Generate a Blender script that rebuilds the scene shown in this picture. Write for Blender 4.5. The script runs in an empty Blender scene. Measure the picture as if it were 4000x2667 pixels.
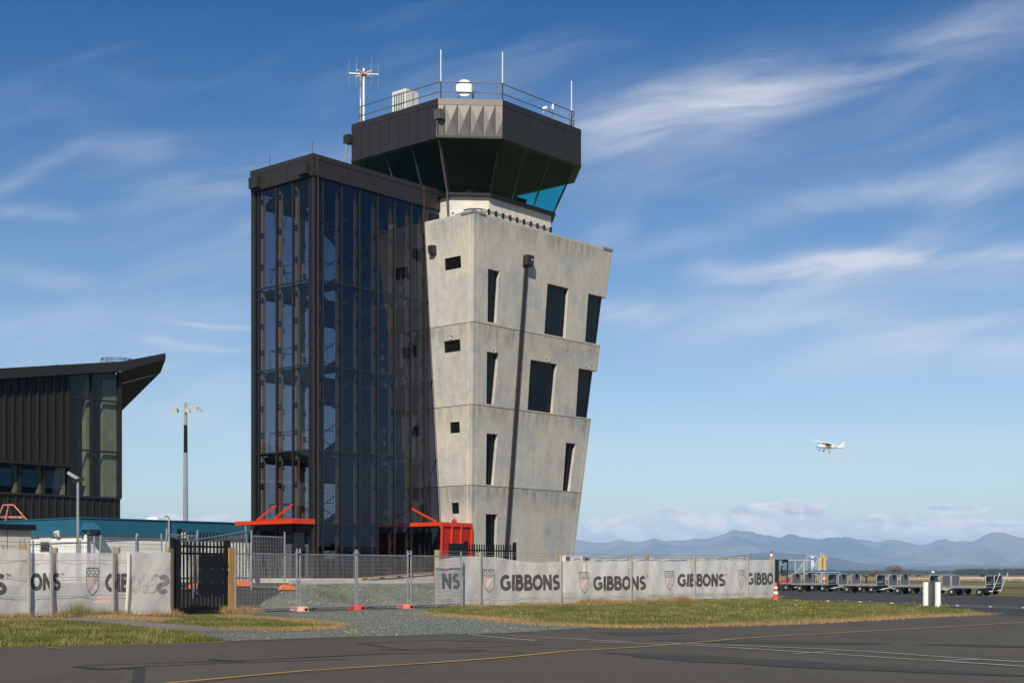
import bpy, math, random
from math import sin, cos, pi, radians, exp, sqrt, atan2
from mathutils import Vector, Matrix
from mathutils.geometry import tessellate_polygon
import numpy as np
random.seed(7); rng = np.random.default_rng(7)
S = bpy.context.scene
# ---------------------------------------------------------------- camera, sky, sun, exposure
F, CX, YH, EYE = 5556.0, 2000.0, 2240.0, 1.4
cam = bpy.data.objects.new("camera", bpy.data.cameras.new("camera")); S.collection.objects.link(cam)
cam.data.sensor_width = 36.0; cam.data.lens = F / 4000 * 36
cam.data.shift_y = (YH - 1333.5) / 4000
cam.location = (0, 0, EYE); cam.rotation_euler = (pi / 2, 0, 0)
cam.data.clip_start = 0.5; cam.data.clip_end = 80000
S.camera = cam
SUN_AZ, SUN_EL = 189.5, 40.0          # azimuth clockwise from +Y, elevation
sun = bpy.data.objects.new("sun", bpy.data.lights.new("sun", 'SUN')); S.collection.objects.link(sun)
sun.data.energy = 5.0; sun.data.angle = radians(0.53); sun.data.color = (1.0, 0.91, 0.77)
_sd = Vector((sin(radians(SUN_AZ)) * cos(radians(SUN_EL)), cos(radians(SUN_AZ)) * cos(radians(SUN_EL)), sin(radians(SUN_EL))))
sun.rotation_euler = _sd.to_track_quat('Z', 'Y').to_euler()
sun.location = (-20, -20, 60)
S.view_settings.view_transform = 'Standard'; S.view_settings.look = 'None'
S.view_settings.exposure = 0.15; S.view_settings.gamma = 1.0
S.cycles.transparent_max_bounces = 40
S.cycles.max_bounces = 6; S.cycles.diffuse_bounces = 2; S.cycles.glossy_bounces = 3
S.cycles.volume_bounces = 0
S.cycles.sample_clamp_indirect = 6

class NT:
    """tiny node-tree writer: values are sockets or numbers"""
    def __init__(s, nt): s.nt = nt; s.n = nt.nodes; s.l = nt.links
    def new(s, t, **k):
        n = s.n.new(t)
        for a, b in k.items(): setattr(n, a, b)
        return n
    def put(s, sock, v):
        if isinstance(v, bpy.types.NodeSocket): s.l.new(v, sock)
        elif v is not None: sock.default_value = v
    def m(s, op, a, b=None, c=None, clamp=False):
        n = s.new('ShaderNodeMath', operation=op, use_clamp=clamp)
        s.put(n.inputs[0], a)
        if b is not None: s.put(n.inputs[1], b)
        if c is not None: s.put(n.inputs[2], c)
        return n.outputs[0]
    def noise(s, vec, scale, detail=4, rough=.55, dist=0.0):
        n = s.new('ShaderNodeTexNoise'); s.put(n.inputs['Vector'], vec)
        n.inputs['Scale'].default_value = scale; n.inputs['Detail'].default_value = detail
        n.inputs['Roughness'].default_value = rough; n.inputs['Distortion'].default_value = dist
        return n.outputs['Fac']
    def xyz(s, x, y, z=0.0):
        n = s.new('ShaderNodeCombineXYZ'); s.put(n.inputs[0], x); s.put(n.inputs[1], y); s.put(n.inputs[2], z); return n.outputs[0]
    def sep(s, v):
        n = s.new('ShaderNodeSeparateXYZ'); s.put(n.inputs[0], v); return n.outputs
    def mix(s, f, a, b, mode='MIX'):
        n = s.new('ShaderNodeMix', data_type='RGBA', blend_type=mode)
        s.put(n.inputs[0], f)
        for i, v in ((6, a), (7, b)):
            s.put(n.inputs[i], v if isinstance(v, bpy.types.NodeSocket) else (*v, 1.0) if len(v) == 3 else v)
        return n.outputs[2]
    def ramp(s, v, lo, hi):
        n = s.new('ShaderNodeMapRange', interpolation_type='SMOOTHSTEP'); s.put(n.inputs[0], v)
        n.inputs[1].default_value = lo; n.inputs[2].default_value = hi
        return n.outputs[0]

w = bpy.data.worlds.new("World"); S.world = w; w.use_nodes = True
T = NT(w.node_tree); T.n.clear()
out = T.new('ShaderNodeOutputWorld'); bg = T.new('ShaderNodeBackground'); T.l.new(bg.outputs[0], out.inputs[0])
SKY_STR = 0.1
sky = T.new('ShaderNodeTexSky', sky_type='NISHITA', sun_disc=False)
sky.sun_elevation = radians(SUN_EL); sky.sun_rotation = radians(SUN_AZ)
sky.altitude = 0; sky.air_density = 1.0; sky.dust_density = 0.35; sky.ozone_density = 2.2
geo = T.new('ShaderNodeTexCoord'); dx, dy, dz = T.sep(geo.outputs['Generated'])
ady = T.m('MAXIMUM', T.m('ABSOLUTE', dy), 0.05)
px = T.m('DIVIDE', dx, ady); pz = T.m('DIVIDE', dz, ady)
P0 = T.xyz(px, pz)
w1 = T.noise(P0, 5.0, 3); w2 = T.noise(T.xyz(T.m('ADD', px, 7.3), pz), 5.0, 3)
wx = T.m('MULTIPLY_ADD', T.m('SUBTRACT', w1, .5), .05, px); wz = T.m('MULTIPLY_ADD', T.m('SUBTRACT', w2, .5), .035, pz)
def streak(x0, y0, x1, y1, hw, st):
    ax, az = (x0 - CX) / F, (YH - y0) / F; bx, bz = (x1 - CX) / F, (YH - y1) / F
    cx, cz = (ax + bx) / 2, (az + bz) / 2; L = max(1e-4, sqrt((bx - ax)**2 + (bz - az)**2)); ux, uz = (bx - ax) / L, (bz - az) / L
    rx = T.m('SUBTRACT', wx, cx); rz = T.m('SUBTRACT', wz, cz)
    t = T.m('ADD', T.m('MULTIPLY', rx, ux / (L * .55)), T.m('MULTIPLY', rz, uz / (L * .55)))
    n = T.m('ADD', T.m('MULTIPLY', rx, -uz / (hw / F)), T.m('MULTIPLY', rz, ux / (hw / F)))
    e = T.m('ADD', T.m('POWER', t, 4.0) if False else T.m('MULTIPLY', T.m('MULTIPLY', t, t), T.m('MULTIPLY', t, t)), T.m('MULTIPLY', n, n))
    return T.m('MULTIPLY', T.m('POWER', 2.718, T.m('MULTIPLY', e, -1.0)), st)
STREAKS = [(2230, 520, 3050, 330, 120, .66), (2900, 340, 4150, 40, 120, .36), (2300, 640, 3900, 330, 200, .22), (3150, 810, 4100, 560, 60, .30), (3650, 760, 4150, 640, 48, .30),
  (2750, 1085, 3350, 1040, 52, .70), (3200, 1035, 4150, 950, 44, .90), (3450, 930, 3900, 900, 70, .22), (2500, 1240, 3300, 1120, 60, .30), (2330, 1215, 2560, 1190, 45, .55),
  (3300, 1340, 4150, 1220, 50, .42), (2380, 1010, 2900, 900, 45, .26), (2850, 850, 3350, 740, 60, .24), (2300, 950, 2480, 880, 50, .22), (3300, 1100, 4100, 1080, 70, .15), (3500,1370,4100,1370,45,.3),
  (-50, 790, 320, 560, 34, .26), (300, 600, 620, 560, 60, .20), (-50, 835, 260, 845, 30, .40), (-50, 1060, 330, 1100, 38, .55), (520, 770, 1000, 640, 60, .22), (650, 1248, 1050, 1258, 9, .30), (550, 1330, 1020, 1345, 18, .28), (450, 1000, 1000, 900, 90, .12),
  (480, 1590, 1000, 1650, 60, .25), (2300, 1790, 4200, 1700, 110, .32), (2450, 1330, 3500, 1240, 90, .35), (3000, 1450, 4200, 1380, 80, .35), (600, 1420, 1000, 1500, 90, .2), (0, 1300, 900, 1200, 80, .14)]
acc = 0.0
for a in STREAKS: acc = T.m('ADD', acc, streak(*a))
# fibrous structure drawn out along the wind
ca, sa = cos(radians(13)), sin(radians(13))
fx = T.m('ADD', T.m('MULTIPLY', wx, ca), T.m('MULTIPLY', wz, sa)); fz = T.m('SUBTRACT', T.m('MULTIPLY', wz, ca), T.m('MULTIPLY', wx, sa))
fib = T.noise(T.xyz(T.m('MULTIPLY', fx, 5.0), T.m('MULTIPLY', fz, 24.0)), 1.0, 7, .60, .9)
fib2 = T.noise(T.xyz(T.m('MULTIPLY', fx, 1.6), T.m('MULTIPLY', fz, 5.0), 3.0), 1.0, 5, .6, .4)
cir = T.m('MULTIPLY', acc, T.ramp(fib, .16, .80))
hgt = T.ramp(pz, .36, .05)
veil = T.m('MULTIPLY', T.ramp(T.m('ADD', T.m('MULTIPLY', fib, .35), T.m('MULTIPLY', fib2, .65)), .50, .78), .22)
front = T.ramp(dy, .05, .3)
cir = T.m('MULTIPLY', T.m('ADD', cir, veil), front)
cir = T.m('MINIMUM', T.m('MULTIPLY', cir, 1.25), .82)
# low cumulus over the ranges
def blob(x, y, rx, ry, st):
    a = T.m('MULTIPLY', T.m('SUBTRACT', px, (x - CX) / F), F / rx); b = T.m('MULTIPLY', T.m('SUBTRACT', pz, (YH - y) / F), F / ry)
    return T.m('MULTIPLY', T.m('POWER', 2.718, T.m('MULTIPLY', T.m('ADD', T.m('MULTIPLY', a, a), T.m('MULTIPLY', b, b)), -1.0)), st)
bl = 0.0
for a in [(2640, 2010, 150, 34, .62), (2900, 2000, 110, 40, .6), (3080, 1985, 110, 55, .66), (3160, 2010, 90, 30, .4), (3700, 1985, 120, 30, .7), (3840, 1975, 60, 25, .5), (3420, 2020, 110, 22, .5), (2330, 2060, 170, 50, .55),
          (2750, 2075, 330, 40, .6), (3150, 2072, 380, 38, .78), (3600, 2070, 330, 38, .6), (3950, 2060, 260, 36, .55), (2450, 2105, 260, 36, .55), (3000, 2130, 1400, 30, .35), (3350, 2100, 250, 24, .4),
          (640, 2020, 200, 26, .5), (850, 2030, 160, 26, .5), (60, 2000, 200, 40, .3)]:
    bl = T.m('ADD', bl, blob(*a))
cn = T.noise(T.xyz(px, T.m('MULTIPLY', pz, 1.7)), 30.0, 8, .60, .3)
cn2 = T.noise(T.xyz(T.m('ADD', px, .004), T.m('MULTIPLY', T.m('ADD', pz, .006), 1.7)), 30.0, 8, .60, .3)
cd = T.ramp(T.m('ADD', T.m('MULTIPLY', cn, 1.0), T.m('MULTIPLY', bl, .58)), .66, .82)
cd = T.m('MULTIPLY', T.m('MULTIPLY', T.m('MULTIPLY', cd, front), T.ramp(pz, .105, .055)), .92)
lit = T.ramp(T.m('SUBTRACT', cn, cn2), -.10, .10)
grade = T.mix(T.ramp(dz, .43, .03), (.03, .38, .70), (.92, .95, .99))
skyc = T.mix(1.0, sky.outputs[0], grade, 'MULTIPLY')
c1 = T.mix(cir, skyc, (6.9, 7.1, 7.7))
c2 = T.mix(lit, (6.9, 7.3, 7.7), (10.2, 9.6, 9.2))
c3 = T.mix(cd, c1, c2)
b2 = 0.0      # smaller grey cumulus floating a little higher
for a in [(2630, 2000, 140, 26, .8), (2900, 1992, 120, 30, .75), (3090, 1975, 90, 34, .8), (3180, 2000, 70, 22, .6), (3680, 1985, 90, 20, .85), (3790, 1985, 70, 18, .8), (3850, 1968, 40, 14, .6), (3400, 2030, 120, 14, .7), (3560, 2045, 140, 12, .6), (3900, 2050, 170, 14, .7), (820, 2028, 120, 16, .4)]:
    b2 = T.m('ADD', b2, blob(*a))
d2 = T.m('MULTIPLY', T.m('MULTIPLY', T.ramp(T.m('ADD', cn, T.m('MULTIPLY', b2, .55)), .74, .98), front), .85)
c3 = T.mix(d2, c3, T.mix(lit, (4.2, 4.9, 6.2), (7.6, 7.3, 7.4)))
T.l.new(c3, bg.inputs[0]); bg.inputs[1].default_value = SKY_STR

# ---------------------------------------------------------------- building frame of reference
C0 = Vector((-8.65, 62.0, 0)); R = Vector((.656, .755, 0)); N = Vector((.755, -.656, 0))
def P(u, v, z): return C0 + R * u + N * v + Vector((0, 0, z))
def uvof(X, Y):
    a, b = X - C0.x, Y - C0.y
    return a * R.x + b * R.y, a * N.x + b * N.y
def u_at(x, v):
    k = (x - CX) / F
    return (k * (C0.y - .656 * v) - C0.x - .755 * v) / (.656 - .755 * k)
def v_at(x, u):
    k = (x - CX) / F
    return (k * (C0.y + .755 * u) - C0.x - .656 * u) / (.755 + .656 * k)
def Yuv(u, v): return C0.y + .755 * u - .656 * v
def z_at(y, u, v): return EYE + (YH - y) * Yuv(u, v) / F
def W(x, y, Y): return Vector(((x - CX) / F * Y, Y, EYE + (YH - y) * Y / F))
def G(x, y):
    Y = F * EYE / (y - YH); return Vector(((x - CX) / F * Y, Y, 0))
def sstep(a, b, x):
    t = min(1, max(0, (x - a) / (b - a))); return t * t * (3 - 2 * t)
VF = 6.19                       # the fence line runs parallel to the tower
def h_uv(u, v):
    s = VF - v
    h = .98 * sstep(.35, 4.3, s) * (1 - sstep(17, 24, u)) * sstep(-90, -60, u) * (1 - sstep(50, 80, s))
    if 0.6 < s < 4.3 and -8 < u < 9: h += .06 * sin(1.3 * u + 1) * sin(2.1 * s) * sstep(.6, 1.5, s) * (1 - sstep(3.2, 4.2, s))
    return h
def h_xy(X, Y): return h_uv(*uvof(X, Y))

# ---------------------------------------------------------------- mesh and object helpers
OFF = {}
class MB:
    def __init__(s): s.v = []; s.f = []; s.mi = []; s.m = 0
    def add(s, vs, fs):
        b = len(s.v); s.v += [tuple(x) for x in vs]; s.f += [tuple(b + i for i in f) for f in fs]; s.mi += [s.m] * len(fs); return s
    def hexa(s, a):              # 8 points: bottom ring 0-3, top ring 4-7
        return s.add(a, [(3, 2, 1, 0), (4, 5, 6, 7), (0, 1, 5, 4), (1, 2, 6, 5), (2, 3, 7, 6), (3, 0, 4, 7)])
    def box(s, x0, x1, y0, y1, z0, z1, M=None):
        a = [Vector(p) for p in ((x0, y0, z0), (x1, y0, z0), (x1, y1, z0), (x0, y1, z0), (x0, y0, z1), (x1, y0, z1), (x1, y1, z1), (x0, y1, z1))]
        if M: a = [M @ p for p in a]
        return s.hexa(a)
    def ubox(s, u0, u1, v0, v1, z0, z1):
        return s.hexa([P(u0, v1, z0), P(u1, v1, z0), P(u1, v0, z0), P(u0, v0, z0), P(u0, v1, z1), P(u1, v1, z1), P(u1, v0, z1), P(u0, v0, z1)])
    def quad(s, a, b, c, d): return s.add([a, b, c, d], [(0, 1, 2, 3)])
    def bar(s, p, q, w, h=None, up=(0, 0, 1)):
        p, q = Vector(p), Vector(q); h = h or w; d = (q - p)
        if d.length < 1e-6: return s
        d.normalize(); up = Vector(up)
        if abs(d.dot(up)) > .98: up = Vector((1, 0, 0)) if abs(d.x) < .9 else Vector((0, 1, 0))
        a = d.cross(up).normalized(); b = a.cross(d).normalized(); a *= w / 2; b *= h / 2
        return s.hexa([p - a - b, p + a - b, q + a - b, q - a - b, p - a + b, p + a + b, q + a + b, q - a + b])
    def tube(s, pts, r, n=6, r2=None, cap=True):
        pts = [Vector(p) for p in pts]; b = len(s.v); k = len(pts)
        for i, p in enumerate(pts):
            d = (pts[min(i + 1, k - 1)] - pts[max(i - 1, 0)]).normalized()
            up = Vector((0, 0, 1)) if abs(d.z) < .95 else Vector((1, 0, 0))
            a = d.cross(up).normalized(); c = a.cross(d)
            rr = r if r2 is None else r + (r2 - r) * i / (k - 1)
            s.v += [tuple(p + (a * cos(2 * pi * j / n) + c * sin(2 * pi * j / n)) * rr) for j in range(n)]
        for i in range(k - 1):
            for j in range(n):
                s.f.append((b + i * n + j, b + i * n + (j + 1) % n, b + (i + 1) * n + (j + 1) % n, b + (i + 1) * n + j)); s.mi.append(s.m)
        if cap:
            s.f.append(tuple(b + j for j in range(n))[::-1]); s.mi.append(s.m); s.f.append(tuple(b + (k - 1) * n + j for j in range(n))); s.mi.append(s.m)
        return s
    def lathe(s, c, prof, n=16, axis=(0, 0, 1)):   # prof: (radius, height) along axis
        ax = Vector(axis).normalized(); up = Vector((0, 0, 1)) if abs(ax.z) < .9 else Vector((1, 0, 0))
        a = ax.cross(up).normalized(); d = ax.cross(a); b = len(s.v); c = Vector(c); k = len(prof)
        for r, h in prof: s.v += [tuple(c + ax * h + (a * cos(2 * pi * j / n) + d * sin(2 * pi * j / n)) * max(r, 1e-4)) for j in range(n)]
        for i in range(k - 1):
            for j in range(n):
                s.f.append((b + i * n + j, b + i * n + (j + 1) % n, b + (i + 1) * n + (j + 1) % n, b + (i + 1) * n + j)); s.mi.append(s.m)
        s.f.append(tuple(b + j for j in range(n))[::-1]); s.mi.append(s.m); s.f.append(tuple(b + (k - 1) * n + j for j in range(n))); s.mi.append(s.m)
        return s
    def prism(s, poly, ext):     # poly: 3-D points of one planar outline
        poly = [Vector(p) for p in poly]; e = Vector(ext); n = len(poly); b = len(s.v)
        s.v += [tuple(p) for p in poly] + [tuple(p + e) for p in poly]
        for t in tessellate_polygon([poly]):
            s.f.append((b + t[0], b + t[1], b + t[2])); s.mi.append(s.m); s.f.append((b + n + t[2], b + n + t[1], b + n + t[0])); s.mi.append(s.m)
        for i in range(n):
            j = (i + 1) % n; s.f.append((b + i, b + j, b + n + j, b + n + i)); s.mi.append(s.m)
        return s
    def build(s, name, mats, parent=None, smooth=False, fix=True):
        o0 = OFF.get(parent.name, Vector((0, 0, 0))) if parent else Vector((0, 0, 0))
        me = bpy.data.meshes.new(name)
        me.from_pydata([(x - o0.x, y - o0.y, z - o0.z) for x, y, z in s.v], [], s.f)
        mats = mats if isinstance(mats, (list, tuple)) else [mats]
        for m in mats: me.materials.append(m)
        if len(mats) > 1: me.polygons.foreach_set('material_index', s.mi)
        if smooth: me.polygons.foreach_set('use_smooth', [True] * len(me.polygons))
        me.update()
        if fix:
            import bmesh
            bm = bmesh.new(); bm.from_mesh(me); bmesh.ops.recalc_face_normals(bm, faces=bm.faces); bm.to_mesh(me); bm.free()
        o = bpy.data.objects.new(name, me); S.collection.objects.link(o)
        if parent: o.parent = parent; OFF[o.name] = o0
        return o
def tag(o, label=None, cat=None, group=None, kind=None):
    if label: o['label'] = label
    if cat: o['category'] = cat
    if group: o['group'] = group
    if kind: o['kind'] = kind
    return o
def thing(name, label, cat, loc=(0, 0, 0), group=None):
    o = bpy.data.objects.new(name, None); S.collection.objects.link(o); o.location = Vector(loc); o.empty_display_size = .3
    OFF[o.name] = Vector(loc); return tag(o, label, cat, group)
def copy_tree(o, parent=None):
    c = o.copy(); S.collection.objects.link(c)
    if parent: c.parent = parent
    for ch in list(o.children): copy_tree(ch, c)
    return c
def text_mb(mb, txt, origin, ex, ey, h, ext=None):
    """writing as flat mesh letters; ex, ey: unit vectors of the surface, origin: lower left corner of the line"""
    cu = bpy.data.curves.new("t", 'FONT'); cu.body = txt; cu.size = 1.0; cu.resolution_u = 2
    ob = bpy.data.objects.new("t", cu); S.collection.objects.link(ob)
    me = bpy.data.meshes.new_from_object(ob.evaluated_get(bpy.context.evaluated_depsgraph_get()))
    ex, ey, origin = Vector(ex), Vector(ey), Vector(origin); k = h / .7
    mb.add([origin + ex * (v.co.x * k) + ey * (v.co.y * k) for v in me.vertices], [tuple(p.vertices) for p in me.polygons])
    wd = max([v.co.x for v in me.vertices] or [0]) * k
    bpy.data.objects.remove(ob); bpy.data.curves.remove(cu); bpy.data.meshes.remove(me); return wd

# ---------------------------------------------------------------- materials
def mat(name, col, rough=.6, metal=0.0, spec=.5, var=None, bump=None, coat=0.0):
    """var: (scale, amount[, stretch xyz]) value noise on the base colour; bump: (scale, strength)"""
    m = bpy.data.materials.new(name); m.use_nodes = True; t = NT(m.node_tree); b = t.n['Principled BSDF']
    b.inputs['Base Color'].default_value = (*col, 1); b.inputs['Roughness'].default_value = rough
    b.inputs['Metallic'].default_value = metal; b.inputs['Specular IOR Level'].default_value = spec
    if coat: b.inputs['Coat Weight'].default_value = coat
    vec = t.new('ShaderNodeTexCoord').outputs['Object']
    if var:
        v = vec
        if len(var) > 2:
            mp = t.new('ShaderNodeMapping'); t.l.new(vec, mp.inputs[0]); mp.inputs['Scale'].default_value = var[2]; v = mp.outputs[0]
        f = t.noise(v, var[0], 5, .6)
        k = t.m('MULTIPLY_ADD', t.m('SUBTRACT', f, .5), 2 * var[1] * 2, 1.0)
        t.l.new(t.mix(1.0, col, t.xyz(k, k, k), 'MULTIPLY'), b.inputs['Base Color'])
    if bump:
        n = t.new('ShaderNodeBump'); n.inputs['Strength'].default_value = bump[1]; n.inputs['Distance'].default_value = .02
        t.l.new(t.noise(vec, bump[0], 4, .6), n.inputs['Height']); t.l.new(n.outputs[0], b.inputs['Normal'])
    return m
def glass(name, tint, refl=1.55, rough=0.0, gl=(1, 1, 1), wob=0.0):
    m = bpy.data.materials.new(name); m.use_nodes = True; t = NT(m.node_tree); t.n.remove(t.n['Principled BSDF'])
    tr = t.new('ShaderNodeBsdfTransparent'); tr.inputs[0].default_value = (*tint, 1)
    g = t.new('ShaderNodeBsdfGlossy'); g.inputs['Roughness'].default_value = rough; g.inputs['Color'].default_value = (*gl, 1)
    fr = t.new('ShaderNodeFresnel'); fr.inputs[0].default_value = refl
    mx = t.new('ShaderNodeMixShader'); t.l.new(fr.outputs[0], mx.inputs[0]); t.l.new(tr.outputs[0], mx.inputs[1]); t.l.new(g.outputs[0], mx.inputs[2])
    # both faces behave as outer faces, so a ray leaving through a pane is treated like one entering it
    geo = t.new('ShaderNodeNewGeometry')
    ior = t.m('ADD', T_mul(t, geo.outputs['Backfacing'], (1 / refl - refl)), refl)
    t.l.new(ior, fr.inputs[0])
    if wob:
        n = t.new('ShaderNodeBump'); n.inputs['Strength'].default_value = wob; n.inputs['Distance'].default_value = .02
        t.l.new(t.noise(t.new('ShaderNodeTexCoord').outputs['Object'], .6, 2), n.inputs['Height']); t.l.new(n.outputs[0], g.inputs['Normal'])
    t.l.new(mx.outputs[0], t.n['Material Output'].inputs[0]); return m
def T_mul(t, a, k): return t.m('MULTIPLY', a, k)

def concrete(name, base, stain=True):
    m = mat(name, base, .82, spec=.3); t = NT(m.node_tree); b = t.n['Principled BSDF']
    vec = t.new('ShaderNodeTexCoord').outputs['Object']; x, y, z = t.sep(vec)
    big = t.noise(vec, .55, 6, .62, .4); med = t.noise(vec, 3.2, 5, .6)
    stv = t.noise(t.xyz(t.m('MULTIPLY', x, 3.0), t.m('MULTIPLY', y, 3.0), t.m('MULTIPLY', z, .22)), 1.0, 5, .65)
    fine = t.noise(vec, 38, 3, .7); st2 = t.noise(t.xyz(t.m('MULTIPLY', x, 11.0), t.m('MULTIPLY', y, 11.0), t.m('MULTIPLY', z, .35)), 1.0, 4, .7)
    k = t.m('ADD', t.m('MULTIPLY', t.m('SUBTRACT', big, .5), .72), 1.0)
    k = t.m('ADD', k, t.m('MULTIPLY', t.m('SUBTRACT', med, .5), .42)); k = t.m('ADD', k, t.m('MULTIPLY', t.m('SUBTRACT', stv, .5), .45))
    k = t.m('ADD', k, t.m('MULTIPLY', t.m('SUBTRACT', fine, .5), .16)); k = t.m('SUBTRACT', k, t.m('MULTIPLY', t.ramp(st2, .56, .72), .10))
    if stain:                     # runs of dirt starting below each casting joint
        s = 0.0
        for zj in (17.9, 13.0, 9.25, 5.53):
            d = t.m('SUBTRACT', zj - OFFZ, z)
            s = t.m('ADD', s, t.m('MULTIPLY', t.ramp(d, 0.0, .03), t.m('SUBTRACT', 1.0, t.ramp(d, .15, 1.5))))
        k = t.m('SUBTRACT', k, t.m('MULTIPLY', T_mul(t, s, .42), t.ramp(stv, .38, .68)))
        k = t.m('SUBTRACT', k, t.m('MULTIPLY', t.ramp(big, .56, .72), .10))
        for zj, dk in ((13.02, .07), (9.26, -.03), (5.54, .06)):      # each casting set differently
            k = t.m('SUBTRACT', k, T_mul(t, t.m('LESS_THAN', z, zj - OFFZ), dk))
    warm = t.mix(t.ramp(big, .35, .65), (base[0] * .98, base[1] * .985, base[2] * .99), (base[0] * 1.04, base[1] * .98, base[2] * .87))
    t.l.new(t.mix(1.0, warm, t.xyz(k, k, k), 'MULTIPLY'), b.inputs['Base Color'])
    n = t.new('ShaderNodeBump'); n.inputs['Strength'].default_value = .25; n.inputs['Distance'].default_value = .02
    t.l.new(t.m('ADD', fine, med), n.inputs['Height']); t.l.new(n.outputs[0], b.inputs['Normal'])
    return m
OFFZ = 1.0
M = {}
M['conc'] = concrete('cast_concrete', (.50, .49, .46))
M['conc_light'] = concrete('pale_concrete', (.60, .585, .54), False)
M['plinth'] = concrete('plinth_concrete', (.52, .50, .46), False)
M['groove'] = mat('joint_shadow_gap', (.10, .09, .08), .9)
M['dark'] = mat('dark_steel', (.020, .019, .018), .42, .0, .5, bump=(40, .05))
M['clad'] = mat('charcoal_cladding', (.025, .022, .020), .45, 0, .5, var=(.7, .12))
M['clad2'] = mat('brightened_cladding', (.145, .13, .118), .40, .45, .5, var=(1.3, .08))  # brighter copy of the cladding, sunlight on the front bay put into its colour
M['brown'] = mat('umber_cladding', (.020, .0165, .0145), .5, 0, .4, var=(.5, .1))
M['black'] = mat('black_paint', (.007, .007, .008), .35, 0, .4)
M['void'] = mat('dark_interior', (.006, .006, .007), .9, 0, .1)
M['wglass'] = mat('dark_window_glass', (.002, .006, .011), .03, 0, .22)
M['gl_left'] = glass('grey_tinted_glass', (.42, .43, .49), 1.55)
M['gl_right'] = glass('dimmed_blue_glass', (.24, .27, .34), 1.70, gl=(.55, .64, .84))  # same glazing, tint and reflection darkened for the dim sky it mirrors
M['gl_cab'] = glass('teal_cab_glass', (.18, .80, .78), 1.42)
M['gl_term'] = glass('blue_terminal_glass', (.47, .60, .67), 1.5)
M['gl_clear'] = glass('clear_plastic', (.88, .9, .93), 1.5)
M['timber'] = mat('laminated_timber', (.47, .31, .16), .6, var=(6, .22, (1, 1, .12)))
M['ply'] = mat('pale_plywood', (.56, .39, .20), .6, var=(3, .25, (1, 1, .4)))
M['post'] = mat('treated_pine', (.33, .235, .12), .8, var=(9, .3, (1, 1, .12)), bump=(20, .4))
M['post2'] = mat('orange_pine', (.36, .20, .07), .75, var=(6, .3, (1, 1, .15)), bump=(20, .4))
M['batten'] = mat('weathered_batten', (.37, .345, .31), .85, var=(8, .25, (1, 1, .1)), bump=(25, .4))
M['galv'] = mat('galvanised_steel', (.46, .47, .48), .42, .7, .5, var=(4, .15))
M['galv2'] = mat('dull_galvanised', (.30, .31, .32), .5, .4, .5, var=(5, .2))
M['rail'] = mat('rail_steel', (.28, .30, .33), .35, .6)
M['alu'] = mat('aluminium', (.55, .56, .57), .38, .55, var=(4, .1))
M['white'] = mat('white_paint', (.80, .80, .78), .45)
M['offwhite'] = mat('ivory_paint', (.66, .65, .58), .5)
M['cream'] = mat('cream_panel', (.62, .57, .44), .6, var=(1, .05))
M['red'] = mat('red_orange_paint', (.62, .045, .012), .38, var=(1.5, .08))
M['redpanel'] = mat('red_panel', (.42, .018, .008), .45, var=(1.5, .08))
M['orange'] = mat('orange_plastic', (.80, .17, .02), .5, var=(4, .15))
M['pink'] = mat('faded_red_plastic', (.62, .17, .15), .6, var=(5, .35))
M['pink2'] = mat('pale_pink_plastic', (.70, .36, .32), .6, var=(5, .35))
M['redpl'] = mat('bright_red_plastic', (.58, .07, .06), .5, var=(5, .3))
M['teal'] = mat('teal_paint', (.022, .120, .195), .45, var=(.35, .18, (1, 1, .3)))
M['rubber'] = mat('tyre_rubber', (.012, .012, .012), .8, var=(8, .2))
M['hub'] = mat('silver_hub', (.50, .50, .48), .45, .3, var=(12, .25))
M['grey'] = mat('grey_panel', (.135, .14, .145), .5, .2, var=(3, .15))
M['blackp'] = mat('black_board', (.008, .008, .010), .55, 0, .3)
M['blue'] = mat('blue_cloth', (.03, .10, .24), .6, var=(8, .3))
M['bluep'] = mat('bright_blue_sheet', (.01, .09, .35), .35)
M['yellow'] = mat('yellow_machine_paint', (.62, .33, .02), .5, var=(4, .2))
M['rust'] = mat('peeling_red_white_paint', (.42, .17, .12), .7, var=(9, .9))
M['print'] = mat('charcoal_print', (.085, .08, .075), .8)
M['printred'] = mat('faded_red_print', (.70, .52, .47), .85)
M['roofgrey'] = mat('grey_roof', (.10, .12, .15), .5)
M['lampred'] = mat('red_lens', (.45, .01, .01), .2)
M['copper'] = mat('copper_strap', (.16, .07, .045), .5, .4)
M['diode'] = mat('ceiling_lining', (.012, .013, .013), .8)
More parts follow.
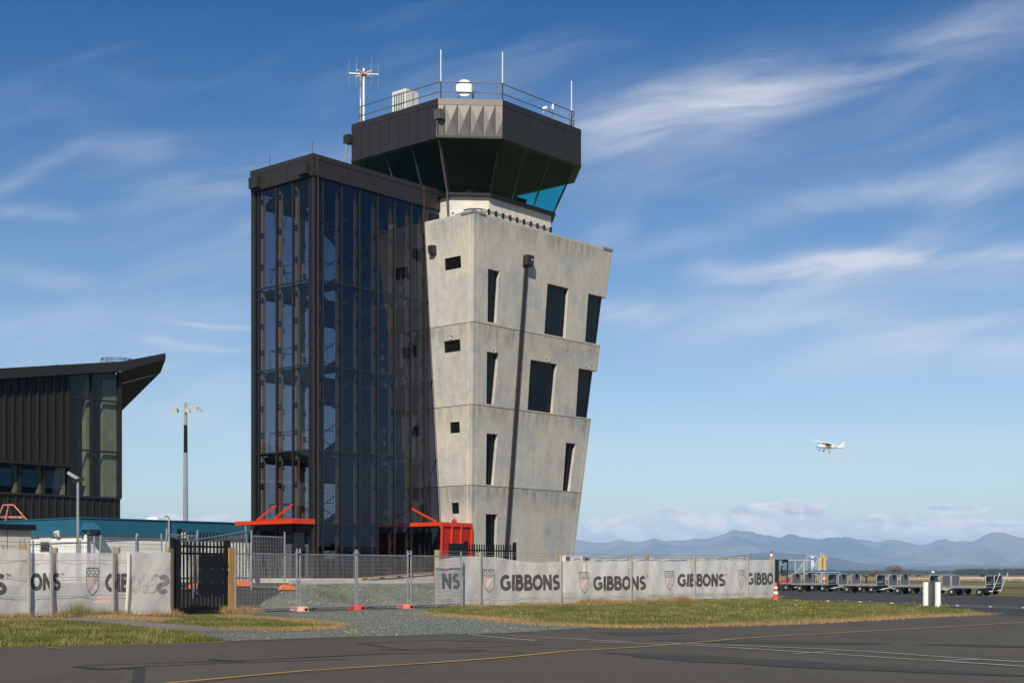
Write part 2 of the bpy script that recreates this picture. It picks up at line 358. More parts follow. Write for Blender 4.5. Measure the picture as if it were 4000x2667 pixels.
def cloth(name, col, a, tl=.35):
    m = bpy.data.materials.new(name); m.use_nodes = True; t = NT(m.node_tree); t.n.remove(t.n['Principled BSDF'])
    vec = t.new('ShaderNodeTexCoord').outputs['Object']
    f = t.noise(vec, 1.1, 5, .6); k = t.m('MULTIPLY_ADD', t.m('SUBTRACT', f, .5), .3, 1.0)
    c = t.mix(1.0, col, t.xyz(k, k, k), 'MULTIPLY')
    d = t.new('ShaderNodeBsdfDiffuse'); l = t.new('ShaderNodeBsdfTranslucent'); tr = t.new('ShaderNodeBsdfTransparent')
    t.l.new(c, d.inputs[0]); t.l.new(c, l.inputs[0])
    b = t.new('ShaderNodeBump'); b.inputs['Strength'].default_value = .35; b.inputs['Distance'].default_value = .03
    t.l.new(t.noise(vec, 2.3, 4, .55, 1.2), b.inputs['Height']); t.l.new(b.outputs[0], d.inputs['Normal'])
    a1 = t.new('ShaderNodeMixShader'); a1.inputs[0].default_value = tl; t.l.new(d.outputs[0], a1.inputs[1]); t.l.new(l.outputs[0], a1.inputs[2])
    a2 = t.new('ShaderNodeMixShader'); a2.inputs[0].default_value = a; t.l.new(a1.outputs[0], a2.inputs[1]); t.l.new(tr.outputs[0], a2.inputs[2])
    t.l.new(a2.outputs[0], t.n['Material Output'].inputs[0]); return m
M['cloth'] = cloth('woven_shade_cloth', (.84, .815, .77), .24, .25)
M['cloth2'] = cloth('folded_shade_cloth', (.84, .81, .74), .04)
M['sail'] = cloth('print_seen_through', (.46, .43, .41), .0)
# ================================================================ ground, paving, fields, ranges
def ground_mat(name, cols, sc=(.12, .9, 7.0), bump=.5, rough=.95, lohi=(.38, .62), speck=None):
    m = mat(name, cols[0], rough, spec=.2); t = NT(m.node_tree); b = t.n['Principled BSDF']
    vec = t.new('ShaderNodeTexCoord').outputs['Object']
    a = t.noise(vec, sc[0], 5, .6, .5); c = t.noise(vec, sc[1], 5, .65); d = t.noise(vec, sc[2], 4, .7)
    col = t.mix(t.ramp(t.m('ADD', T_mul(t, a, .6), T_mul(t, c, .4)), *lohi), cols[0], cols[1])
    col = t.mix(T_mul(t, t.ramp(d, .5, .75), .7), col, cols[2])
    if speck:
        s = t.noise(vec, speck[0], 2, .5); col = t.mix(t.ramp(s, speck[1], speck[1] + .06), col, speck[2])
    t.l.new(col, b.inputs['Base Color'])
    n = t.new('ShaderNodeBump'); n.inputs['Strength'].default_value = bump; n.inputs['Distance'].default_value = .03
    t.l.new(t.m('ADD', d, t.noise(vec, sc[2] * 5, 3, .7)), n.inputs['Height']); t.l.new(n.outputs[0], b.inputs['Normal'])
    return m
M['turf'] = ground_mat('mown_grass', [(.090, .090, .024), (.185, .145, .058), (.050, .058, .014)], (.10, .6, 5.0), .6)
M['grav'] = ground_mat('green_grey_gravel', [(.118, .135, .114), (.158, .160, .130), (.068, .078, .066)], (.3, 3.0, 42.0), .55, .9, speck=(60, .72, (.30, .29, .24)))
M['mound'] = ground_mat('clayey_gravel', [(.115, .128, .104), (.225, .205, .145), (.075, .082, .066)], (.45, 1.6, 30.0), .7, .9, lohi=(.46, .60), speck=(40, .72, (.32, .30, .24)))
M['asph'] = ground_mat('worn_asphalt', [(.078, .070, .056), (.098, .088, .070), (.048, .045, .037)], (.12, 1.6, 8.0), .6, .85, speck=(30, .66, (.20, .19, .165)))
M['apron'] = ground_mat('apron_asphalt', [(.046, .048, .041), (.056, .057, .048), (.034, .035, .030)], (.05, .3, 14.0), .3, .8)
M['newasph'] = ground_mat('fresh_asphalt', [(.026, .024, .024), (.034, .031, .030), (.016, .016, .016)], (.2, 1.0, 22.0), .5, .85)
M['patch'] = ground_mat('smooth_asphalt_patch', [(.084, .076, .063), (.092, .083, .070), (.070, .063, .052)], (.15, .8, 26.0), .2, .85)
M['seam'] = mat('bitumen_seal', (.030, .027, .024), .9, var=(6, .3))
M['stainm'] = ground_mat('tyre_darkened_asphalt', [(.056, .053, .047), (.072, .067, .057), (.042, .040, .036)], (.1, .6, 24.0), .5, .7)
M['path'] = ground_mat('old_concrete_path', [(.16, .15, .13), (.21, .195, .165), (.12, .115, .10)], (.2, 1.2, 10.0), .4, .9)
M['yline'] = mat('yellow_marking', (.40, .22, .05), .7, var=(14, .45))
M['wline'] = mat('white_marking', (.40, .39, .36), .7, var=(16, .6))
M['wline2'] = mat('apron_white_marking', (.62, .62, .60), .7, var=(4, .2))
M['dryf'] = ground_mat('dry_field', [(.25, .165, .070), (.30, .215, .10), (.16, .12, .05)], (.012, .06, 1.5), .5)
M['greenf'] = ground_mat('airfield_grass', [(.120, .125, .032), (.18, .155, .055), (.075, .090, .022)], (.015, .12, 3.0), .5)
M['hill'] = ground_mat('forested_range', [(.030, .045, .040), (.26, .23, .19), (.02, .032, .028)], (.0006, .0026, .011), 0, 1.0)
M['hill2'] = ground_mat('near_foothills', [(.035, .050, .032), (.060, .066, .045), (.022, .034, .022)], (.0012, .004, .02), 0, 1.0)

def axis(segs):
    out = []
    for a, b, st in segs:
        n = max(1, round((b - a) / st)); out += [a + (b - a) * i / n for i in range(n)]
    return out + [segs[-1][1]]
def grid_uv(us, vs, dz, name, m):
    vv = []; ff = []; nu = len(us)
    for v in vs:
        for u in us:
            p = P(u, v, h_uv(u, v) + dz); vv.append(tuple(p))
    for j in range(len(vs) - 1):
        for i in range(nu - 1): a = j * nu + i; ff.append((a, a + 1, a + nu + 1, a + nu))
    mb = MB(); mb.add(vv, ff); return mb.build(name, m, smooth=True, fix=False)
us = axis([(-15000, -2000, 5000), (-2000, -200, 300), (-200, -60, 20), (-60, -26, 3), (-26, 26, .5), (26, 60, 5), (60, 300, 40), (300, 2000, 300), (2000, 15000, 4000)])
vs = axis([(-15000, -2000, 4000), (-2000, -200, 300), (-200, -60, 20), (-60, -6, 3), (-6, 7, .3), (7, 60, 8), (60, 300, 60), (300, 3000, 900), (3000, 15000, 5000)])[::-1]
tag(grid_uv(us, vs, 0.0, 'ground', M['turf']), kind='structure')

def jit(poly, step=.5, amp=.10, seed=1):
    """break straight outlines into uneven ones"""
    rr = random.Random(seed); out = []
    n = len(poly)
    for i in range(n):
        a, b = poly[i], poly[(i + 1) % n]; L = (b - a).length; k = max(1, int(L / step)) if L < 120 else 1
        for j in range(k):
            p = a.lerp(b, j / k)
            if j: p = p + Vector((rr.uniform(-amp, amp), rr.uniform(-amp, amp), 0))
            out.append(p)
    return out
def sheet(name, pts, dz, m, kind='structure', amp=0, step=.5, parent=None, thick=0):
    pts = [Vector((p.x, p.y, 0)) for p in pts]
    if amp: pts = jit(pts, step, amp, len(name))
    mb = MB(); tri = tessellate_polygon([pts])
    mb.add([(p.x, p.y, dz) for p in pts], [tuple(t) for t in tri])
    o = mb.build(name, m, parent, fix=False)
    me = o.data
    if len(me.polygons) and sum(p.normal.z for p in me.polygons) < 0: me.flip_normals()
    return tag(o, kind=kind) if kind else o
gp = lambda L: [G(x, y) for x, y in L]
road_edge = [(-900, 2556), (0, 2528), (457, 2518), (892, 2506), (1302, 2491), (1480, 2487), (1659, 2481), (1938, 2476), (2295, 2455), (2474, 2449), (3100, 2434), (3284, 2423), (3602, 2407), (3854, 2397.6), (3812, 2390), (3695, 2369.5), (3368, 2355.5), (3031, 2341.4)]
far_edge = [G(2900, 2296), G(3300, 2303), G(3896, 2326), G(4000, 2329.5), G(4600, 2352)]
apron_poly = [G(3031, 2341.4), G(3368, 2355.5), G(3695, 2369.5), G(3812, 2390), G(3854, 2397.6), G(4600, 2450)] + far_edge[::-1] + [P(35, VF - 3, 0)]
E = gp(road_edge)
near = [Vector((60, 26, 0)), Vector((60, -30, 0)), Vector((-60, -30, 0)), Vector((-60, 24, 0))]
sheet('road', E[:14] + [G(4600, 2398)] + near, .004, M['asph'], amp=.07)
sheet('apron', apron_poly, .008, M['apron'], amp=.0)
# gravel between the turf and the road, in front of the fence
sheet('gravel', gp([(731, 2467), (869, 2456), (950, 2458), (1168, 2467), (1302, 2453.6), (1337.5, 2440), (1150, 2420), (1000, 2412), (925, 2400)]) + [P(-9.4, VF + .1, 0), P(1.6, VF + .1, 0)] +
      gp([(1700, 2400), (1878.6, 2412), (2057, 2430), (2235.7, 2441.7), (2440, 2446), (2300, 2454.5), (1938, 2475), (1659, 2480), (1480, 2486), (1302, 2490), (892, 2505), (820, 2490)]), .010, M['grav'], amp=.12, step=.35)
sheet('footpath', gp([(150, 2416), (352, 2412), (526, 2423), (663, 2437), (869, 2455), (980, 2464), (732, 2468), (640, 2460), (411, 2434.7), (197, 2421)]), .014, M['path'], amp=.05)
# tarmac drive, rising behind the gate, and the strip in front of the tower
def ramp_grid(name, m, dz, v0, v1, uf0, uf1, nv=24, nu=20):
    mb = MB(); vv = []
    for j in range(nv + 1):
        v = v0 + (v1 - v0) * j / nv; a, b = uf0(v), uf1(v)
        for i in range(nu + 1):
            u = a + (b - a) * i / nu; p = P(u, v, h_uv(u, v) + dz); vv.append(tuple(p))
    mb.add(vv, [(j * (nu + 1) + i, j * (nu + 1) + i + 1, (j + 1) * (nu + 1) + i + 1, (j + 1) * (nu + 1) + i) for j in range(nv) for i in range(nu)])
    return tag(mb.build(name, m, smooth=True, fix=True), kind='structure')
edge_u = lambda v: -9.2 + (6.2 - v) * 1.62 if v > 2.2 else -2.7
ramp_grid('driveway', M['newasph'], .02, VF + .35, 2.2, lambda v: -26, edge_u)
ramp_grid('pavement', M['newasph'], .024, 2.2, -8, lambda v: -26, lambda v: 6.5 if v > -.2 else 6.5)
ramp_grid('gravel_mound', M['mound'], .03, VF + .12, 2.3, edge_u, lambda v: 16, 40, 60)
mb = MB(); mb.ubox(-3.2, 15, 2.12, 2.34, .7, 1.12); tag(mb.build('kerb', M['plinth']), kind='structure')

# airfield beyond the apron: grass and runway bands
def band(name, ya, yb, ka, m, dz, x0=2600, x1=5200):
    # edges given by their height in the photograph at x=3500 and slope per 1000 px
    a = [G(x0, ya + (x0 - 3500) * ka), G(x1, ya + (x1 - 3500) * ka)]; b = [G(x1, yb + (x1 - 3500) * ka), G(x0, yb + (x0 - 3500) * ka)]
    return sheet(name, a + b, dz, m)
band('taxiway', 2294.5, 2290.5, .0035, M['apron'], .012)
band('runway', 2272.6, 2269.3, .0015, M['apron'], .016)
sheet('airfield_verge', [G(2600, 2294.3 - 3), G(5200, 2294.3 + 6), G(5200, 2269 + 2.5), G(2600, 2269 - 1.3)], .006, M['greenf'])
sheet('dry_field', [G(2500, 2268), G(5400, 2271.5), G(5400, 2247.7), G(2500, 2247.7)], .020, M['dryf'])

# painted markings and bitumen seams on the asphalt
def stripe(name, pts, wd, m, dz, rag=0.0):
    p = [G(x, y) if isinstance(x, (int, float)) else x for x, y in pts]
    mb = MB(); L = []
    fine = []
    for a, b in zip(p, p[1:]):
        k = max(1, int((b - a).length / .4)); fine += [a.lerp(b, i / k) for i in range(k)]
    fine.append(p[-1]); rr = random.Random(int(pts[0][0]))
    for i, q in enumerate(fine):
        d = (fine[min(i + 1, len(fine) - 1)] - fine[max(0, i - 1)]).normalized(); n = Vector((-d.y, d.x, 0)) * wd / 2
        a, b = rr.uniform(1 - rag, 1 + rag), rr.uniform(1 - rag, 1 + rag); L += [(q.x + n.x * a, q.y + n.y * a, dz), (q.x - n.x * b, q.y - n.y * b, dz)]
    mb.add(L, [(2 * i, 2 * i + 1, 2 * i + 3, 2 * i + 2) for i in range(len(fine) - 1)])
    o = mb.build(name, m, fix=False)
    if o.data.polygons[0].normal.z < 0: o.data.flip_normals()
    return tag(o, kind='structure')
stripe('centre_line', [(500, 2690), (680, 2668), (1200, 2621), (1700, 2590), (1900, 2575), (2120, 2555), (2190, 2546), (2500, 2528), (2900, 2494), (3080, 2482), (3140, 2480), (3900, 2437), (4300, 2413)], .13, M['yline'], .016, .25)
stripe('edge_dash', [(183, 2531), (262, 2533)], .16, M['yline'], .016, .2)
stripe('white_line', [(1828, 2478), (1960, 2492), (2090, 2503)], .07, M['wline'], .017, .6)
stripe('white_line', [(1990, 2483), (2250, 2497), (2460, 2509)], .07, M['wline'], .018, .6)
stripe('white_line', [(2300, 2508), (2700, 2521), (3040, 2542), (3500, 2573), (4000, 2605), (4300, 2624)], .07, M['wline'], .019, .6)
stripe('white_line', [(2590, 2510), (2900, 2524), (3160, 2534), (3400, 2547), (3700, 2569), (4000, 2588), (4300, 2608)], .07, M['wline'], .020, .6)
stripe('white_line', [(3100, 2556), (3270, 2545)], .05, M['wline'], .021, .6)
stripe('white_line', [(3660, 2583), (3850, 2577)], .05, M['wline'], .021, .6)
stripe('white_line', [(1960, 2499), (2100, 2497)], .05, M['wline'], .021, .6)
for dy_ in (0, 5):
    stripe('apron_line', [(3031, 2340.2 + dy_), (3300, 2346.5 + dy_), (3640, 2360 + dy_), (4000, 2371.5 + dy_), (4300, 2381 + dy_)], .09, M['wline2'], .018, .1)
mbt = MB()
for x in (3108, 3232, 3357, 3482, 3737, 3866, 3996):
    y = np.interp(x, [3031, 3300, 3640, 4000], [2340.2, 2346.5, 2360, 2371.5])
    a, b, c, d = G(x - 7, y), G(x + 4, y + .5), G(x + 12, y + 5), G(x + 1, y + 4.5)
    mbt.add([(q.x, q.y, .022) for q in (a, b, c, d)], [(0, 1, 2, 3)])
tag(mbt.build('apron_tick', M['wline2'], fix=False), kind='structure')
stripe('apron_line', [(3520, 2327), (3720, 2330), (3860, 2327.5), (3925, 2325.5)], .10, M['wline2'], .018, .1)
sheet('asphalt_patch', gp([(290, 2606), (420, 2598), (900, 2585), (1500, 2557), (1900, 2548), (2050, 2552), (1900, 2575), (1500, 2606), (1000, 2641), (640, 2680), (430, 2680), (540, 2609)]), .008, M['patch'], amp=.04)
sheet('asphalt_patch', gp([(1450, 2512), (1700, 2501), (2120, 2516), (1900, 2528), (1500, 2538)]), .009, M['patch'], amp=.04)
seams = [[(290, 2603), (420, 2597), (900, 2582), (1500, 2554), (1900, 2545), (2050, 2550)], [(300, 2604), (370, 2613), (420, 2616), (500, 2610), (560, 2607)], [(546, 2608), (542, 2640), (532, 2690)],
         [(820, 2575), (950, 2587)], [(1400, 2512), (1590, 2540), (1480, 2536)], [(1440, 2513), (1700, 2500), (1900, 2507), (2120, 2516)], [(1590, 2541), (1900, 2540)], [(520, 2607), (900, 2590), (1350, 2576)]]
for i, q in enumerate(seams): stripe('tar_seam', q, .16 if i in (1, 2) else .10, M['seam'], .013, .12 if i in (1, 2) else .5)
for q in ([(2330, 2470), (2480, 2470), (2700, 2471), (2600, 2478), (2450, 2484), (2380, 2476)], [(2350, 2550), (2700, 2556), (3000, 2575), (3400, 2600), (4100, 2645), (3700, 2632), (3200, 2612), (2700, 2585)],
          [(2540, 2497), (3000, 2500), (3300, 2508), (3500, 2514), (3300, 2517), (2900, 2511), (2600, 2505)], [(3560, 2518), (3750, 2515), (4100, 2524), (4100, 2530), (3800, 2526)]):
    sheet('tyre_stain', gp(q), .011, M['stainm'], amp=.12, step=.6)

# mountain ranges
def ridge(name, prof, Y, depth, m, seed, hill=1.0):
    rr = random.Random(seed); xs = [p[0] for p in prof]; ys = [p[1] for p in prof]
    X = np.linspace(xs[0], xs[-1], 900); top = np.interp(X, xs, ys) + (YH - np.interp(X, xs, ys)) * .018 * (np.sin(X * .031 + seed) + .7 * np.sin(X * .083 + 2 * seed) + .5 * np.sin(X * .21 + seed) + .3 * np.sin(X * .47))
    ph = [(rr.uniform(.004, .05), rr.uniform(0, 6.3), rr.uniform(.3, 1)) for _ in range(14)]
    vv = []; rows = 26; nx = len(X)
    for j in range(rows):
        t = j / (rows - 1); YY = Y - depth * (1 - t)
        for i, x in enumerate(X):
            H = max(0, (YH - top[i])) * Y / F
            sp = sum(a * sin(f * x + p + 5.0 * t * (1 + f * 20)) for f, p, a in ph) / 14 * 2.2
            prof_t = t ** 1.15
            z = H * prof_t * (1 + 1.1 * sp * (1 - t) * t ** .3) + (rr.uniform(-1, 1) * .006 * H)
            if j == 0: z = -1
            if j == rows - 1: z = H
            vv.append(((x - CX) / F * YY * (1 if True else 1), YY, z))
    for i, x in enumerate(X): vv.append(((x - CX) / F * (Y + depth * .6), Y + depth * .6, -1.5))
    mb = MB(); mb.add(vv, [(j * nx + i, j * nx + i + 1, (j + 1) * nx + i + 1, (j + 1) * nx + i) for j in range(rows) for i in range(nx - 1)])
    return tag(mb.build(name, m, smooth=True, fix=False), kind='structure')
k1 = lambda L: [(2200 + a / 1.3067, 1600 + b / 1.3067) for a, b in L]
main = [(-5000, 2150), (-2500, 2120), (-1200, 2160), (600, 2190), (1500, 2185), (2000, 2150)] + k1([(60, 665), (180, 680), (290, 660), (370, 680), (470, 653), (560, 668), (640, 665), (760, 650), (850, 622), (870, 612), (900, 620), (1000, 628), (1100, 650), (1150, 638), (1280, 655), (1400, 650), (1510, 657), (1600, 672), (1690, 663), (1820, 688), (1870, 680), (1920, 660), (2000, 672), (2080, 670), (2140, 645), (2200, 623), (2260, 632), (2300, 640), (2352, 655)]) + [(4200, 2130), (4700, 2090), (5600, 2150), (7000, 2110), (9000, 2170)]
ridge('mountain_range', main, 14000, 4200, M['hill'], 3)
mid = [(-2000, 2215), (1500, 2215), (2250, 2214), (2600, 2196), (2840, 2172), (2930, 2158), (3010, 2156), (3120, 2161), (3280, 2180), (3400, 2204), (3560, 2212), (3800, 2205), (4200, 2214), (7000, 2216)]
ridge('foothills', mid, 8200, 1800, M['hill2'], 5)
low = [(-3000, 2232), (1500, 2231), (2300, 2231), (3000, 2228), (3200, 2223), (3330, 2226), (3550, 2222), (3700, 2225), (3900, 2228), (4400, 2227), (7000, 2231)]
ridge('low_hills', low, 5200, 900, M['hill2'], 8)
# ================================================================ control tower
uL = lambda z: 7.93 - .0777 * (z - 3.85)
vF = lambda z: 2.04 + .0835 * (z - 3.63)
uR = lambda z: 15.77 + .0967 * (z - 2.18)
vB = lambda z: -4.4 - .06 * (z - 1)
ZT, ZB = 17.98, .7
def on_front(x, y):
    z = 8.0
    for _ in range(14):
        v = vF(z); u = u_at(x, v); z = z_at(y, u, v)
    return u, z
def on_left(x, y):
    z = 8.0
    for _ in range(14):
        u = uL(z); v = v_at(x, u); z = z_at(y, u, v)
    return v, z
c8 = lambda x, y: (1600 + x / 2.0906, 750 + y / 2.0906)
c2 = lambda x, y: (950 + x / 1.568, 1050 + y / 1.568)
OFFZ_ = 0
twr = thing('control_tower', 'leaning grey concrete control tower with dark octagonal glazed cab on top', 'control tower', P(11.5, -1.6, 1.0))
front = lambda u, z, d=0: P(u, vF(z) + d, z)
left = lambda v, z, d=0: P(uL(z) - d, v, z)
rightf = lambda v, z, d=0: P(uR(z) + d, v, z)
# window openings in the front face, read off the photograph as outlines (TL, TR, BR, BL)
wins = [[c8(640, 625), c8(735, 648), c8(708, 1075), c8(637, 1055)], [c8(1127, 745), c8(1300, 787), c8(1272, 1192), c8(1100, 1155)],
        [c2(1493, 507), c2(1565, 517), c2(1535, 832), c2(1490, 826)], [c2(1760, 555), c2(1922, 583), c2(1895, 885), c2(1742, 862)],
        [c2(1491, 1005), c2(1560, 1013), c2(1533, 1325), c2(1487, 1320)], [c2(1978, 1063), c2(2038, 1070), c2(2000, 1362), c2(1957, 1356)],
        [(1897.6, 2006), (1943, 2008), (1936, 2240), (1897, 2240)]]
notch = [[c8(1460, 828), c8(1433, 1222)], [c2(2055, 608), c2(2037, 903)]]
wq = []
for q in wins:
    a = [on_front(*p) for p in q]; zt = (a[0][1] + a[1][1]) / 2; zb = (a[2][1] + a[3][1]) / 2
    wq.append([(a[0][0], zt), (a[1][0], zt), (a[2][0], zb), (a[3][0], zb)])
nq = []
for a, b in notch:
    a, b = on_front(*a), on_front(*b); nq.append((a[0], a[1], b[0], b[1]))     # uTL, zt, uBL, zb
DEP = .24
def holed(mb, outer, holes, fn, dep=DEP):
    loops = [[Vector((a, b, 0)) for a, b in outer]] + [[Vector((a, b, 0)) for a, b in h] for h in holes]
    pts = [p for l in loops for p in l]; tri = tessellate_polygon(loops)
    mb.add([fn(p.x, p.y) for p in pts], [tuple(t) for t in tri])
    for h in holes:
        n = len(h)
        for i in range(n):
            a, b = h[i], h[(i + 1) % n]; mb.quad(fn(*a), fn(*b), fn(*b, -dep), fn(*a, -dep))
def zl(f, a, b): return [(f(z), z) for z in a_range(a, b)]
def a_range(a, b): return [a, b]
mb = MB()
outer = [(uL(ZB), ZB), (uR(ZB), ZB)]
for (u1, zt, u2, zb) in nq[::-1]: outer += [(uR(zb), zb), (u2, zb), (u1, zt), (uR(zt), zt)]
outer += [(uR(ZT), ZT), (uL(ZT), ZT)]
holed(mb, outer, wq, front)
for (u1, zt, u2, zb) in nq:       # reveals of the corner windows
    mb.quad(front(u1, zt), front(u2, zb), front(u2, zb, -DEP), front(u1, zt, -DEP))
    for z, u in ((zt, u1), (zb, u2)):
        mb.quad(front(u, z), front(uR(z), z), front(uR(z), z, -1.5), front(u, z, -1.5))
# right face with the same notches
outer = [(vF(ZB), ZB), (vB(ZB), ZB), (vB(ZT), ZT), (vF(ZT), ZT)]
for (u1, zt, u2, zb) in nq: outer += [(vF(zt), zt), (vF(zt) - 1.5, zt), (vF(zb) - 1.5, zb), (vF(zb), zb)]
holed(mb, outer, [], rightf)
for (u1, zt, u2, zb) in nq: mb.quad(rightf(vF(zt) - 1.5, zt), rightf(vF(zb) - 1.5, zb), rightf(vF(zb) - 1.5, zb, -DEP), rightf(vF(zt) - 1.5, zt, -DEP))
# left face with vent openings
vents = [[c8(283, 545), c8(417, 519), c8(422, 619), c8(291, 641)], [c8(277, 1217), c8(412, 1203), c8(415, 1297), c8(288, 1313)],
         [c2(1265, 940), c2(1325, 934), c2(1327, 1002), c2(1270, 1007)], [c2(1276, 1431), c2(1320, 1430), c2(1322, 1497), c2(1281, 1499)]]
vq = []
for q in vents:
    a = [on_left(*p) for p in q]; zt = (a[0][1] + a[1][1]) / 2; zb = (a[2][1] + a[3][1]) / 2; va = (a[0][0] + a[3][0]) / 2; vb = (a[1][0] + a[2][0]) / 2
    vq.append([(va, zt), (vb, zt), (vb, zb), (va, zb)])
holed(mb, [(vF(ZB), ZB), (vF(ZT), ZT), (vB(ZT), ZT), (vB(ZB), ZB)], vq, lambda v, z, d=0: left(v, z, d), .16)
mb.quad(P(uL(ZB), vB(ZB), ZB), P(uR(ZB), vB(ZB), ZB), P(uR(ZT), vB(ZT), ZT), P(uL(ZT), vB(ZT), ZT))
# parapet top, its inner face and the roof deck
zt = ZT; i = .28
o4 = [P(uL(zt), vF(zt), zt), P(uR(zt), vF(zt), zt), P(uR(zt), vB(zt), zt), P(uL(zt), vB(zt), zt)]
i4 = [P(uL(zt) + i, vF(zt) - i, zt), P(uR(zt) - i, vF(zt) - i, zt), P(uR(zt) - i, vB(zt) + i, zt), P(uL(zt) + i, vB(zt) + i, zt)]
for k in range(4): mb.quad(o4[k], o4[(k + 1) % 4], i4[(k + 1) % 4], i4[k]); mb.quad(i4[k], i4[(k + 1) % 4], i4[(k + 1) % 4] - Vector((0, 0, .4)), i4[k] - Vector((0, 0, .4)))
mb.quad(*[p - Vector((0, 0, .4)) for p in i4])
mb.build('wall', M['conc'], twr, fix=False)
mb = MB()                          # dark core behind the openings
zc = ZT - .6; g = lambda z, k=.9: [P(uL(z) + k, vF(z) - k, z), P(uR(z) - k, vF(z) - k, z), P(uR(z) - k, vB(z) + k, z), P(uL(z) + k, vB(z) + k, z)]
mb.hexa(g(1.0) + g(zc)); mb.build('core', M['void'], twr)
# casting joints
mb = MB()
for z in (13.02, 9.26, 5.54):
    mb.hexa([front(uL(z), z - .017, -.02), front(uR(z), z - .017, -.02), front(uR(z), z - .017, .002), front(uL(z), z - .017, .002), front(uL(z), z + .017, -.02), front(uR(z), z + .017, -.02), front(uR(z), z + .017, .002), front(uL(z), z + .017, .002)]) if False else None
    for a, b in [(uL(z), uR(z))]: mb.add([front(a, z - .018, .003), front(b, z - .018, .003), front(b, z + .018, .003), front(a, z + .018, .003)], [(0, 1, 2, 3)])
    mb.add([left(vF(z), z - .018, .003), left(vB(z), z - .018, .003), left(vB(z), z + .018, .003), left(vF(z), z + .018, .003)], [(0, 1, 2, 3)])
    mb.build('joint', M['groove'], twr, fix=False); mb = MB()
mb = MB()                          # pale raised arris strips beside the corners
def vstrip(fn, a, w, z0, z1, d=.004):
    mb.add([fn(a(z0), z0, d), fn(a(z0) + w, z0, d), fn(a(z1) + w, z1, d), fn(a(z1), z1, d)], [(0, 1, 2, 3)])
zcuts = [ZB] + sorted(sum([[q[3], q[1]] for q in nq], [])) + [ZT]
vstrip(front, lambda z: uL(z) + .24, .05, ZB, ZT); vstrip(left, lambda z: vF(z) - .30, .045, ZB, ZT)
for k in range(0, 6, 2): vstrip(front, lambda z: uR(z) - .27, .045, zcuts[k], zcuts[k + 1])
mb.build('arris', M['conc_light'], twr, fix=False)
# windows: frame and glass set back in each opening
def window(corners, fn, d=-.19, wd=.07, trans=None):
    zt, zb = corners[0][1], corners[2][1]; P3 = [fn(a, b, d) for a, b in corners]
    nrm = (P3[1] - P3[0]).cross(P3[3] - P3[0]).normalized()
    f = MB()
    inn = []
    c = sum(P3, Vector()) / 4
    for a, b in ((P3[0], P3[1]), (P3[1], P3[2]), (P3[2], P3[3]), (P3[3], P3[0])):
        mid = (a + b) / 2; inw = (c - mid); inw -= (b - a).normalized() * inw.dot((b - a).normalized()); inw.normalize()
        f.bar(a + inw * wd / 2, b + inw * wd / 2, wd, .06, nrm)
    fo = f.build('window', M['black'], twr)
    gl = MB(); gl.add([p for p in P3], [(0, 1, 2, 3)])
    if trans:
        k = trans; a, b = P3[0].lerp(P3[3], k), P3[1].lerp(P3[2], k); f2 = MB(); f2.bar(a, b, .05, .05, nrm); f2.build('transom', M['black'], fo)
    gl.build('pane', M['wglass'], fo, fix=False)
for i, q in enumerate(wq): window(q, front, trans=.42 if i == 4 else None)
for (u1, zt, u2, zb) in nq:
    q = [(u1, zt), (uR(zt) - .2, zt), (uR(zb) - .2, zb), (u2, zb)]; window(q, front)
    f = MB(); a = [P(uR(zt) - .2, vF(zt) - .2, zt), P(uR(zt) - .2, vF(zt) - 1.5, zt), P(uR(zb) - .2, vF(zb) - 1.5, zb), P(uR(zb) - .2, vF(zb) - .2, zb)]
    f.add(a, [(0, 1, 2, 3)]); pane = f.build('corner_pane', M['wglass'], twr, fix=False)
    f = MB(); f.bar(a[0], a[3], .09, .09); f.build('corner_mullion', M['black'], twr)
for q in vq:
    f = MB(); va, zt = q[0]; vb, zb = q[2]; k = 7
    f.quad(left(va, zt, -.15), left(vb, zt, -.15), left(vb, zb, -.15), left(va, zb, -.15))
    for (a, b) in (((va, zt), (vb, zt)), ((vb, zt), (vb, zb)), ((vb, zb), (va, zb)), ((va, zb), (va, zt))): f.bar(left(*a, -.06), left(*b, -.06), .05, .05)
    lv = f.build('vent', M['black'], twr)
    f = MB()
    for j in range(k):
        z = zb + (zt - zb) * (j + .5) / k; h = (zt - zb) / k
        f.hexa([left(va, z - h * .45, -.05), left(vb, z - h * .45, -.05), left(vb, z - h * .3, -.06), left(va, z - h * .3, -.06), left(va, z + h * .25, -.13), left(vb, z + h * .25, -.13), left(vb, z + h * .4, -.14), left(va, z + h * .4, -.14)])
    f.build('slats', M['dark'], lv)
# rainwater heads and the long downpipe on the front face
def head(u, z, w, h, d, face='f', parent=twr, spout=True):
    f = MB()
    if face == 'f': Q = lambda a, b, c: front(u + a, z + b, c)
    else: Q = lambda a, b, c: left(u + a, z + b, c)
    k = .08
    f.hexa([Q(-w / 2, 0, 0), Q(w / 2, 0, 0), Q(w / 2 - .03, k, d), Q(-w / 2 + .03, k, d)] + [Q(-w / 2, h, 0), Q(w / 2, h, 0), Q(w / 2 - .03, h, d), Q(-w / 2 + .03, h, d)])
    o = f.build('rainwater_head', M['clad'], parent)
    if spout:
        f = MB(); f.add([Q(.02, h * .66, d + .003), Q(.2, h * .66, d + .003), Q(.16, h * .55, d + .003), Q(.06, h * .55, d + .003)], [(0, 1, 2, 3)]); f.build('overflow_slot', M['offwhite'], o, fix=False)
u0, z0 = on_front(*c8(946, 612)); u1, z1 = on_front(1972.6, 2180)
head(u0 + .03, z0, .50, .52, .30)
f = MB(); sl = (u1 - u0) / (z1 - z0); f.bar(front(u0 - .02, z0, .07), front(u0 - .02 + sl * (1.0 - z0), 1.0, .07), .15, .11, N); dp = f.build('downpipe', M['clad'], twr)
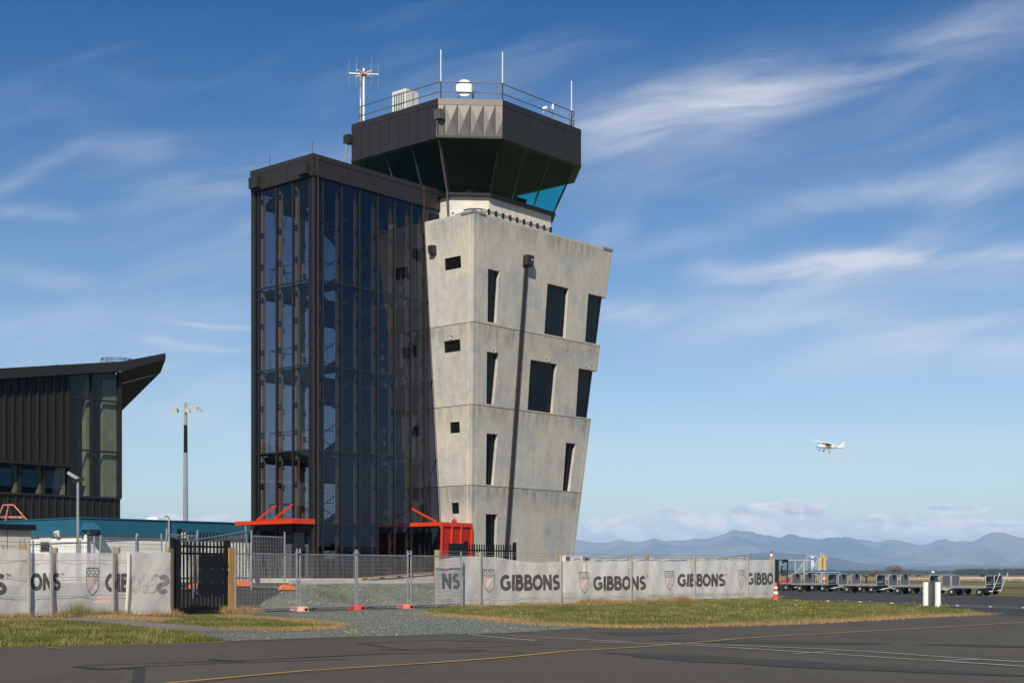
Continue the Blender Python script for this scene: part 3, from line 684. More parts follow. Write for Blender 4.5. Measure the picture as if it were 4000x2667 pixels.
for k in range(6): f = MB(); z = z0 - .6 - k * 2.6; f.bar(front(u0 - .02 + sl * (z - z0) - .11, z, .04), front(u0 - .02 + sl * (z - z0) + .11, z, .04), .05, .04, N); f.build('bracket', M['clad'], dp)
v0, z0 = on_left(*c8(200, 520)); head(v0, z0 + .02, .36, .42, .24, 'l', spout=False)
# small wall eyes above some openings
for face, (x, y) in (('l', c8(345, 1173)), ('f', c8(690, 1277)), ('f', c8(1123, 1355)), ('f', c8(1450, 1418))):
    f = MB()
    if face == 'f': u, z = on_front(x, y); a = front(u, z, 0); n = N
    else: v, z = on_left(x, y); a = left(v, z, 0); n = -R
    f.lathe(a, [(.06, 0), (.06, .03), (.03, .04), (.03, .1), (.05, .11), (.05, .14)], 8, n); f.bar(a + n * .08, a + n * .1 + Vector((0, 0, -.16)), .03)
    f.build('wall_eye', M['alu'], twr)
# metal caps on the parapet corners
f = MB(); z = ZT
a, b = on_left(*c8(420, 190))[0], on_front(*c8(622, 188))[0]
f.ubox(uL(z) - .03, uL(z) + .3, a, vF(z) - .0, z - .07, z + .05); f.ubox(uL(z) + .302, b, vF(z) - .3, vF(z) + .03, z - .07, z + .05)
c = on_front(*c8(1580, 470))[0]; f.ubox(c, uR(z) + .03, vF(z) - .3, vF(z) + .03, z - .07, z + .05); f.build('parapet_cap', M['galv2'], twr)
# cable tray with brackets along the parapet
f = MB(); ua, ub = u_at(c8(600, 0)[0], vF(ZT)), u_at(c8(1175, 0)[0], vF(ZT)); v_ = vF(ZT) - .1
for dz_ in (.12, .2): f.tube([P(ua, v_, ZT + .02 + dz_), P(ub, v_, ZT - .02 + dz_)], .022, 6)
for k in range(10): u = ua + .5 + (ub - ua - .6) * k / 9; f.ubox(u - .04, u + .04, v_ - .04, v_ + .06, ZT + .003, ZT + .3)
f.tube([P(ua, v_, ZT + .17), P(uL(ZT) + .5, vF(ZT) - .12, ZT + .2), P(uL(ZT) + .2, vF(ZT) - .5, ZT + .2), P(uL(ZT) + .12, vF(ZT) - 1.5, ZT + .15)], .035, 6)
f.build('cable_tray', M['dark'], twr)
f = MB(); v1 = v_at(c8(400, 0)[0], uL(ZT) + .1); f.ubox(uL(ZT) + .06, uL(ZT) + .2, v1 - .25, v1 + .3, ZT + .06, ZT + .26); f.build('junction_box', M['white'], twr)

# ---- the octagonal cab
UC, VC = 11.5, -1.62
def octo(ap, h, z): return [P(UC + a, VC + b, z) for a, b in ((-ap, -h), (-ap, h), (-h, ap), (h, ap), (ap, h), (ap, -h), (h, -ap), (-h, -ap))]
def ring(mb, A, B, cap=False):
    b = len(mb.v); n = len(A); mb.v += [tuple(p) for p in A + B]
    for k in range(n): mb.f.append((b + k, b + (k + 1) % n, b + n + (k + 1) % n, b + n + k)); mb.mi.append(mb.m)
    if cap: mb.f.append(tuple(range(b, b + n))[::-1]); mb.f.append(tuple(range(b + n, b + 2 * n))); mb.mi += [mb.m] * 2
f = MB(); ring(f, octo(3.65, 2.33, 17.6), octo(3.65, 2.33, 19.28), True); f.build('neck_wall', M['conc_light'], twr)
f = MB(); ring(f, octo(3.86, 2.42, 19.285), octo(3.86, 2.42, 19.42), True); f.build('sill', M['black'], twr)
Z0, Z1 = 19.42, 21.62; GA, GB = octo(3.76, 2.36, Z0), octo(4.74, 2.78, Z1)
for k in range(8):
    f = MB(); f.add([GA[k], GA[(k + 1) % 8], GB[(k + 1) % 8], GB[k]], [(0, 1, 2, 3)]); f.build('cab_glass', M['gl_cab'], twr, fix=False)
    f = MB(); f.bar(GA[k], GB[k], .11 if k in (1, 4) else .045, .09 if k in (1,) else .045); f.build('cab_mullion', M['dark'], twr)
    if k in (0, 2, 4, 6):
        for t in (.333, .667):
            f = MB(); f.bar(GA[k].lerp(GA[(k + 1) % 8], t), GB[k].lerp(GB[(k + 1) % 8], t), .030, .05); f.build('cab_mullion', M['clad2'], twr)
f = MB(); f.bar(P(UC + 1.4, VC - 3.4, Z0), P(UC + 1.6, VC - 4.3, Z1), .28, .2); f.bar(P(UC + 3.5, VC - 1.9, Z0), P(UC + 4.3, VC - 2.3, Z1), .30, .2); f.build('cab_column', M['void'], twr)
f = MB(); ring(f, octo(2.5, 1.5, 19.45), octo(2.7, 1.6, 20.1), True); f.build('control_desk', M['void'], twr)
f = MB(); ring(f, octo(4.70, 2.76, 21.625), octo(4.70, 2.76, 21.9), True); f.build('cab_ceiling', M['diode'], twr)
ZF0, ZF1 = 21.62, 23.44
f = MB(); A, B_ = octo(5.0, 2.91, ZF0 + .004), octo(5.0, 2.91, ZF1 - .06)
ring(f, A, B_); ring(f, octo(4.72, 2.77, ZF0 + .004), A); b = len(f.v); f.v += [tuple(p) for p in B_]; f.f.append(tuple(range(b, b + 8))); f.mi.append(0)
f.build('fascia_core', M['dark'], twr)
OF = octo(5.07, 2.95, 0)
def pt(k, t, z, out=0.0, base=OF):
    a, b = base[k], base[(k + 1) % 8]; p = a.lerp(b, t); nrm = Vector(((b - a).y, -(b - a).x, 0)).normalized()
    c = P(UC, VC, 0)
    if nrm.dot(p - c) < 0: nrm = -nrm
    q = p + nrm * out; return Vector((q.x, q.y, z))
for k in range(8):                 # coping, lip and standing-seam panels on each side
    f = MB(); f.hexa([pt(k, 0, 23.15, -.06), pt(k, 1, 23.15, -.06), pt(k, 1, 23.15, .012), pt(k, 0, 23.15, .012), pt(k, 0, 23.44, -.3), pt(k, 1, 23.44, -.3), pt(k, 1, 23.44, .0), pt(k, 0, 23.44, .0)])
    f.build('coping', M['clad2'] if k == 1 else M['clad'], twr)  # coping coloured brighter on the sunlit side
    f = MB(); f.hexa([pt(k, 0, ZF0, -.3), pt(k, 1, ZF0, -.3), pt(k, 1, ZF0, .015), pt(k, 0, ZF0, .015), pt(k, 0, ZF0 + .09, -.3), pt(k, 1, ZF0 + .09, -.3), pt(k, 1, ZF0 + .09, .015), pt(k, 0, ZF0 + .09, .015)]); f.build('fascia_lip', M['clad'], twr)
    if k == 1:                     # the folded bay, sun brightness put into its colour: pyramids pressed into each sheet
        cuts = [0, .10, .30, .50, .70, .885, 1.0]; za, zb = ZF0 + .1, 23.14
        for i in range(6):
            t0, t1 = cuts[i] + .004, cuts[i + 1] - .004; f = MB(); zm = (za + zb) / 2
            if 0 < i < 5:
                c = [pt(k, t0, za), pt(k, t1, za), pt(k, t1, zb), pt(k, t0, zb), pt(k, (t0 + t1) / 2, zm, .06)]
                f.add(c, [(0, 1, 4), (1, 2, 4), (2, 3, 4), (3, 0, 4)])
            elif i == 0: f.add([pt(k, t0, za), pt(k, t1, za), pt(k, t1, zb), pt(k, t0, zb), pt(k, t0, zm, .055)], [(0, 1, 4), (1, 2, 4), (2, 3, 4)])
            else: f.add([pt(k, t0, za), pt(k, t1, za), pt(k, t1, zb), pt(k, t0, zb), pt(k, t1, zm, .055)], [(0, 1, 4), (2, 3, 4), (3, 0, 4)])
            f.build('folded_panel', M['clad2'], twr, fix=False)
    else:
        n = 6 if k % 2 else 10; n = 9 if k % 2 == 0 else 5
        for i in range(n):
            f = MB(); t0, t1 = i / n + .003, (i + 1) / n - .003; za, zb = ZF0 + .1, 23.14
            f.hexa([pt(k, t0, za, -.05), pt(k, t1, za, -.05), pt(k, t1, za, .0), pt(k, t0, za, .0), pt(k, t0, zb, -.05), pt(k, t1, zb, -.05), pt(k, t1, zb, .0), pt(k, t0, zb, .0)])
            f.build('fascia_panel', M['clad'], twr)
# roof rail
RB = octo(4.78, 2.76, 0); f = MB(); rp = MB()
for z in (23.86, 24.32):
    f.tube([Vector((p.x, p.y, z)) for p in RB + [RB[0]]], .026, 6)
f.build('handrail', M['rail'], twr)
for k in range(8):
    n = 3 if k % 2 == 0 else 2
    for i in range(n if k % 2 else n):
        t = (i + .06) / n if i else .03; p = pt(k, t, 0, 0, RB); f = MB(); f.tube([Vector((p.x, p.y, 23.4)), Vector((p.x, p.y, 24.32))], .024, 6); f.build('rail_post', M['rail'], twr)
    p = pt(k, .93, 0, 0, RB); f = MB(); f.tube([Vector((p.x, p.y, 23.4)), Vector((p.x, p.y, 24.32))], .024, 6); f.build('rail_post', M['rail'], twr)
# rainwater heads on the cab and the pipe down a corner mullion
Av = OF[1]; Lv = OF[0]
def cbox(mb, c, a, b, z0, z1):      # box about c with half sides along R and N
    q = [c - R * a + N * b, c + R * a + N * b, c + R * a - N * b, c - R * a - N * b]
    mb.hexa([Vector((p.x, p.y, z0)) for p in q] + [Vector((p.x, p.y, z1)) for p in q])
f = MB(); cbox(f, Av + Vector((.06, -.1, 0)), .16, .2, 22.42, 22.86); o = f.build('rainwater_head', M['clad2'], twr)
f = MB(); q = Av + Vector((-.05, -.16, 0)); f.tube([Vector((q.x, q.y, 22.35)), Vector((q.x, q.y, 21.6)), GB[1] + Vector((-.06, -.1, -.1)), GA[1] + Vector((-.06, -.12, .05)), GA[1] + Vector((-.05, -.05, -.3)), GA[1] + Vector((.02, 0, -1.6))], .05, 8); f.build('downpipe', M['clad2'], twr)
f = MB(); cbox(f, Lv + Vector((-.12, 0, 0)), .2, .2, 22.5, 22.9); f.build('rainwater_head', M['clad'], twr)
f = MB(); q = Lv + Vector((-.26, -.05, 0)); f.tube([Vector((q.x, q.y, 22.5)), Vector((q.x, q.y, 21.5)), Vector((q.x + .25, q.y, 21.4)), GB[0] + Vector((-.05, -.05, -.3))], .05, 8); f.build('downpipe', M['galv2'], twr)
RZ = 23.40
# ---- things standing on the cab roof
def whip(x, ytop, ymid, ybot, u, v, label):
    t = thing('whip_antenna', label, 'antenna', P(u, v, z_at(ybot, u, v)), 'white whip antennas on the roof rail')
    f = MB(); zt, zm, zb = (z_at(y, u, v) for y in (ytop, ymid, ybot))
    f.tube([P(u, v, zm), P(u, v, zt)], .026, 8); f.build('rod', M['white'], t)
    f = MB(); f.tube([P(u, v, zb - .9), P(u, v, zm + .01)], .03, 8, .02); f.build('base', M['dark'], t)
p = RB[1]; uu, vv_ = uvof(p.x, p.y); whip(1722, 195, 318, 330, u_at(1722, vv_ + .05), vv_ + .05, 'white whip antenna just above the boxy rainwater head of the cab')
p = RB[2]; uu, vv_ = uvof(p.x, p.y); whip(1963, 203, 325, 334, u_at(1963, vv_), vv_, 'white whip antenna nearest the round white dish on its sunlit corner side')
p = RB[3]; uu, vv_ = uvof(p.x, p.y); whip(2232.6, 317, 433, 446, u_at(2232.6, vv_), vv_, 'white whip antenna at the far low end of the roof rail by the camera')
v = 1.9; u = u_at(1814, v); zc = z_at(346, u, v)
t = thing('dish_antenna', 'round white microwave dish clamped to the cab roof rail', 'dish', P(u, v, RZ))
dd = (Vector((0, 0, zc)) + P(u, v, 0)); ax = Vector((.05, -1, -.03)).normalized()
f = MB(); f.lathe(dd, [(.02, -.22), (.2, -.2), (.36, -.1), (.395, -.02), (.40, .03), (.39, .05), (.2, .07), (.01, .075)], 36, ax); f.build('reflector', M['white'], t, smooth=False)
f = MB(); f.tube([dd - ax * .2, dd - ax * .35 + Vector((.3, 0, 0))], .04, 8); f.tube([P(u, v, 0) + Vector((.4, .4, RZ)), P(u, v, 0) + Vector((.4, .4, RZ + 1.1))], .035, 8); f.tube([dd - ax * .35 + Vector((.3, 0, 0)), dd + Vector((.52, .3, -.05))], .03, 8); f.build('mount', M['galv2'], t)
f = MB(); f.tube([dd + Vector((-.3, .2, -.3)), dd + Vector((-.22, .2, -.5)), dd + Vector((0, .2, -.58)), dd + Vector((.2, .2, -.5))], .018, 6); f.build('cable', M['black'], t)
# dipole array
u = UC - 4.2; v = v_at(1421, u); base = P(u, v, RZ)
t = thing('dipole_array', 'white star-shaped dipole array antenna with upright rods on a tall mast', 'antenna', base)
zh = z_at(290, u, v); hub = P(u, v, zh); pm = 5556 / Yuv(u, v)
f = MB(); f.tube([P(u, v, RZ), P(u, v, zh + .28)], .055, 8); f.tube([P(u, v, RZ) + Vector((-.16, 0, 0)), P(u, v, zh - .1) + Vector((-.16, 0, 0))], .03, 6); f.build('mast', M['white'], t)
f = MB(); f.lathe(hub - Vector((0, 0, .1)), [(.1, 0), (.12, .05), (.12, .15), (.1, .2)], 10); f.build('hub', M['red'], t)
for k in range(6):
    a = radians(8 + 60 * k); e = hub + Vector((.72 * cos(a), .72 * sin(a), .05 * sin(a))); f = MB(); f.tube([hub, e], .042, 8); arm = f.build('arm', M['white'], t)
    f = MB(); f.tube([e + Vector((0, 0, -.62)), e + Vector((0, 0, .62))], .016, 6); f.build('dipole', M['galv'], arm)
# condenser cabinet
u = UC - 3.6; v = v_at(1583, u); zt_ = z_at(362, u, v)
t = thing('condenser_unit', 'tall cream air conditioning condenser with wire grille on the cab roof', 'air conditioner', P(u, v, RZ))
f = MB(); cbox(f, P(u, v, 0), .42, .48, RZ + .08, zt_); f.build('cabinet', M['offwhite'], t)
f = MB(); q0 = P(u - .425, v, 0)
for k in range(13): z = RZ + .25 + k * (zt_ - RZ - .4) / 12; f.bar(Vector((q0.x, q0.y, z)) - N * .38, Vector((q0.x, q0.y, z)) + N * .40, .028, .02)
for k in range(6): w_ = -.38 + .78 * k / 5; f.bar(Vector((q0.x, q0.y, RZ + .25)) + N * w_ - R * .012, Vector((q0.x, q0.y, zt_ - .15)) + N * w_ - R * .012, .02, .02)
f.build('grille', M['white'], t)
f = MB(); f.quad(*[Vector((q0.x, q0.y, z)) + N * a - R * .003 for a, z in ((-.38, RZ + .22), (.40, RZ + .22), (.40, zt_ - .12), (-.38, zt_ - .12))]); f.build('coil', mat('teal_coil', (.03, .10, .11), .5), t, fix=False)
f = MB(); cbox(f, P(u, v, 0), .3, .4, RZ, RZ + .08); f.build('foot', M['galv'], t)
# surveillance camera on the rail
v = VC + 4.8; u = u_at(2138, v); z = z_at(424, u, v)
t = thing('security_camera', 'small white surveillance camera on a bracket at the cab rail', 'camera', P(u, v, z - .3))
f = MB(); f.bar(P(u, v, z) + Vector((-.24, -.04, -.03)), P(u, v, z) + Vector((-.02, -.02, .04)), .11, .11); f.tube([P(u, v, z) + Vector((-.18, 0, 0)), P(u, v, z) + Vector((-.18, 0, -.22))], .02, 6); f.build('housing', M['white'], t)
f = MB(); f.tube([P(u, v, z) + Vector((0, 0, .03)), P(u, v, z) + Vector((.16, .05, .02)), P(u, v, z) + Vector((.3, .1, .16))], .025, 6); f.bar(P(u, v, z) + Vector((.27, .1, -.02)), P(u, v, z) + Vector((.27, .1, .24)), .07); f.build('bracket', M['galv'], t)

# ================================================================ glazed stair tower
stw = thing('stair_tower', 'dark glazed stair tower with timber posts behind tinted glass and black parapet', 'stair tower', P(3.5, -2, 1.2))
ZG0, ZG1, ZP = 1.21, 18.72, 19.67; TZ = [3.60, 6.82, 10.55, 14.27]; VD = -4.05
umul = [.0, .52, 1.63, 2.71, 3.82, 4.91, 5.99, 6.9, 8.0]; vmul = [0, -.25, -1.37, -2.49, -3.72, VD]
lev = [ZG0] + TZ + [ZG1]
def panes(axis_pts, fn, m):
    for a, b in zip(axis_pts, axis_pts[1:]):
        for z0, z1 in zip(lev, lev[1:]):
            f = MB(); f.add([fn(a, z0), fn(b, z0), fn(b, z1), fn(a, z1)], [(0, 1, 2, 3)]); f.build('glass_pane', m, stw, fix=False)
panes(umul, lambda u, z: P(u, 0, z), M['gl_right'])
panes(vmul[::-1], lambda v, z: P(0, v, z), M['gl_left'])
for z0, z1 in zip(lev, lev[1:]):
    f = MB(); f.add([P(3.6, VD, z0), P(0, VD, z0), P(0, VD, z1), P(3.6, VD, z1)], [(0, 1, 2, 3)]); f.build('rear_pane', M['gl_left'], stw, fix=False)
for u in umul[1:-1]:
    f = MB(); f.ubox(u - .032, u + .032, -.07, .045, ZG0, ZG1); f.build('mullion', M['dark'], stw)
for v in vmul[1:-1]:
    f = MB(); f.ubox(-.045, .07, v - .035, v + .035, ZG0, ZG1); f.build('mullion', M['dark'], stw)
for z in TZ:
    f = MB(); f.ubox(.11, 7.9, -.05, .035, z - .028, z + .028); f.build('transom', M['dark'], stw)
    f = MB(); f.ubox(-.035, .05, VD + .1, -.11, z - .028, z + .028); f.build('transom', M['dark'], stw)
    f = MB(); f.ubox(.05, 3.6, VD - .02, VD + .05, z - .05, z + .05); f.build('transom', M['dark'], stw)
f = MB(); f.ubox(-.06, .04, -.06, .07, .95, ZG1 - .0); f.build('corner_column', M['clad'], stw)
f = MB(); f.ubox(-.10, .14, VD - .12, VD + .12, 1.0, ZG1); f.build('corner_column', M['clad'], stw)
f = MB(); f.ubox(.042, .2, -.02, .04, ZG0, ZG1); f.ubox(-.03, .02, -.22, -.065, ZG0, ZG1); f.build('edge_frame', M['black'], stw)
# timber posts with chamfered ends and bolt plates, one to a storey
def tpost(u0, u1, v0, v1, z0, z1, kind):
    f = MB(); c = .26
    if kind == 'u': f.hexa([P(u0, v1, z0), P(u1, v1, z0), P(u1, v0, z0), P(u0, v0, z0), P(u0, v1, z1), P(u1, v1, z1), P(u1, v0, z1 - c), P(u0, v0, z1 - c)])
    else: f.hexa([P(u0, v1, z0), P(u1, v1, z0), P(u1, v0, z0), P(u0, v0, z0), P(u0, v1, z1), P(u1, v1, z1 - c), P(u1, v0, z1 - c), P(u0, v0, z1)])
    o = f.build('timber_post', M['timber'], stw)
    f = MB()
    for zz in (z0 + .55 * (z1 - z0), z1 - .42, ) + ((z0 + .22 * (z1 - z0),) if z1 - z0 > 3.5 else ()):
        for dz_ in (-.07, .07):
            if kind == 'u': f.ubox(u1 - .002, u1 + .02, v1 - .2, v1 - .04, zz + dz_ - .05, zz + dz_ + .05); f.ubox(u0 - .02, u1 + .06, v1, v1 + .02, zz + dz_ - .05, zz + dz_ + .05)
            else: f.ubox(u0 - .02, u0 + .002, v0 - .04, v1 + .04, zz + dz_ - .05, zz + dz_ + .05)
    f.build('bolt_plate', M['black'], o)
for z0, z1 in zip(lev, lev[1:]):
    for u in umul[1:-1]: tpost(u - .13, u - .04, -.27, -.11, z0 + .05, z1 - .08, 'u')
    for v in vmul[1:-1]: tpost(.11, .27, v + .04, v + .13, z0 + .05, z1 - .08, 'v')
    for u in (1.3, 2.6, 3.7): tpost(u - .05, u + .05, VD + .1, VD + .4, z0 + .05, z1 - .1, 'u')
# parapet
f = MB(); f.ubox(-.1, 8.1, VD - .1, .08, ZG1 + .02, ZG1 + .9); f.build('parapet', M['dark'], stw)
f = MB(); f.ubox(-.14, 8.12, VD - .14, .13, ZP - .22, ZP); f.build('coping', M['clad'], stw)
f = MB(); f.ubox(-.13, 8.11, VD - .12, .12, ZG1, ZG1 + .06); f.build('head_flashing', M['clad'], stw)
pu = [-.1, .75, 1.9, 3.0, 4.05, 5.1, 6.2, 7.15, 8.1]
for a, b in zip(pu, pu[1:]):
    f = MB(); f.ubox(a + .008, b - .008, .08, .11, ZG1 + .065, ZP - .225); f.build('parapet_panel', M['clad'], stw)
for a, b in ((-.1, .5), (.5, 1.6), (1.6, 2.75), (2.75, 4.15)):
    f = MB(); f.ubox(-.13, -.1, -b + .008, -a - .008, ZG1 + .065, ZP - .225); f.build('parapet_panel', M['clad'], stw)
f = MB(); f.ubox(6.72, 8.1, -.08, .03, 17.4, ZG1); o = f.build('link_wall', M['clad'], stw)
f = MB(); f.ubox(7.15, 7.95, .03, .05, 17.4, 18.5); f.build('link_window', M['wglass'], o)
for (u, v, w_, d_) in ((-.25, -.36, .14, .28), (-.22, VD + .32, .14, .30)):
    f = MB(); f.ubox(u - w_, u + w_ - .05, v - d_, v + d_, ZG1 + .08, ZG1 + .58); f.build('rainwater_head', M['clad'], stw)
f = MB(); f.ubox(-.20, -.125, -.42, -.32, 1.1, ZG1 + .1); f.build('downpipe', M['clad'], stw) if False else None
f = MB(); f.tube([P(.16, .1, 1.0), P(.17, .1, ZG1), P(.05, .15, ZP), P(.0, 0, ZP + .02)], .018, 6)
f.tube([P(uL(ZB) - .04, .06, 1.2), P(uL(17.9) - .04, .06, 17.9), P(6.72, .14, 18.2), P(6.7, .14, ZP)], .018, 6); f.build('lightning_strap', M['copper'], stw)
for x, y0, y1, v in ((1054, 604, 655, -3.1), (1220, 553, 605, -.1)):
    u = u_at(x, v); t = thing('lightning_rod', 'thin copper lightning rod on the parapet ' + ('near the outer corner' if x < 1100 else 'above the sharp corner') + ' of the stair tower', 'lightning rod', P(u, v, ZP), 'lightning rods on the stair tower')
    f = MB(); f.tube([P(u, v, ZP - .02), P(u, v, z_at(y0, u, v))], .014, 6); f.build('rod', M['copper'], t)
    f = MB(); f.lathe(P(u, v, ZP), [(.05, 0), (.05, .05), (.02, .07)], 8); f.build('clamp', M['copper'], t)
# inside: landings, flights, guards
sl0 = [1.22] + TZ
for z in TZ + [ZG1 - .35]:
    f = MB(); f.ubox(.42, 2.0, -3.6, -.5, z - .12, z + .02)
    f.ubox(.42, .9, -3.95, -.3, z - .42, z - .12); f.ubox(.42, 3.3, -3.95, -3.4, z - .42, z - .12); f.build('landing', M['brown'], stw)
    f = MB(); f.ubox(6.2, 8.0, -3.9, -.5, z - .25, z); f.build('floor_slab', M['conc'], stw)
    f = MB()
    for (a, b) in (((.45, -.5), (.45, -3.5)), ((.45, -3.5), (1.9, -3.5)), ((.45, -.5), (1.6, -.5))):
        f.tube([P(*a, z + .95), P(*b, z + .95)], .024, 6); f.tube([P(*a, z), P(*a, z + .95)], .02, 6)
    f.build('guard_rail', M['rail'], stw)
for z0, z1 in zip(sl0, TZ + [ZG1 - .35]):
    if z1 - z0 < 2: continue
    zm = (z0 + z1) / 2
    for (ua, za, ub, zb, v) in ((2.0, z0, 5.8, zm + .55, -1.1), (5.8, zm - .2, 2.0, z1, -2.75)):
        f = MB(); n = 11
        for vv in (v - .55, v + .55): f.bar(P(ua, vv, za), P(ub, vv, zb), .03, .28)
        st = f.build('stair_flight', M['dark'], stw)
        f = MB()
        for k in range(n): t_ = (k + .5) / n; u, z = ua + (ub - ua) * t_, za + (zb - za) * t_ + .05; f.ubox(u - .16, u + .16, v - .52, v + .52, z - .03, z)
        f.build('tread', M['galv2'], st)
        f = MB()
        for vv in (v - .55, v + .55): f.tube([P(ua, vv, za + .95), P(ub, vv, zb + .95)], .022, 6)
        f.build('stair_rail', M['rail'], st)
f = MB(); f.ubox(5.2, 8.0, VD - .1, VD + .02, ZG0, ZG1)
f.ubox(3.6, 5.2, VD - .1, VD + .02, ZG0, ZG0 + .9); f.build('rear_wall', M['void'], stw)
for z0, z1 in zip(lev, lev[1:]):
    f = MB(); f.ubox(3.6, 5.2, VD - .1, VD + .02, z1 - 1.1, z1 + .2); f.build('rear_spandrel', M['void'], stw)
    f = MB()
    for k in range(17): u = 3.6 + 1.6 * k / 16; f.bar(P(u, VD, z0), P(u, VD, z1 - 1.0), .022)
    for k in range(int((z1 - z0 - 1) / .1)): f.bar(P(3.6, VD + .012, z0 + k * .1), P(5.2, VD + .012, z0 + k * .1), .022)
    f.build('mesh_screen', M['galv2'], stw)
for q in (((.6, -3.6, 18.3), (1.6, -3.6, 14.6)), ((1.6, -3.6, 18.3), (.6, -3.6, 14.6))):
    f = MB(); f.tube([P(*q[0]), P(*q[1])], .016, 6); f.build('bracing_rod', M['dark'], stw)
for k, y in enumerate((853, 1177, 1497)):
    v = -.75; u = u_at(1345, v); z = z_at(y, u, v)
    t = thing('globe_lamp', ['topmost white globe lamp behind the blue glass of the stair tower', 'middle white globe lamp behind the blue glass of the stair tower', 'lowest white globe lamp behind the blue glass of the stair tower'][k], 'lamp', P(u, v, z + .3), 'globe lamps in the stair tower')
    f = MB(); f.lathe(P(u, v, z), [(.01, -.16), (.09, -.14), (.14, -.08), (.165, 0)], 18); f.build('bowl', M['white'], t)
    f = MB(); f.lathe(P(u, v, z), [(.17, 0), (.14, .08), (.06, .13), (.03, .15), (.03, .3)], 18); f.build('shade', M['black'], t)
f = MB(); f.ubox(.1, 7.9, VD + .1, -.1, 1.203, 1.215); f.build('darkening_sheet', M['void'], stw)  # black sheet added to darken the ground floor seen through the glass
f = MB(); f.ubox(-.5, 8.1, VD - .5, .35, .8, 1.2); f.build('plinth', M['plinth'], stw)
# ground floor: door leaves, noticeboard and lettering
f = MB(); f.ubox(-.02, .02, -3.6, -2.5, ZG0, 3.3); f.build('door', M['wglass'], stw)
u = -.05; f = MB(); v1 = v_at(1148, u); v2 = v_at(1190, u); f.ubox(u - .02, u, min(v1, v2), max(v1, v2), z_at(2148, u, v1), z_at(2080, u, v1)); f.build('notice_board', M['grey'], stw)
f = MB(); vx = v_at(1122, -.06)
for k, s in enumerate(('SPRINKLER', 'STOP VALVE', 'INSIDE', 'FFP NELSON')):
    text_mb(f, s, P(-.065, vx + .0, z_at(2129 + 8 * k, -.06, vx)), N, (0, 0, 1), .075)
f.build('door_lettering', M['offwhite'], stw, fix=False)
# red canopies
cz = 3.66
can = thing('entrance_canopy', 'flat orange-red canopy with two struts on the sunlit narrow side of the stair tower', 'canopy', P(-.6, -1.8, cz), 'orange-red entrance canopies')
f = MB(); f.hexa([P(-1.25, .1, cz - .07), P(-.05, .1, cz - .07), P(-.05, -3.75, cz - .07), P(-1.25, -3.75, cz - .07), P(-1.25, .1, cz + .02), P(-.05, .1, cz + .02), P(-.05, -3.75, cz + .02), P(-1.25, -3.75, cz + .02)]); f.build('roof_sheet', M['redpanel'], can)
f = MB(); f.ubox(-1.3, -1.25, -3.8, .12, cz - .1, cz + .07); f.ubox(-1.25, -.05, .1, .15, cz - .1, cz + .12); f.ubox(-1.25, -.05, -3.8, -3.75, cz - .1, cz + .07)
for v in (-1.0, -2.2): f.ubox(-1.25, -.05, v - .04, v + .04, cz + .025, cz + .16)
f.build('edge_beam', M['red'], can)
for v, x in ((-2.49, 1076), (-1.37, 1142)):
    f = MB(); f.bar(P(-.03, v, 4.46), P(-1.12, v, cz + .1), .07, .07); f.build('strut', M['red'], can)
cz = 3.70
can = thing('portal_canopy', 'orange-red canopy and ribbed side screen against the concrete tower foot', 'canopy', P(6.8, 1, 1.2), 'orange-red entrance canopies')
vv_ = vF(3.6) + .02; uc_ = 5.9; ue = uL(3.6) - .03
f = MB(); f.ubox(uc_, ue, .08, vv_, cz - .05, cz); f.build('roof_sheet', M['redpanel'], can)
f = MB(); f.ubox(uc_ - .05, uc_, .06, vv_ + .06, cz - .1, cz + .07); f.ubox(uc_, ue, vv_, vv_ + .07, cz - .12, cz + .06); f.build('edge_beam', M['red'], can)
f = MB(); f.bar(P(5.99, .06, 4.44), P(5.95, 1.7, cz + .08), .07, .07); f.build('strut', M['red'], can)
f = MB(); f.hexa([P(uc_ - .12, vv_ - .06, 1.0), P(ue + .15, vv_ - .1, 1.0), P(ue + .15, vv_ - .13, 1.0), P(uc_ - .12, vv_ - .1, 1.0), P(uc_ + .0, vv_, cz - .1), P(ue, vv_, cz - .1), P(ue, vv_ - .03, cz - .1), P(uc_, vv_ - .03, cz - .1)]); scr = f.build('side_screen', M['redpanel'], can)
for k, u in enumerate((uc_, uc_ + .66, uc_ + 1.28, ue - .02)):
    f = MB(); f.bar(P(u - .06, vv_ + .0, 1.0), P(u, vv_ + .04, cz - .12), .07, .09, N); f.build('rib', M['red'], scr)
f = MB(); f.hexa([left(.35, 1.2, .03), left(1.75, 1.2, .03), left(1.75, 1.2, 0), left(.35, 1.2, 0), left(.35, 3.45, .03), left(1.75, 3.45, .03), left(1.75, 3.45, 0), left(.35, 3.45, 0)]); dr = f.build('tower_door', M['black'], twr)
f = MB(); f.add([left(a, b, .035) for a, b in ((.5, 1.6), (.95, 1.6), (.95, 3.2), (.5, 3.2))], [(0, 1, 2, 3)]); f.add([left(a, b, .035) for a, b in ((1.15, 1.6), (1.6, 1.6), (1.6, 3.2), (1.15, 3.2))], [(0, 1, 2, 3)]); f.build('door_glass', M['wglass'], dr, fix=False)
v, z = on_left(1779.5, 2036)
t = thing('fire_bell', 'round red fire alarm bell on the pale concrete above the red screen', 'alarm bell', left(v, z))
f = MB(); f.lathe(left(v, z), [(.05, 0), (.07, .06), (.13, .07), (.14, .10), (.10, .15), (.03, .17)], 20, -R); f.build('gong', M['lampred'], t, smooth=True)
f = MB(); f.lathe(left(v, z), [(.08, 0), (.08, .05)], 12, -R); f.build('back_box', M['lampred'], t)
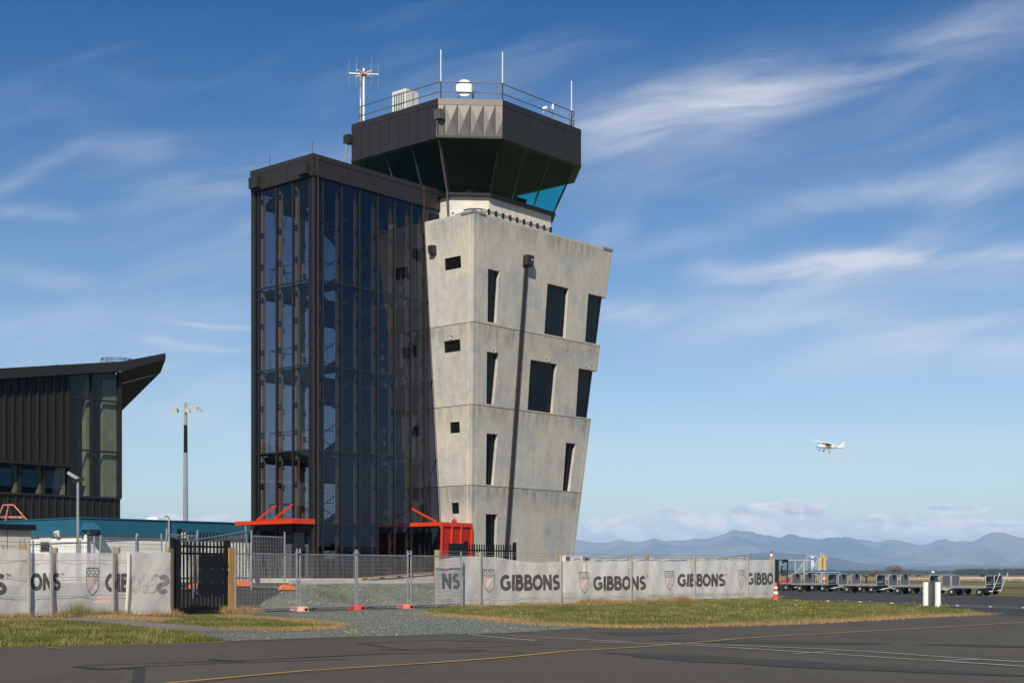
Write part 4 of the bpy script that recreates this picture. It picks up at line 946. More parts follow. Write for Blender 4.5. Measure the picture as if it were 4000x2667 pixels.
# low ramp wall with planks on it
def ramp_top(u): return 1.12 + .0105 * max(0, u - 2) ** 2 * 1.9
t = thing('access_ramp', 'low pale concrete ramp wall rising towards the concrete tower', 'ramp', P(4, 1.4, 1))
f = MB(); us_ = [-.5 + 9.5 * k / 12 for k in range(13)]
rt = lambda u: 1.06 + .055 * max(0, u - .5)
for a, b in zip(us_, us_[1:]): f.hexa([P(a, 1.3, .9), P(b, 1.3, .9), P(b, 1.1, .9), P(a, 1.1, .9), P(a, 1.3, rt(a)), P(b, 1.3, rt(b)), P(b, 1.1, rt(b)), P(a, 1.1, rt(a))])
f.build('wall', M['plinth'], t)
f = MB(); f.hexa([P(-.5, 1.1, .95), P(9, 1.1, .95), P(9, .4, .95), P(-.5, .4, .95), P(-.5, 1.1, rt(0) - .03), P(9, 1.1, rt(9) - .03), P(9, .4, rt(9) - .03), P(-.5, .4, rt(0) - .03)]); f.build('deck', M['plinth'], t)
for k, (a, b) in enumerate(((1.6, 4.3), (4.36, 8.4))):
    t = thing('timber_plank', ['brown plank lying low on the start of the concrete ramp wall', 'brown plank lying along the higher end of the concrete ramp wall'][k], 'plank', P(a, 1.25, rt(a)), 'planks on the ramp wall')
    f = MB(); f.hexa([P(a, 1.38, rt(a) + .07), P(b, 1.38, rt(b) + .07), P(b, 1.12, rt(b) + .07), P(a, 1.12, rt(a) + .07), P(a, 1.38, rt(a) + .11), P(b, 1.38, rt(b) + .11), P(b, 1.12, rt(b) + .11), P(a, 1.12, rt(a) + .11)]); f.build('board', M['post2'], t)
    f = MB()
    for j in range(3): u = a + (b - a) * (.08 + .4 * j); f.ubox(u, u + .12, 1.14, 1.36, rt(u) + .003, rt(u) + .07)
    f.build('bearer', M['post2'], t)
# ================================================================ terminal, low buildings, masts
c3 = lambda x, y: (x / 2.24, 1350 + y / 2.24)
c4 = lambda x, y: (x / 2.187, 1950 + y / 2.187)
# dark terminal; its long face runs parallel to R through T0
T0 = Vector((-23.4, 85, 0))
u_t, v_t = uvof(T0.x, T0.y)
def tp(x, y, d=0.0):           # point of that face seen at pixel (x, y); d = metres out of the face
    u = u_at(x, v_t + d); return P(u, v_t + d, z_at(y, u, v_t + d))
def tc(x, y, d=0.0): return tp(*c3(x, y), d)
ter = thing('terminal_building', 'dark ribbed terminal building with an upswept roof wing and tall corner glazing', 'building', T0)
def pxbox(mb, x0, x1, ya, yb, d0, d1, fn=tc):
    """slab between two upright lines; ya, yb: (left, right) pixel heights of top and bottom"""
    mb.hexa([fn(x0, yb[0], d0), fn(x1, yb[1], d0), fn(x1, yb[1], d1), fn(x0, yb[0], d1), fn(x0, ya[0], d0), fn(x1, ya[1], d0), fn(x1, ya[1], d1), fn(x0, ya[0], d1)])
u_left = u_t - 32; zt_l = tc(0, 290).z; sl = (tc(600, 250).z - tc(0, 290).z) / (u_at(600 / 2.24, v_t) - u_at(0, v_t))
zr = lambda u: tc(600, 262).z + sl * (u - u_at(600 / 2.24, v_t))
ur = lambda x: u_at(x / 2.24, v_t)
ZTb = tc(600, 1045).z; ZW0 = tc(500, 1306).z; ZS = tc(1050, 1325).z
# upper cladding, ribs
f = MB(); f.hexa([P(u_left, v_t, ZTb), P(ur(600), v_t, ZTb), P(ur(600), v_t - .3, ZTb), P(u_left, v_t - .3, ZTb), P(u_left, v_t, zr(u_left)), P(ur(600), v_t, zr(ur(600))), P(ur(600), v_t - .3, zr(ur(600))), P(u_left, v_t - .3, zr(u_left))]); up = f.build('upper_cladding', M['brown'], ter)
f = MB(); du = (ur(465) - ur(395)); us2 = [ur(590), ur(535)] + [ur(465) - du * k for k in range(27)]
for u in us2: f.ubox(u - .05, u + .05, v_t, v_t + .09, ZTb + .1, zr(u) + .1)
f.build('rib', M['clad'], up)
f = MB(); f.ubox(u_left, ur(618), v_t - .2, v_t + .38, ZTb - .12, ZTb + .06); f.build('sill_ledge', M['brown'], ter)
f = MB(); f.ubox(u_left, ur(1052), v_t - .3, v_t, 1.0, ZW0 - .02); lo = f.build('lower_cladding', M['brown'], ter)
f = MB()
for k in range(34): u = ur(1000) - du * k * .97; f.ubox(u - .04, u + .04, v_t, v_t + .08, 1.0, ZW0 - .1)
f.build('rib', M['clad'], lo)
f = MB(); f.ubox(u_left, ur(1052), v_t - .1, v_t + .12, ZW0 - .09, ZW0 + .03); f.build('sill_ledge', M['clad'], ter)
# ribbon window
wx = [ur(600), ur(390), ur(180)] + [ur(180) - (ur(390) - ur(180)) * k for k in range(1, 14)]
for a, b in zip(wx[1:], wx):
    if a < u_left: continue
    f = MB(); f.add([P(a, v_t - .15, ZW0 + .03), P(b, v_t - .15, ZW0 + .03), P(b, v_t - .15, ZTb - .12), P(a, v_t - .15, ZTb - .12)], [(0, 1, 2, 3)]); f.build('ribbon_pane', M['gl_term'], ter, fix=False)
    f = MB(); f.ubox(a - .07, a + .07, v_t - .2, v_t - .05, ZW0 + .03, ZTb - .12); f.build('window_post', M['brown'], ter)
    f = MB(); f.ubox(a + .12, b - .28, v_t - .42, v_t - .38, ZW0 + .42, ZTb - .35); f.build('roller_blind', mat('blind_cloth', (.22, .31, .34), .8) if 'blind' not in M else M['blind'], ter)
    f = MB(); f.ubox(b - .22, b - .07, v_t - .7, v_t - .25, ZW0 + .03, ZTb - .12); f.build('timber_post', M['ply'], ter)
# corner glazing, three tiers by two bays, returning round the corner
zs = [ZW0 + .03, tc(900, 925).z, tc(900, 480).z]; ug = [ur(605), ur(800), ur(1035)]
for i in range(2):
    a, b = ug[i], ug[i + 1]
    for j in range(3):
        z0 = zs[j]; za = zs[j + 1] if j < 2 else zr(a); zb = zs[j + 1] if j < 2 else zr(b)
        f = MB(); f.add([P(a, v_t - .05, z0), P(b, v_t - .05, z0), P(b, v_t - .05, zb), P(a, v_t - .05, za)], [(0, 1, 2, 3)]); f.build('corner_pane', M['gl_term'], ter, fix=False)
for j in range(3):
    f = MB(); z1 = zs[j + 1] if j < 2 else zr(ug[2]) - .1; f.add([P(ug[2], v_t - .05, zs[j]), P(ug[2], v_t - 1.1, zs[j]), P(ug[2], v_t - 1.1, z1), P(ug[2], v_t - .05, z1)], [(0, 1, 2, 3)]); f.build('return_pane', M['gl_term'], ter, fix=False)
for u, w_ in ((ug[0], .12), (ug[1], .12), (ug[2] + .1, .24)):
    f = MB(); f.ubox(u - w_ / 2, u + w_ / 2, v_t - .12, v_t + .06, ZW0, zr(u)); f.build('glazing_post', M['brown'], ter)
for z in zs[1:]:
    f = MB(); f.ubox(ug[0], ug[2], v_t - .1, v_t + .03, z - .05, z + .05); f.build('glazing_rail', M['brown'], ter)
uc = [(ur(765) + .25, .36, v_t - .22, .45), (ur(965) + .12, .95, v_t - .22, .5), (ur(850) + .4, .4, v_t - 1.6, .5)]
for u, w_, v, d in uc:
    f = MB(); f.ubox(u - w_ / 2, u + w_ / 2, v - d, v, ZW0 - .2, zr(u) - .4); f.build('timber_column', M['ply'], ter)
f = MB(); f.ubox(ug[0] - 3, ug[2] - .25, v_t - 4.2, v_t - 4, 1, zr(ug[0]) - .2); f.ubox(ug[0] - .6, ug[2] - .005, v_t - 4.2, v_t - .3, zr(ug[0]) - .3, zr(ug[0]) + .6); f.ubox(u_left, ug[0] - 2, v_t - 3.6, v_t - 3.5, 1, ZTb); f.build('inner_wall', M['void'], ter)
f = MB(); f.ubox(u_left, ug[2], v_t - 14, v_t - .3, ZW0 - .3, ZW0 - .1); f.build('upper_floor', M['void'], ter)
f = MB(); f.ubox(ug[2] + .02, ug[2] + .2, v_t - 14, v_t - 1.1, 1, zr(ug[2]) - 1); f.ubox(u_left, ug[2], v_t - 14.2, v_t - 14, 1, zr(u_left)); f.build('rear_cladding', M['brown'], ter)
# wing roof: deep fascia bending up to the tip, with a sloping soffit behind it
OV = .55
ft = [P(u_left, v_t + OV, zr(u_left) + 1.95), tp(*c3(1065, 137), OV), tp(*c3(1450, 72), OV)]
fb = [P(u_left, v_t + OV, zr(u_left) + .35), tp(*c3(1070, 222), OV), tp(*c3(1450, 118), OV)]
sl2 = (tp(*c3(1065, 137), OV).z - tp(*c3(0, 197), OV).z) / (u_at(1065 / 2.24, v_t + OV) - u_at(0, v_t + OV))
ft[0].z = tp(*c3(0, 197), OV).z - sl2 * (u_at(0, v_t + OV) - u_left); fb[0].z = ft[0].z - (tp(*c3(0, 197), OV).z - tp(*c3(0, 290), OV).z)
f = MB()
for i in range(2):
    a, b, c, d = fb[i], fb[i + 1], ft[i + 1], ft[i]; e = -N * .25
    f.hexa([a, b, b + e, a + e, d, c, c + e, d + e])
f.build('fascia', M['clad'], ter)
tipb = W(*c3(1405, 235), ft[2].y + 7.5); tipt = tipb + Vector((.3, 0, 1.3)); bk = W(460, 1620, ft[2].y + 14); bk2 = P(ug[2] + .6, v_t - 15, zr(ug[2]) - .5)
f = MB(); L_ = -N * 15
mt = [ft[0], ft[1], ft[2], tipt, ft[1] + L_ + Vector((0, 0, -.4)), ft[0] + L_]
f.add(mt, [(0, 1, 4, 5), (1, 2, 3), (1, 3, 4)]); f.build('roof_sheet', M['clad'], ter, fix=False)
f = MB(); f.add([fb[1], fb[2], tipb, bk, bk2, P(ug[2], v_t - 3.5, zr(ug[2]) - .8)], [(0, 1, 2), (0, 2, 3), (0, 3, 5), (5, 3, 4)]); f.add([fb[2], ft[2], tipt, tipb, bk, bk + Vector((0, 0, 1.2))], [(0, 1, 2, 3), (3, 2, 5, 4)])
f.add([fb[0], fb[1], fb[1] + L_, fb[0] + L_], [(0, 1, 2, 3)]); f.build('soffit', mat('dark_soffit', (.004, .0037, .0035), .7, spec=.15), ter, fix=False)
f = MB(); f.bar(W(*c3(1058, 332), 88.2), W(*c3(1390, 240), tipb.y), .06); f.build('soffit_joint', M['clad2'], ter)
# clear smoke cowl on the roof
cc = tp(*c3(1022, 140), -4); cc.z = ft[1].z - .1; k = cc.y / F
t = thing('roof_cowl', 'clear plastic round cowl with steel hoops standing on the terminal roof', 'roof cowl', cc)
f = MB(); prof = [(.86, 0), (.80, .55), (.98, .35)]
f.lathe(cc, [(1.30 * .8, .0), (1.02 * .8, .45)], 24); f.lathe(cc + Vector((0, 0, .3)), [(1.5 * .8, 0), (1.22 * .8, .68)], 24); sh = f.build('shell', M['gl_clear'], t, smooth=True)
sh.data.polygons.foreach_get
f = MB()
for r_, h_ in ((1.02 * .8, .45), (1.2 * .8, .98), (1.42 * .8, .62), (1.5 * .8, .32)): f.tube([cc + Vector((r_ * cos(2 * pi * j / 24), r_ * sin(2 * pi * j / 24), h_)) for j in range(25)], .022, 5)
for j in range(8): a = 2 * pi * j / 8 + .2; f.bar(cc + Vector((1.0 * cos(a), 1.0 * sin(a), 0)), cc + Vector((.97 * cos(a), .97 * sin(a), .98)), .03)
f.build('hoop', M['alu'], t)

# teal and white single-storey building
B0 = Vector((-.3033 * 66, 66, 0)); ub, vb = uvof(B0.x, B0.y)
tb = thing('teal_building', 'low white block building with a deep teal fascia band', 'building', B0)
zT = z_at(2023.5, ub, vb); zM = z_at(2090, ub, vb)
f = MB(); f.ubox(ub - 0, ub + 26, vb - 14, vb, .9, zM); wl = f.build('wall', mat('white_blockwork', (.82, .81, .79), .7, var=(1.2, .05), bump=(3, .3)), tb)
f = MB()
for k in range(10): z = .95 + .2 * k; f.ubox(ub + .01, ub + 26, vb, vb + .003, z - .006, z + .006)
f.build('block_joint', M['cream'], wl)
f = MB(); f.ubox(ub - .12, ub + 26, vb - 14.1, vb + .12, zM, zT); f.build('fascia', M['teal'], tb)
f = MB(); f.ubox(ub - .16, ub + 26, vb - 14.14, vb + .16, zT, zT + .05); f.build('coping', M['teal'], tb)
# L-direction wing: the left face seen from the corner
f = MB(); f.ubox(ub - 0, ub + 1, vb - 30, vb - 14, .9, zM); f.build('wall', wl.data.materials[0], tb)
f = MB(); f.ubox(ub - .12, ub + 1, vb - 30, vb - 14.1, zM, zT + .05); f.build('fascia', M['teal'], tb)
va, vb2 = v_at(345 / 2.187, ub), v_at(440 / 2.187, ub); f = MB(); zt, zb = z_at(1950 + 320 / 2.187, ub, va), z_at(1950 + 440 / 2.187, ub, va)
f.ubox(ub - .05, ub - .002, va, vb2, zb, zt); wf = f.build('window', M['offwhite'], tb)
f = MB(); f.ubox(ub - .062, ub - .052, va + .12, vb2 - .12, zb, zt - .25); f.build('pane', M['wglass'], wf)
f = MB()
for j in range(5): v = va + .2 + (vb2 - va - .4) * j / 4; f.bar(P(ub - .07, v, zb), P(ub - .07, v, zt - .25), .025)
f.build('bars', M['black'], wf)
h0, h1 = u_at(318, vb + .12), u_at(368, vb + .12); f = MB(); z0, z1, z2 = z_at(2088, ub, vb), z_at(2068, ub, vb), z_at(2040, ub, vb)
f.hexa([P(h0 + .25, vb + .5, z0), P(h1 - .25, vb + .5, z0), P(h1 - .25, vb + .12, z0), P(h0 + .25, vb + .12, z0), P(h0, vb + .75, z1), P(h1, vb + .75, z1), P(h1, vb + .12, z1), P(h0, vb + .12, z1)])
f.hexa([P(h0, vb + .75, z1), P(h1, vb + .75, z1), P(h1, vb + .12, z1), P(h0, vb + .12, z1), P(h0 + .1, vb + .3, z2), P(h1 - .1, vb + .3, z2), P(h1 - .1, vb + .12, z2), P(h0 + .1, vb + .12, z2)]); f.build('vent_hood', M['teal'], tb)
f = MB(); u = (h0 + h1) / 2 - .1; f.tube([P(u, vb + .1, z0), P(u, vb + .1, .9)], .09, 8); f.build('downpipe', M['white'], tb)
f = MB(); u = u_at(661, vb + .2); f.tube([P(u, vb + .18, 1), P(u, vb + .18, zT + .15), P(u - .1, vb + .18, zT + .25), P(u - .25, vb + .18, zT + .2)], .04, 8); f.build('vent_pipe', M['alu'], tb)
for x, y, fn in ((218, 2088, 'l'), (705, 2096, 'f')):
    f = MB()
    if fn == 'l': v = v_at(x, ub - .2); p = P(ub - .2, v, z_at(y, ub, v))
    else: u = u_at(x, vb + .2); p = P(u, vb + .2, z_at(y, u, vb))
    f.bar(p, p + Vector((.12, .12, .1)), .32, .26); f.bar(p, p + Vector((.2, .3, .2)), .05); f.build('floodlight', M['offwhite'], tb)
# white gable roof far behind
p = W(608, 2022, 140); t = thing('white_shed', 'white shed roof just showing above the teal fascia', 'shed', p)
f = MB(); a = [W(553, 2034, 140), W(628, 2036, 140), W(608, 2019, 140), W(583, 2019.5, 140)]; f.prism([a[0], a[1], a[2], a[3]], (0, 4, 0)); f.build('roof', M['white'], t)
f = MB(); f.hexa([W(556, 2060, 140.2), W(626, 2060, 140.2), W(626, 2060, 143), W(556, 2060, 143), W(556, 2034, 140.2), W(626, 2036, 140.2), W(626, 2036, 143), W(556, 2034, 143)]); f.build('wall', M['offwhite'], t)
# cream cabin with a black roof edge at the picture's left
uk = u_at(121, 1.6); Yc = Yuv(uk, 1.6); zc = z_at(1950 + 262 / 2.187, uk, 1.6)
t = thing('cream_cabin', 'cream panelled cabin with a flat black roof edge beside the teal building', 'cabin', P(uk, 1.6, .9))
f = MB(); f.ubox(uk - 14, uk, -3.5, 1.6, .8, zc); b_ = f.build('wall', M['cream'], t)
f = MB()
for k in range(12): u = uk - .9 - 1.2 * k; f.ubox(u - .012, u + .012, 1.6, 1.604, .9, zc)
f.build('panel_joint', M['grey'], b_)
f = MB(); f.ubox(uk - 14.1, uk + .12, -3.6, 1.75, zc, zc + .19); f.build('roof_edge', M['black'], t)
# masts
def floodmast():
    Y = 130; t = thing('floodlight_mast', 'tall tapering apron floodlight mast with a dark band beyond the teal building', 'light mast', Vector(((725 - CX) / F * Y, Y, 0)))
    b = Vector(((725 - CX) / F * Y, Y, 0)); ZZ = lambda y: EYE + (YH - y) * Y / F
    f = MB(); f.tube([b, b + Vector((0, 0, ZZ(1985)))], .27, 10, .22); f.tube([b + Vector((0, 0, ZZ(1985))), b + Vector((0, 0, ZZ(1768)))], .22, 10, .19); f.tube([b + Vector((0, 0, ZZ(1660))), b + Vector((0, 0, ZZ(1572)))], .16, 10, .11); f.build('pole', M['galv'], t)
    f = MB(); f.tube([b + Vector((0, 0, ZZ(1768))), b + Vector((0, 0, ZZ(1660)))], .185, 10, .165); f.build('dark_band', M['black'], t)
    f = MB(); z = ZZ(1577); f.bar(b + Vector((-.75, 0, z - .08)), b + Vector((.95, 0, z + .12)), .09); f.bar(b + Vector((-.05, .3, z - .4)), b + Vector((.1, -.3, z - .4)), .08)
    for x in (-.78, .95, -.3): f.bar(b + Vector((x, 0, z)), b + Vector((x, 0, z - .5)), .05)
    f.build('crossbar', M['galv'], t)
    for (x, z_, w_) in ((-1.0, -.62, .66), (.8, -.5, .8), (.2, -.62, .45)):
        f = MB(); c = b + Vector((x, 0, z + z_))
        f.hexa([c + Vector(q) for q in ((-w_ * .5, -.35, -.2), (w_ * .5, -.35, -.2), (w_ * .5, .35, -.12), (-w_ * .5, .35, -.12), (-w_ * .45, -.3, .22), (w_ * .38, -.3, .22), (w_ * .38, .3, .2), (-w_ * .45, .3, .2))])
        if x > .5: f.hexa([c + Vector(q) for q in ((w_ * .5, -.35, -.2), (w_ * .95, -.3, -.2), (w_ * .95, .3, -.2), (w_ * .5, .35, -.12), (w_ * .5, -.3, .2), (w_ * .6, -.3, .1), (w_ * .6, .3, .1), (w_ * .5, .3, .2))])
        f.build('lamp_head', mat('weathered_lamp_housing', (.34, .34, .32), .6), t)
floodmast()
v = 1.0; u = u_at(304, v); zt = z_at(1877, u, v)
t = thing('lamp_post', 'slim galvanised post with two small tilted floodlights before the teal corner', 'lamp post', P(u, v, .95))
f = MB(); f.tube([P(u, v, .9), P(u, v, 2.6)], .07, 8); f.tube([P(u, v, 2.6), P(u, v, zt)], .055, 8, .05); f.build('pole', M['galv'], t)
for dx_, dz_, m_, rot in ((-.16, .18, 'offwhite', .5), (.02, .02, 'black', -.2)):
    f = MB(); c = P(u, v, zt) + Vector((dx_, 0, dz_)); f.bar(c + Vector((-.2, 0, .12 * rot * 2)), c + Vector((.2, 0, -.12 * rot * 2)), .15, .11); f.bar(c, P(u, v, zt - .05), .035); f.build('floodlight', M['galv2' if m_ == 'offwhite' else 'black'], t)
# red and white lattice stand behind the teal building
t = thing('windsock_frame', 'peeling red and white steel tripod frame above the teal roof', 'frame', W(33, 2040, 72))
Y = 72; top = W(20, 1972, Y)
f = MB(); A = [W(12, 1972, Y - .3), W(54, 1972, Y - .3), W(34, 1970, Y + .3)]; B_ = [W(-16, 2042, Y - .9), W(108, 2034, Y - .9), W(20, 2038, Y - 1.4), W(50, 2038, Y + 1.2)]
for a, b in ((A[0], B_[0]), (A[1], B_[1]), (A[2], B_[2]), (A[2], B_[3]), (A[0], A[1]), (A[1], A[2]), (A[0], A[2])): f.tube([a, b], .038, 6)
for y in (2018, 2022): f.tube([W(-10, y - 1, Y - .6), W(96, y, Y - .6)], .03, 6)
for a in (B_[0], B_[1], B_[2], B_[3]): f.tube([a, a + Vector((0, 0, -1.0))], .05, 6)
f.build('tripod', M['rust'], t)

# ================================================================ site fences
def rwood(mb, u, v, z0, z1, r): mb.tube([P(u, v, z0), P(u, v, z1)], r, 10)
fz = lambda u, z, amp=1.0: .5 * amp * (.045 * sin(1.9 * u + .6 * z) * sin(1.3 * z + .4) + .028 * sin(4.7 * u - 2.1 * z) + .018 * sin(8.3 * u + 5 * z + sin(3 * u)) + .010 * sin(15 * u - 11 * z))
ZC0 = .03
def fabric_mb(u0, u1, ztop, zbot, v0, amp=1.0, nu=None, nz=16):
    nu = nu or int((u1 - u0) / .13); mb = MB(); vv = []
    for j in range(nz + 1):
        for i in range(nu + 1):
            u = u0 + (u1 - u0) * i / nu; zt, zb = ztop(u), zbot(u); z = zb + (zt - zb) * j / nz
            vv.append(tuple(P(u, v0 + fz(u, z, amp), z)))
    mb.add(vv, [(j * (nu + 1) + i, j * (nu + 1) + i + 1, (j + 1) * (nu + 1) + i + 1, (j + 1) * (nu + 1) + i) for j in range(nz) for i in range(nu)]); return mb
def arc(cx, cy, rx, ry, a0, a1, n=22): return [(cx + rx * cos(radians(a0 + (a1 - a0) * k / n)), cy + ry * sin(radians(a0 + (a1 - a0) * k / n))) for k in range(n + 1)]
GL = {'G': ([arc(.47, .5, .36, .39, 48, 338), [(.83, .47), (.50, .47)]], .93), 'I': ([[(.14, 0), (.14, 1)]], .30),
      'B': ([[(.14, 0), (.14, 1)], [(.14, .90)] + arc(.36, .73, .20, .17, 90, -90) + [(.14, .55)], [(.14, .53)] + arc(.40, .31, .24, .21, 90, -90) + [(.14, .10)]], .76),
      'O': ([arc(.49, .5, .38, .39, 0, 360, 36)], 1.0), 'N': ([[(.14, 0), (.14, 1)], [(.14, .93), (.68, .07)], [(.68, 0), (.68, 1)]], .86),
      'S': ([arc(.37, .71, .23, .19, 40, 250, 16) + arc(.37, .29, .25, .19, 70, -145, 16)], .70),
      'T': ([[(0, .94), (.7, .94)], [(.35, .94), (.35, 0)]], .75), 'M': ([[(.1, 0), (.1, 1)], [(.1, .95), (.45, .3)], [(.45, .3), (.8, .95)], [(.8, 0), (.8, 1)]], .9)}
def ribbon(mb, pts, w, fn, lift, closed=False):
    fine = []
    for a, b in zip(pts, pts[1:]):
        k = max(1, int(math.hypot(b[0] - a[0], b[1] - a[1]) / .07)); fine += [(a[0] + (b[0] - a[0]) * i / k, a[1] + (b[1] - a[1]) * i / k) for i in range(k)]
    fine.append(pts[-1]); n = len(fine); closed = math.hypot(fine[0][0] - fine[-1][0], fine[0][1] - fine[-1][1]) < 1e-6; L = []
    for i in range(n):
        a, b = fine[max(i - 1, 0)], fine[min(i + 1, n - 1)]
        if closed and i in (0, n - 1): a, b = fine[-2], fine[1]
        dx_, dy_ = b[0] - a[0], b[1] - a[1]; l = math.hypot(dx_, dy_) or 1; nx, ny = -dy_ / l * w / 2, dx_ / l * w / 2
        for k in (-1, 0, 1): L.append(fn(fine[i][0] + nx * k, fine[i][1] + ny * k, lift))
    mb.add(L, [(3 * i + k, 3 * i + k + 1, 3 * i + k + 4, 3 * i + k + 3) for i in range(n - 1) for k in (0, 1)])
def word(txt, x0, x1, yt, yb, v0, mirror=False, clip=None, amp=1.0, mb=None, full=None, w=.235, px=None):
    """letters printed on the cloth between pixel columns x0..x1; full: the whole word these letters were cut from"""
    mb = mb or MB(); tot = sum(GL[c][1] for c in txt); ua, ub_ = u_at(x0, v0), u_at(x1, v0); um = (ua + ub_) / 2
    zt, zb = z_at(yt, um, v0), z_at(yb, um, v0); H = zt - zb; sx = (ub_ - ua) / tot
    pen = 0
    for c in txt:
        st, adv = GL[c]
        for k, s in enumerate(st):
            def fn(a, b, lift, pen=pen):
                q = (pen + a) * sx; u = (ub_ - q) if mirror else (ua + q); z = zb + b * H
                return P(u, v0 + fz(u, z, amp) + .010 + lift, z)
            ribbon(mb, s, w, fn, .0015 * k)
        pen += adv
    return mb
def shield(x0, x1, yt, yb, v0, amp=1.0):
    ua, ub_ = u_at(x0, v0), u_at(x1, v0); um = (ua + ub_) / 2; zt, zb = z_at(yt, um, v0), z_at(yb, um, v0); W_, H = ub_ - ua, zt - zb
    def fn(a, b, lift): u = ua + a * W_; z = zb + b * H; return P(u, v0 + fz(u, z, amp) + .008 + lift, z)
    mb = MB(); side = [(.98, .62), (.97, .45), (.90, .30), (.78, .17), (.5, .01)]
    ribbon(mb, [(.02, .99), (.98, .99), (.98, .62)], .03, fn, .0); ribbon(mb, side, .03, fn, .001)
    ribbon(mb, [(.02, .99), (.02, .62), (.03, .45), (.10, .30), (.22, .17), (.5, .01)], .03, fn, .002); ribbon(mb, [(.02, .69), (.98, .69)], .018, fn, .003)
    for c in (.2, .5, .8): ribbon(mb, arc(c, .84, .115, .085, 0, 360, 20), .024, fn, .004)
    rd = MB(); ribbon(rd, [(.12, .66), (.88, .22)], .17, fn, .0); ribbon(rd, [(.88, .66), (.12, .22)], .17, fn, .002)
    return mb, rd
def print_on(parent, items, v0, amp=1.0):
    for kind, *a in items:
        if kind == 'shield':
            s, r = shield(*a, v0, amp); so = s.build('shield_emblem', M['print'], parent, fix=False); r.build('saltire', M['printred'], so, fix=False)
        else:
            m_ = M['print'] if kind == 'word' else M['sail']; kw = dict(a[-1]) if isinstance(a[-1], dict) else {}; a = a[:-1] if isinstance(a[-1], dict) else a
            word(*a, v0, amp=amp, **kw).build('lettering', m_, parent, fix=False)
c6 = lambda x, y: (1700 + x / 1.68, 1900 + y / 1.68)
zz = lambda x, y: z_at(y, u_at(x, VF), VF)
# --- long run to the right of the gateway
tops = [c6(-2, 488), c6(100, 462), c6(175, 455), c6(300, 455), c6(420, 462), c6(560, 487), c6(680, 496), c6(822, 487), c6(930, 482), c6(1100, 486), c6(1290, 482), c6(1480, 484), c6(1600, 490), c6(1700, 482), c6(1850, 478), c6(2050, 480), c6(2225, 477)]
bots = [c6(-2, 778), c6(175, 785), c6(500, 795), c6(820, 782), c6(1000, 770), c6(1290, 748), c6(1500, 752), c6(1690, 735), c6(1800, 738), c6(2050, 728), c6(2225, 738)]
tu = [u_at(x, VF) for x, y in tops]; tz = [zz(x, y) for x, y in tops]; bu = [u_at(x, VF) for x, y in bots]; bz = [max(.02, zz(x, y)) for x, y in bots]
zt_r = lambda u: float(np.interp(u, tu, tz)) - .022 * abs(sin(u * 1.9)); zb_r = lambda u: float(np.interp(u, bu, bz)) + .02 * sin(3 * u) + .01
fr = thing('wire_fence', 'long fence of round posts and battens carrying the white cloth out to the apron', 'fence', P(8, VF - .15, 0))
ban = thing('printed_hoarding', 'long white shade cloth with four shields and repeated GIBBONS, ending at the traffic cone', 'banner', P(8, VF, 0), 'printed shade cloths')
ue0, ue1 = u_at(1699, VF), u_at(3024, VF)
fabric_mb(ue0, ue1, zt_r, zb_r, VF).build('cloth', M['cloth'], ban, smooth=True, fix=False)
for k in range(34):
    f = MB()
    u = ue0 + .1 + (ue1 - ue0 - .2) * k / 33; z = zt_r(u) - .05
    f.add([P(u - .035, VF + fz(u, z) + .012, z - .03), P(u + .035, VF + fz(u, z) + .012, z - .03), P(u + .035, VF + fz(u, z) + .012, z + .04), P(u - .035, VF + fz(u, z) + .012, z + .04)], [(0, 1, 2, 3)]); f.build('eyelet', M['white'], ban, fix=False)
TMk = lambda x0, x1, yt, yb: ('word', 'TM', x0, x1, yt, yb, {'w': .16})
print_on(ban, [('word', 'NS', 1727, 1797, 2238, 2298), ('shield', 1884.5, 1934, 2223, 2314), ('word', 'GIBBONS', 1956, 2187, 2243, 2304), ('shield', 2262.5, 2300, 2233, 2317), ('word', 'GIBBONS', 2319, 2523, 2249, 2303), TMk(2525, 2533, 2245, 2251),
    ('shield', 2597, 2634, 2229, 2304), ('word', 'GIBBONS', 2648, 2830, 2240, 2289), TMk(2831, 2838, 2240, 2246), ('shield', 2884.5, 2907, 2224, 2297), ('word', 'GIBBO', 2918, 3023, 2236, 2282), TMk(1799, 1808, 2238, 2246)], VF)
bat_r = [c6(297, 430), c6(826, 450), c6(1287, 463), c6(1702, 450), c6(2053, 455), c6(2224, 458)]
for x, y in bat_r:
    u = u_at(x, VF + .1); f = MB(); z1 = z_at(y, u, VF + .1); f.ubox(u - .045, u + .045, VF + .06, VF + .13, 0, z1); f.build('batten', M['batten'], fr)
for x, y, r_ in ((1710, 2147, .15), (1864, 2159, .10), (2185, 2168, .10), (2460, 2170.5, .10), (2526, 2161.5, .10), (2706, 2173, .09), (2834, 2174.5, .09), (2915, 2173, .10), (3012.5, 2170.5, .13)):
    u = u_at(x, VF - .25); f = MB(); f.tube([P(u, VF - .25, 0), P(u, VF - .25, z_at(y, u, VF - .25))], r_, 12); f.build('round_post', M['post'], fr)
def wires(parent, u0, u1, hs, v0, zf=lambda u: 0, barbs=()):
    for k, h in enumerate(hs):
        n = max(2, int((u1 - u0) / 2.4)); f = MB()
        f.tube([P(u0 + (u1 - u0) * i / n, v0, h + zf(u0 + (u1 - u0) * i / n) - .03 * (i % 2)) for i in range(n + 1)], .006, 4)
        if k in barbs:
            for i in range(int((u1 - u0) / .16)): u = u0 + i * .16; q = P(u, v0, h + zf(u) - .015); f.bar(q - Vector((.02, 0, .03)), q + Vector((.02, 0, .03)), .007)
        f.build('wire', M['galv2'], parent)
wires(fr, ue0 + .4, ue1, (2.34, 2.22), VF - .08, barbs=(0, 1)); wires(fr, ue0 + .2, ue1, (1.75, 1.2, .6), VF - .08)
wires(fr, ue0 + .2, ue1, (.36,), VF + .055)
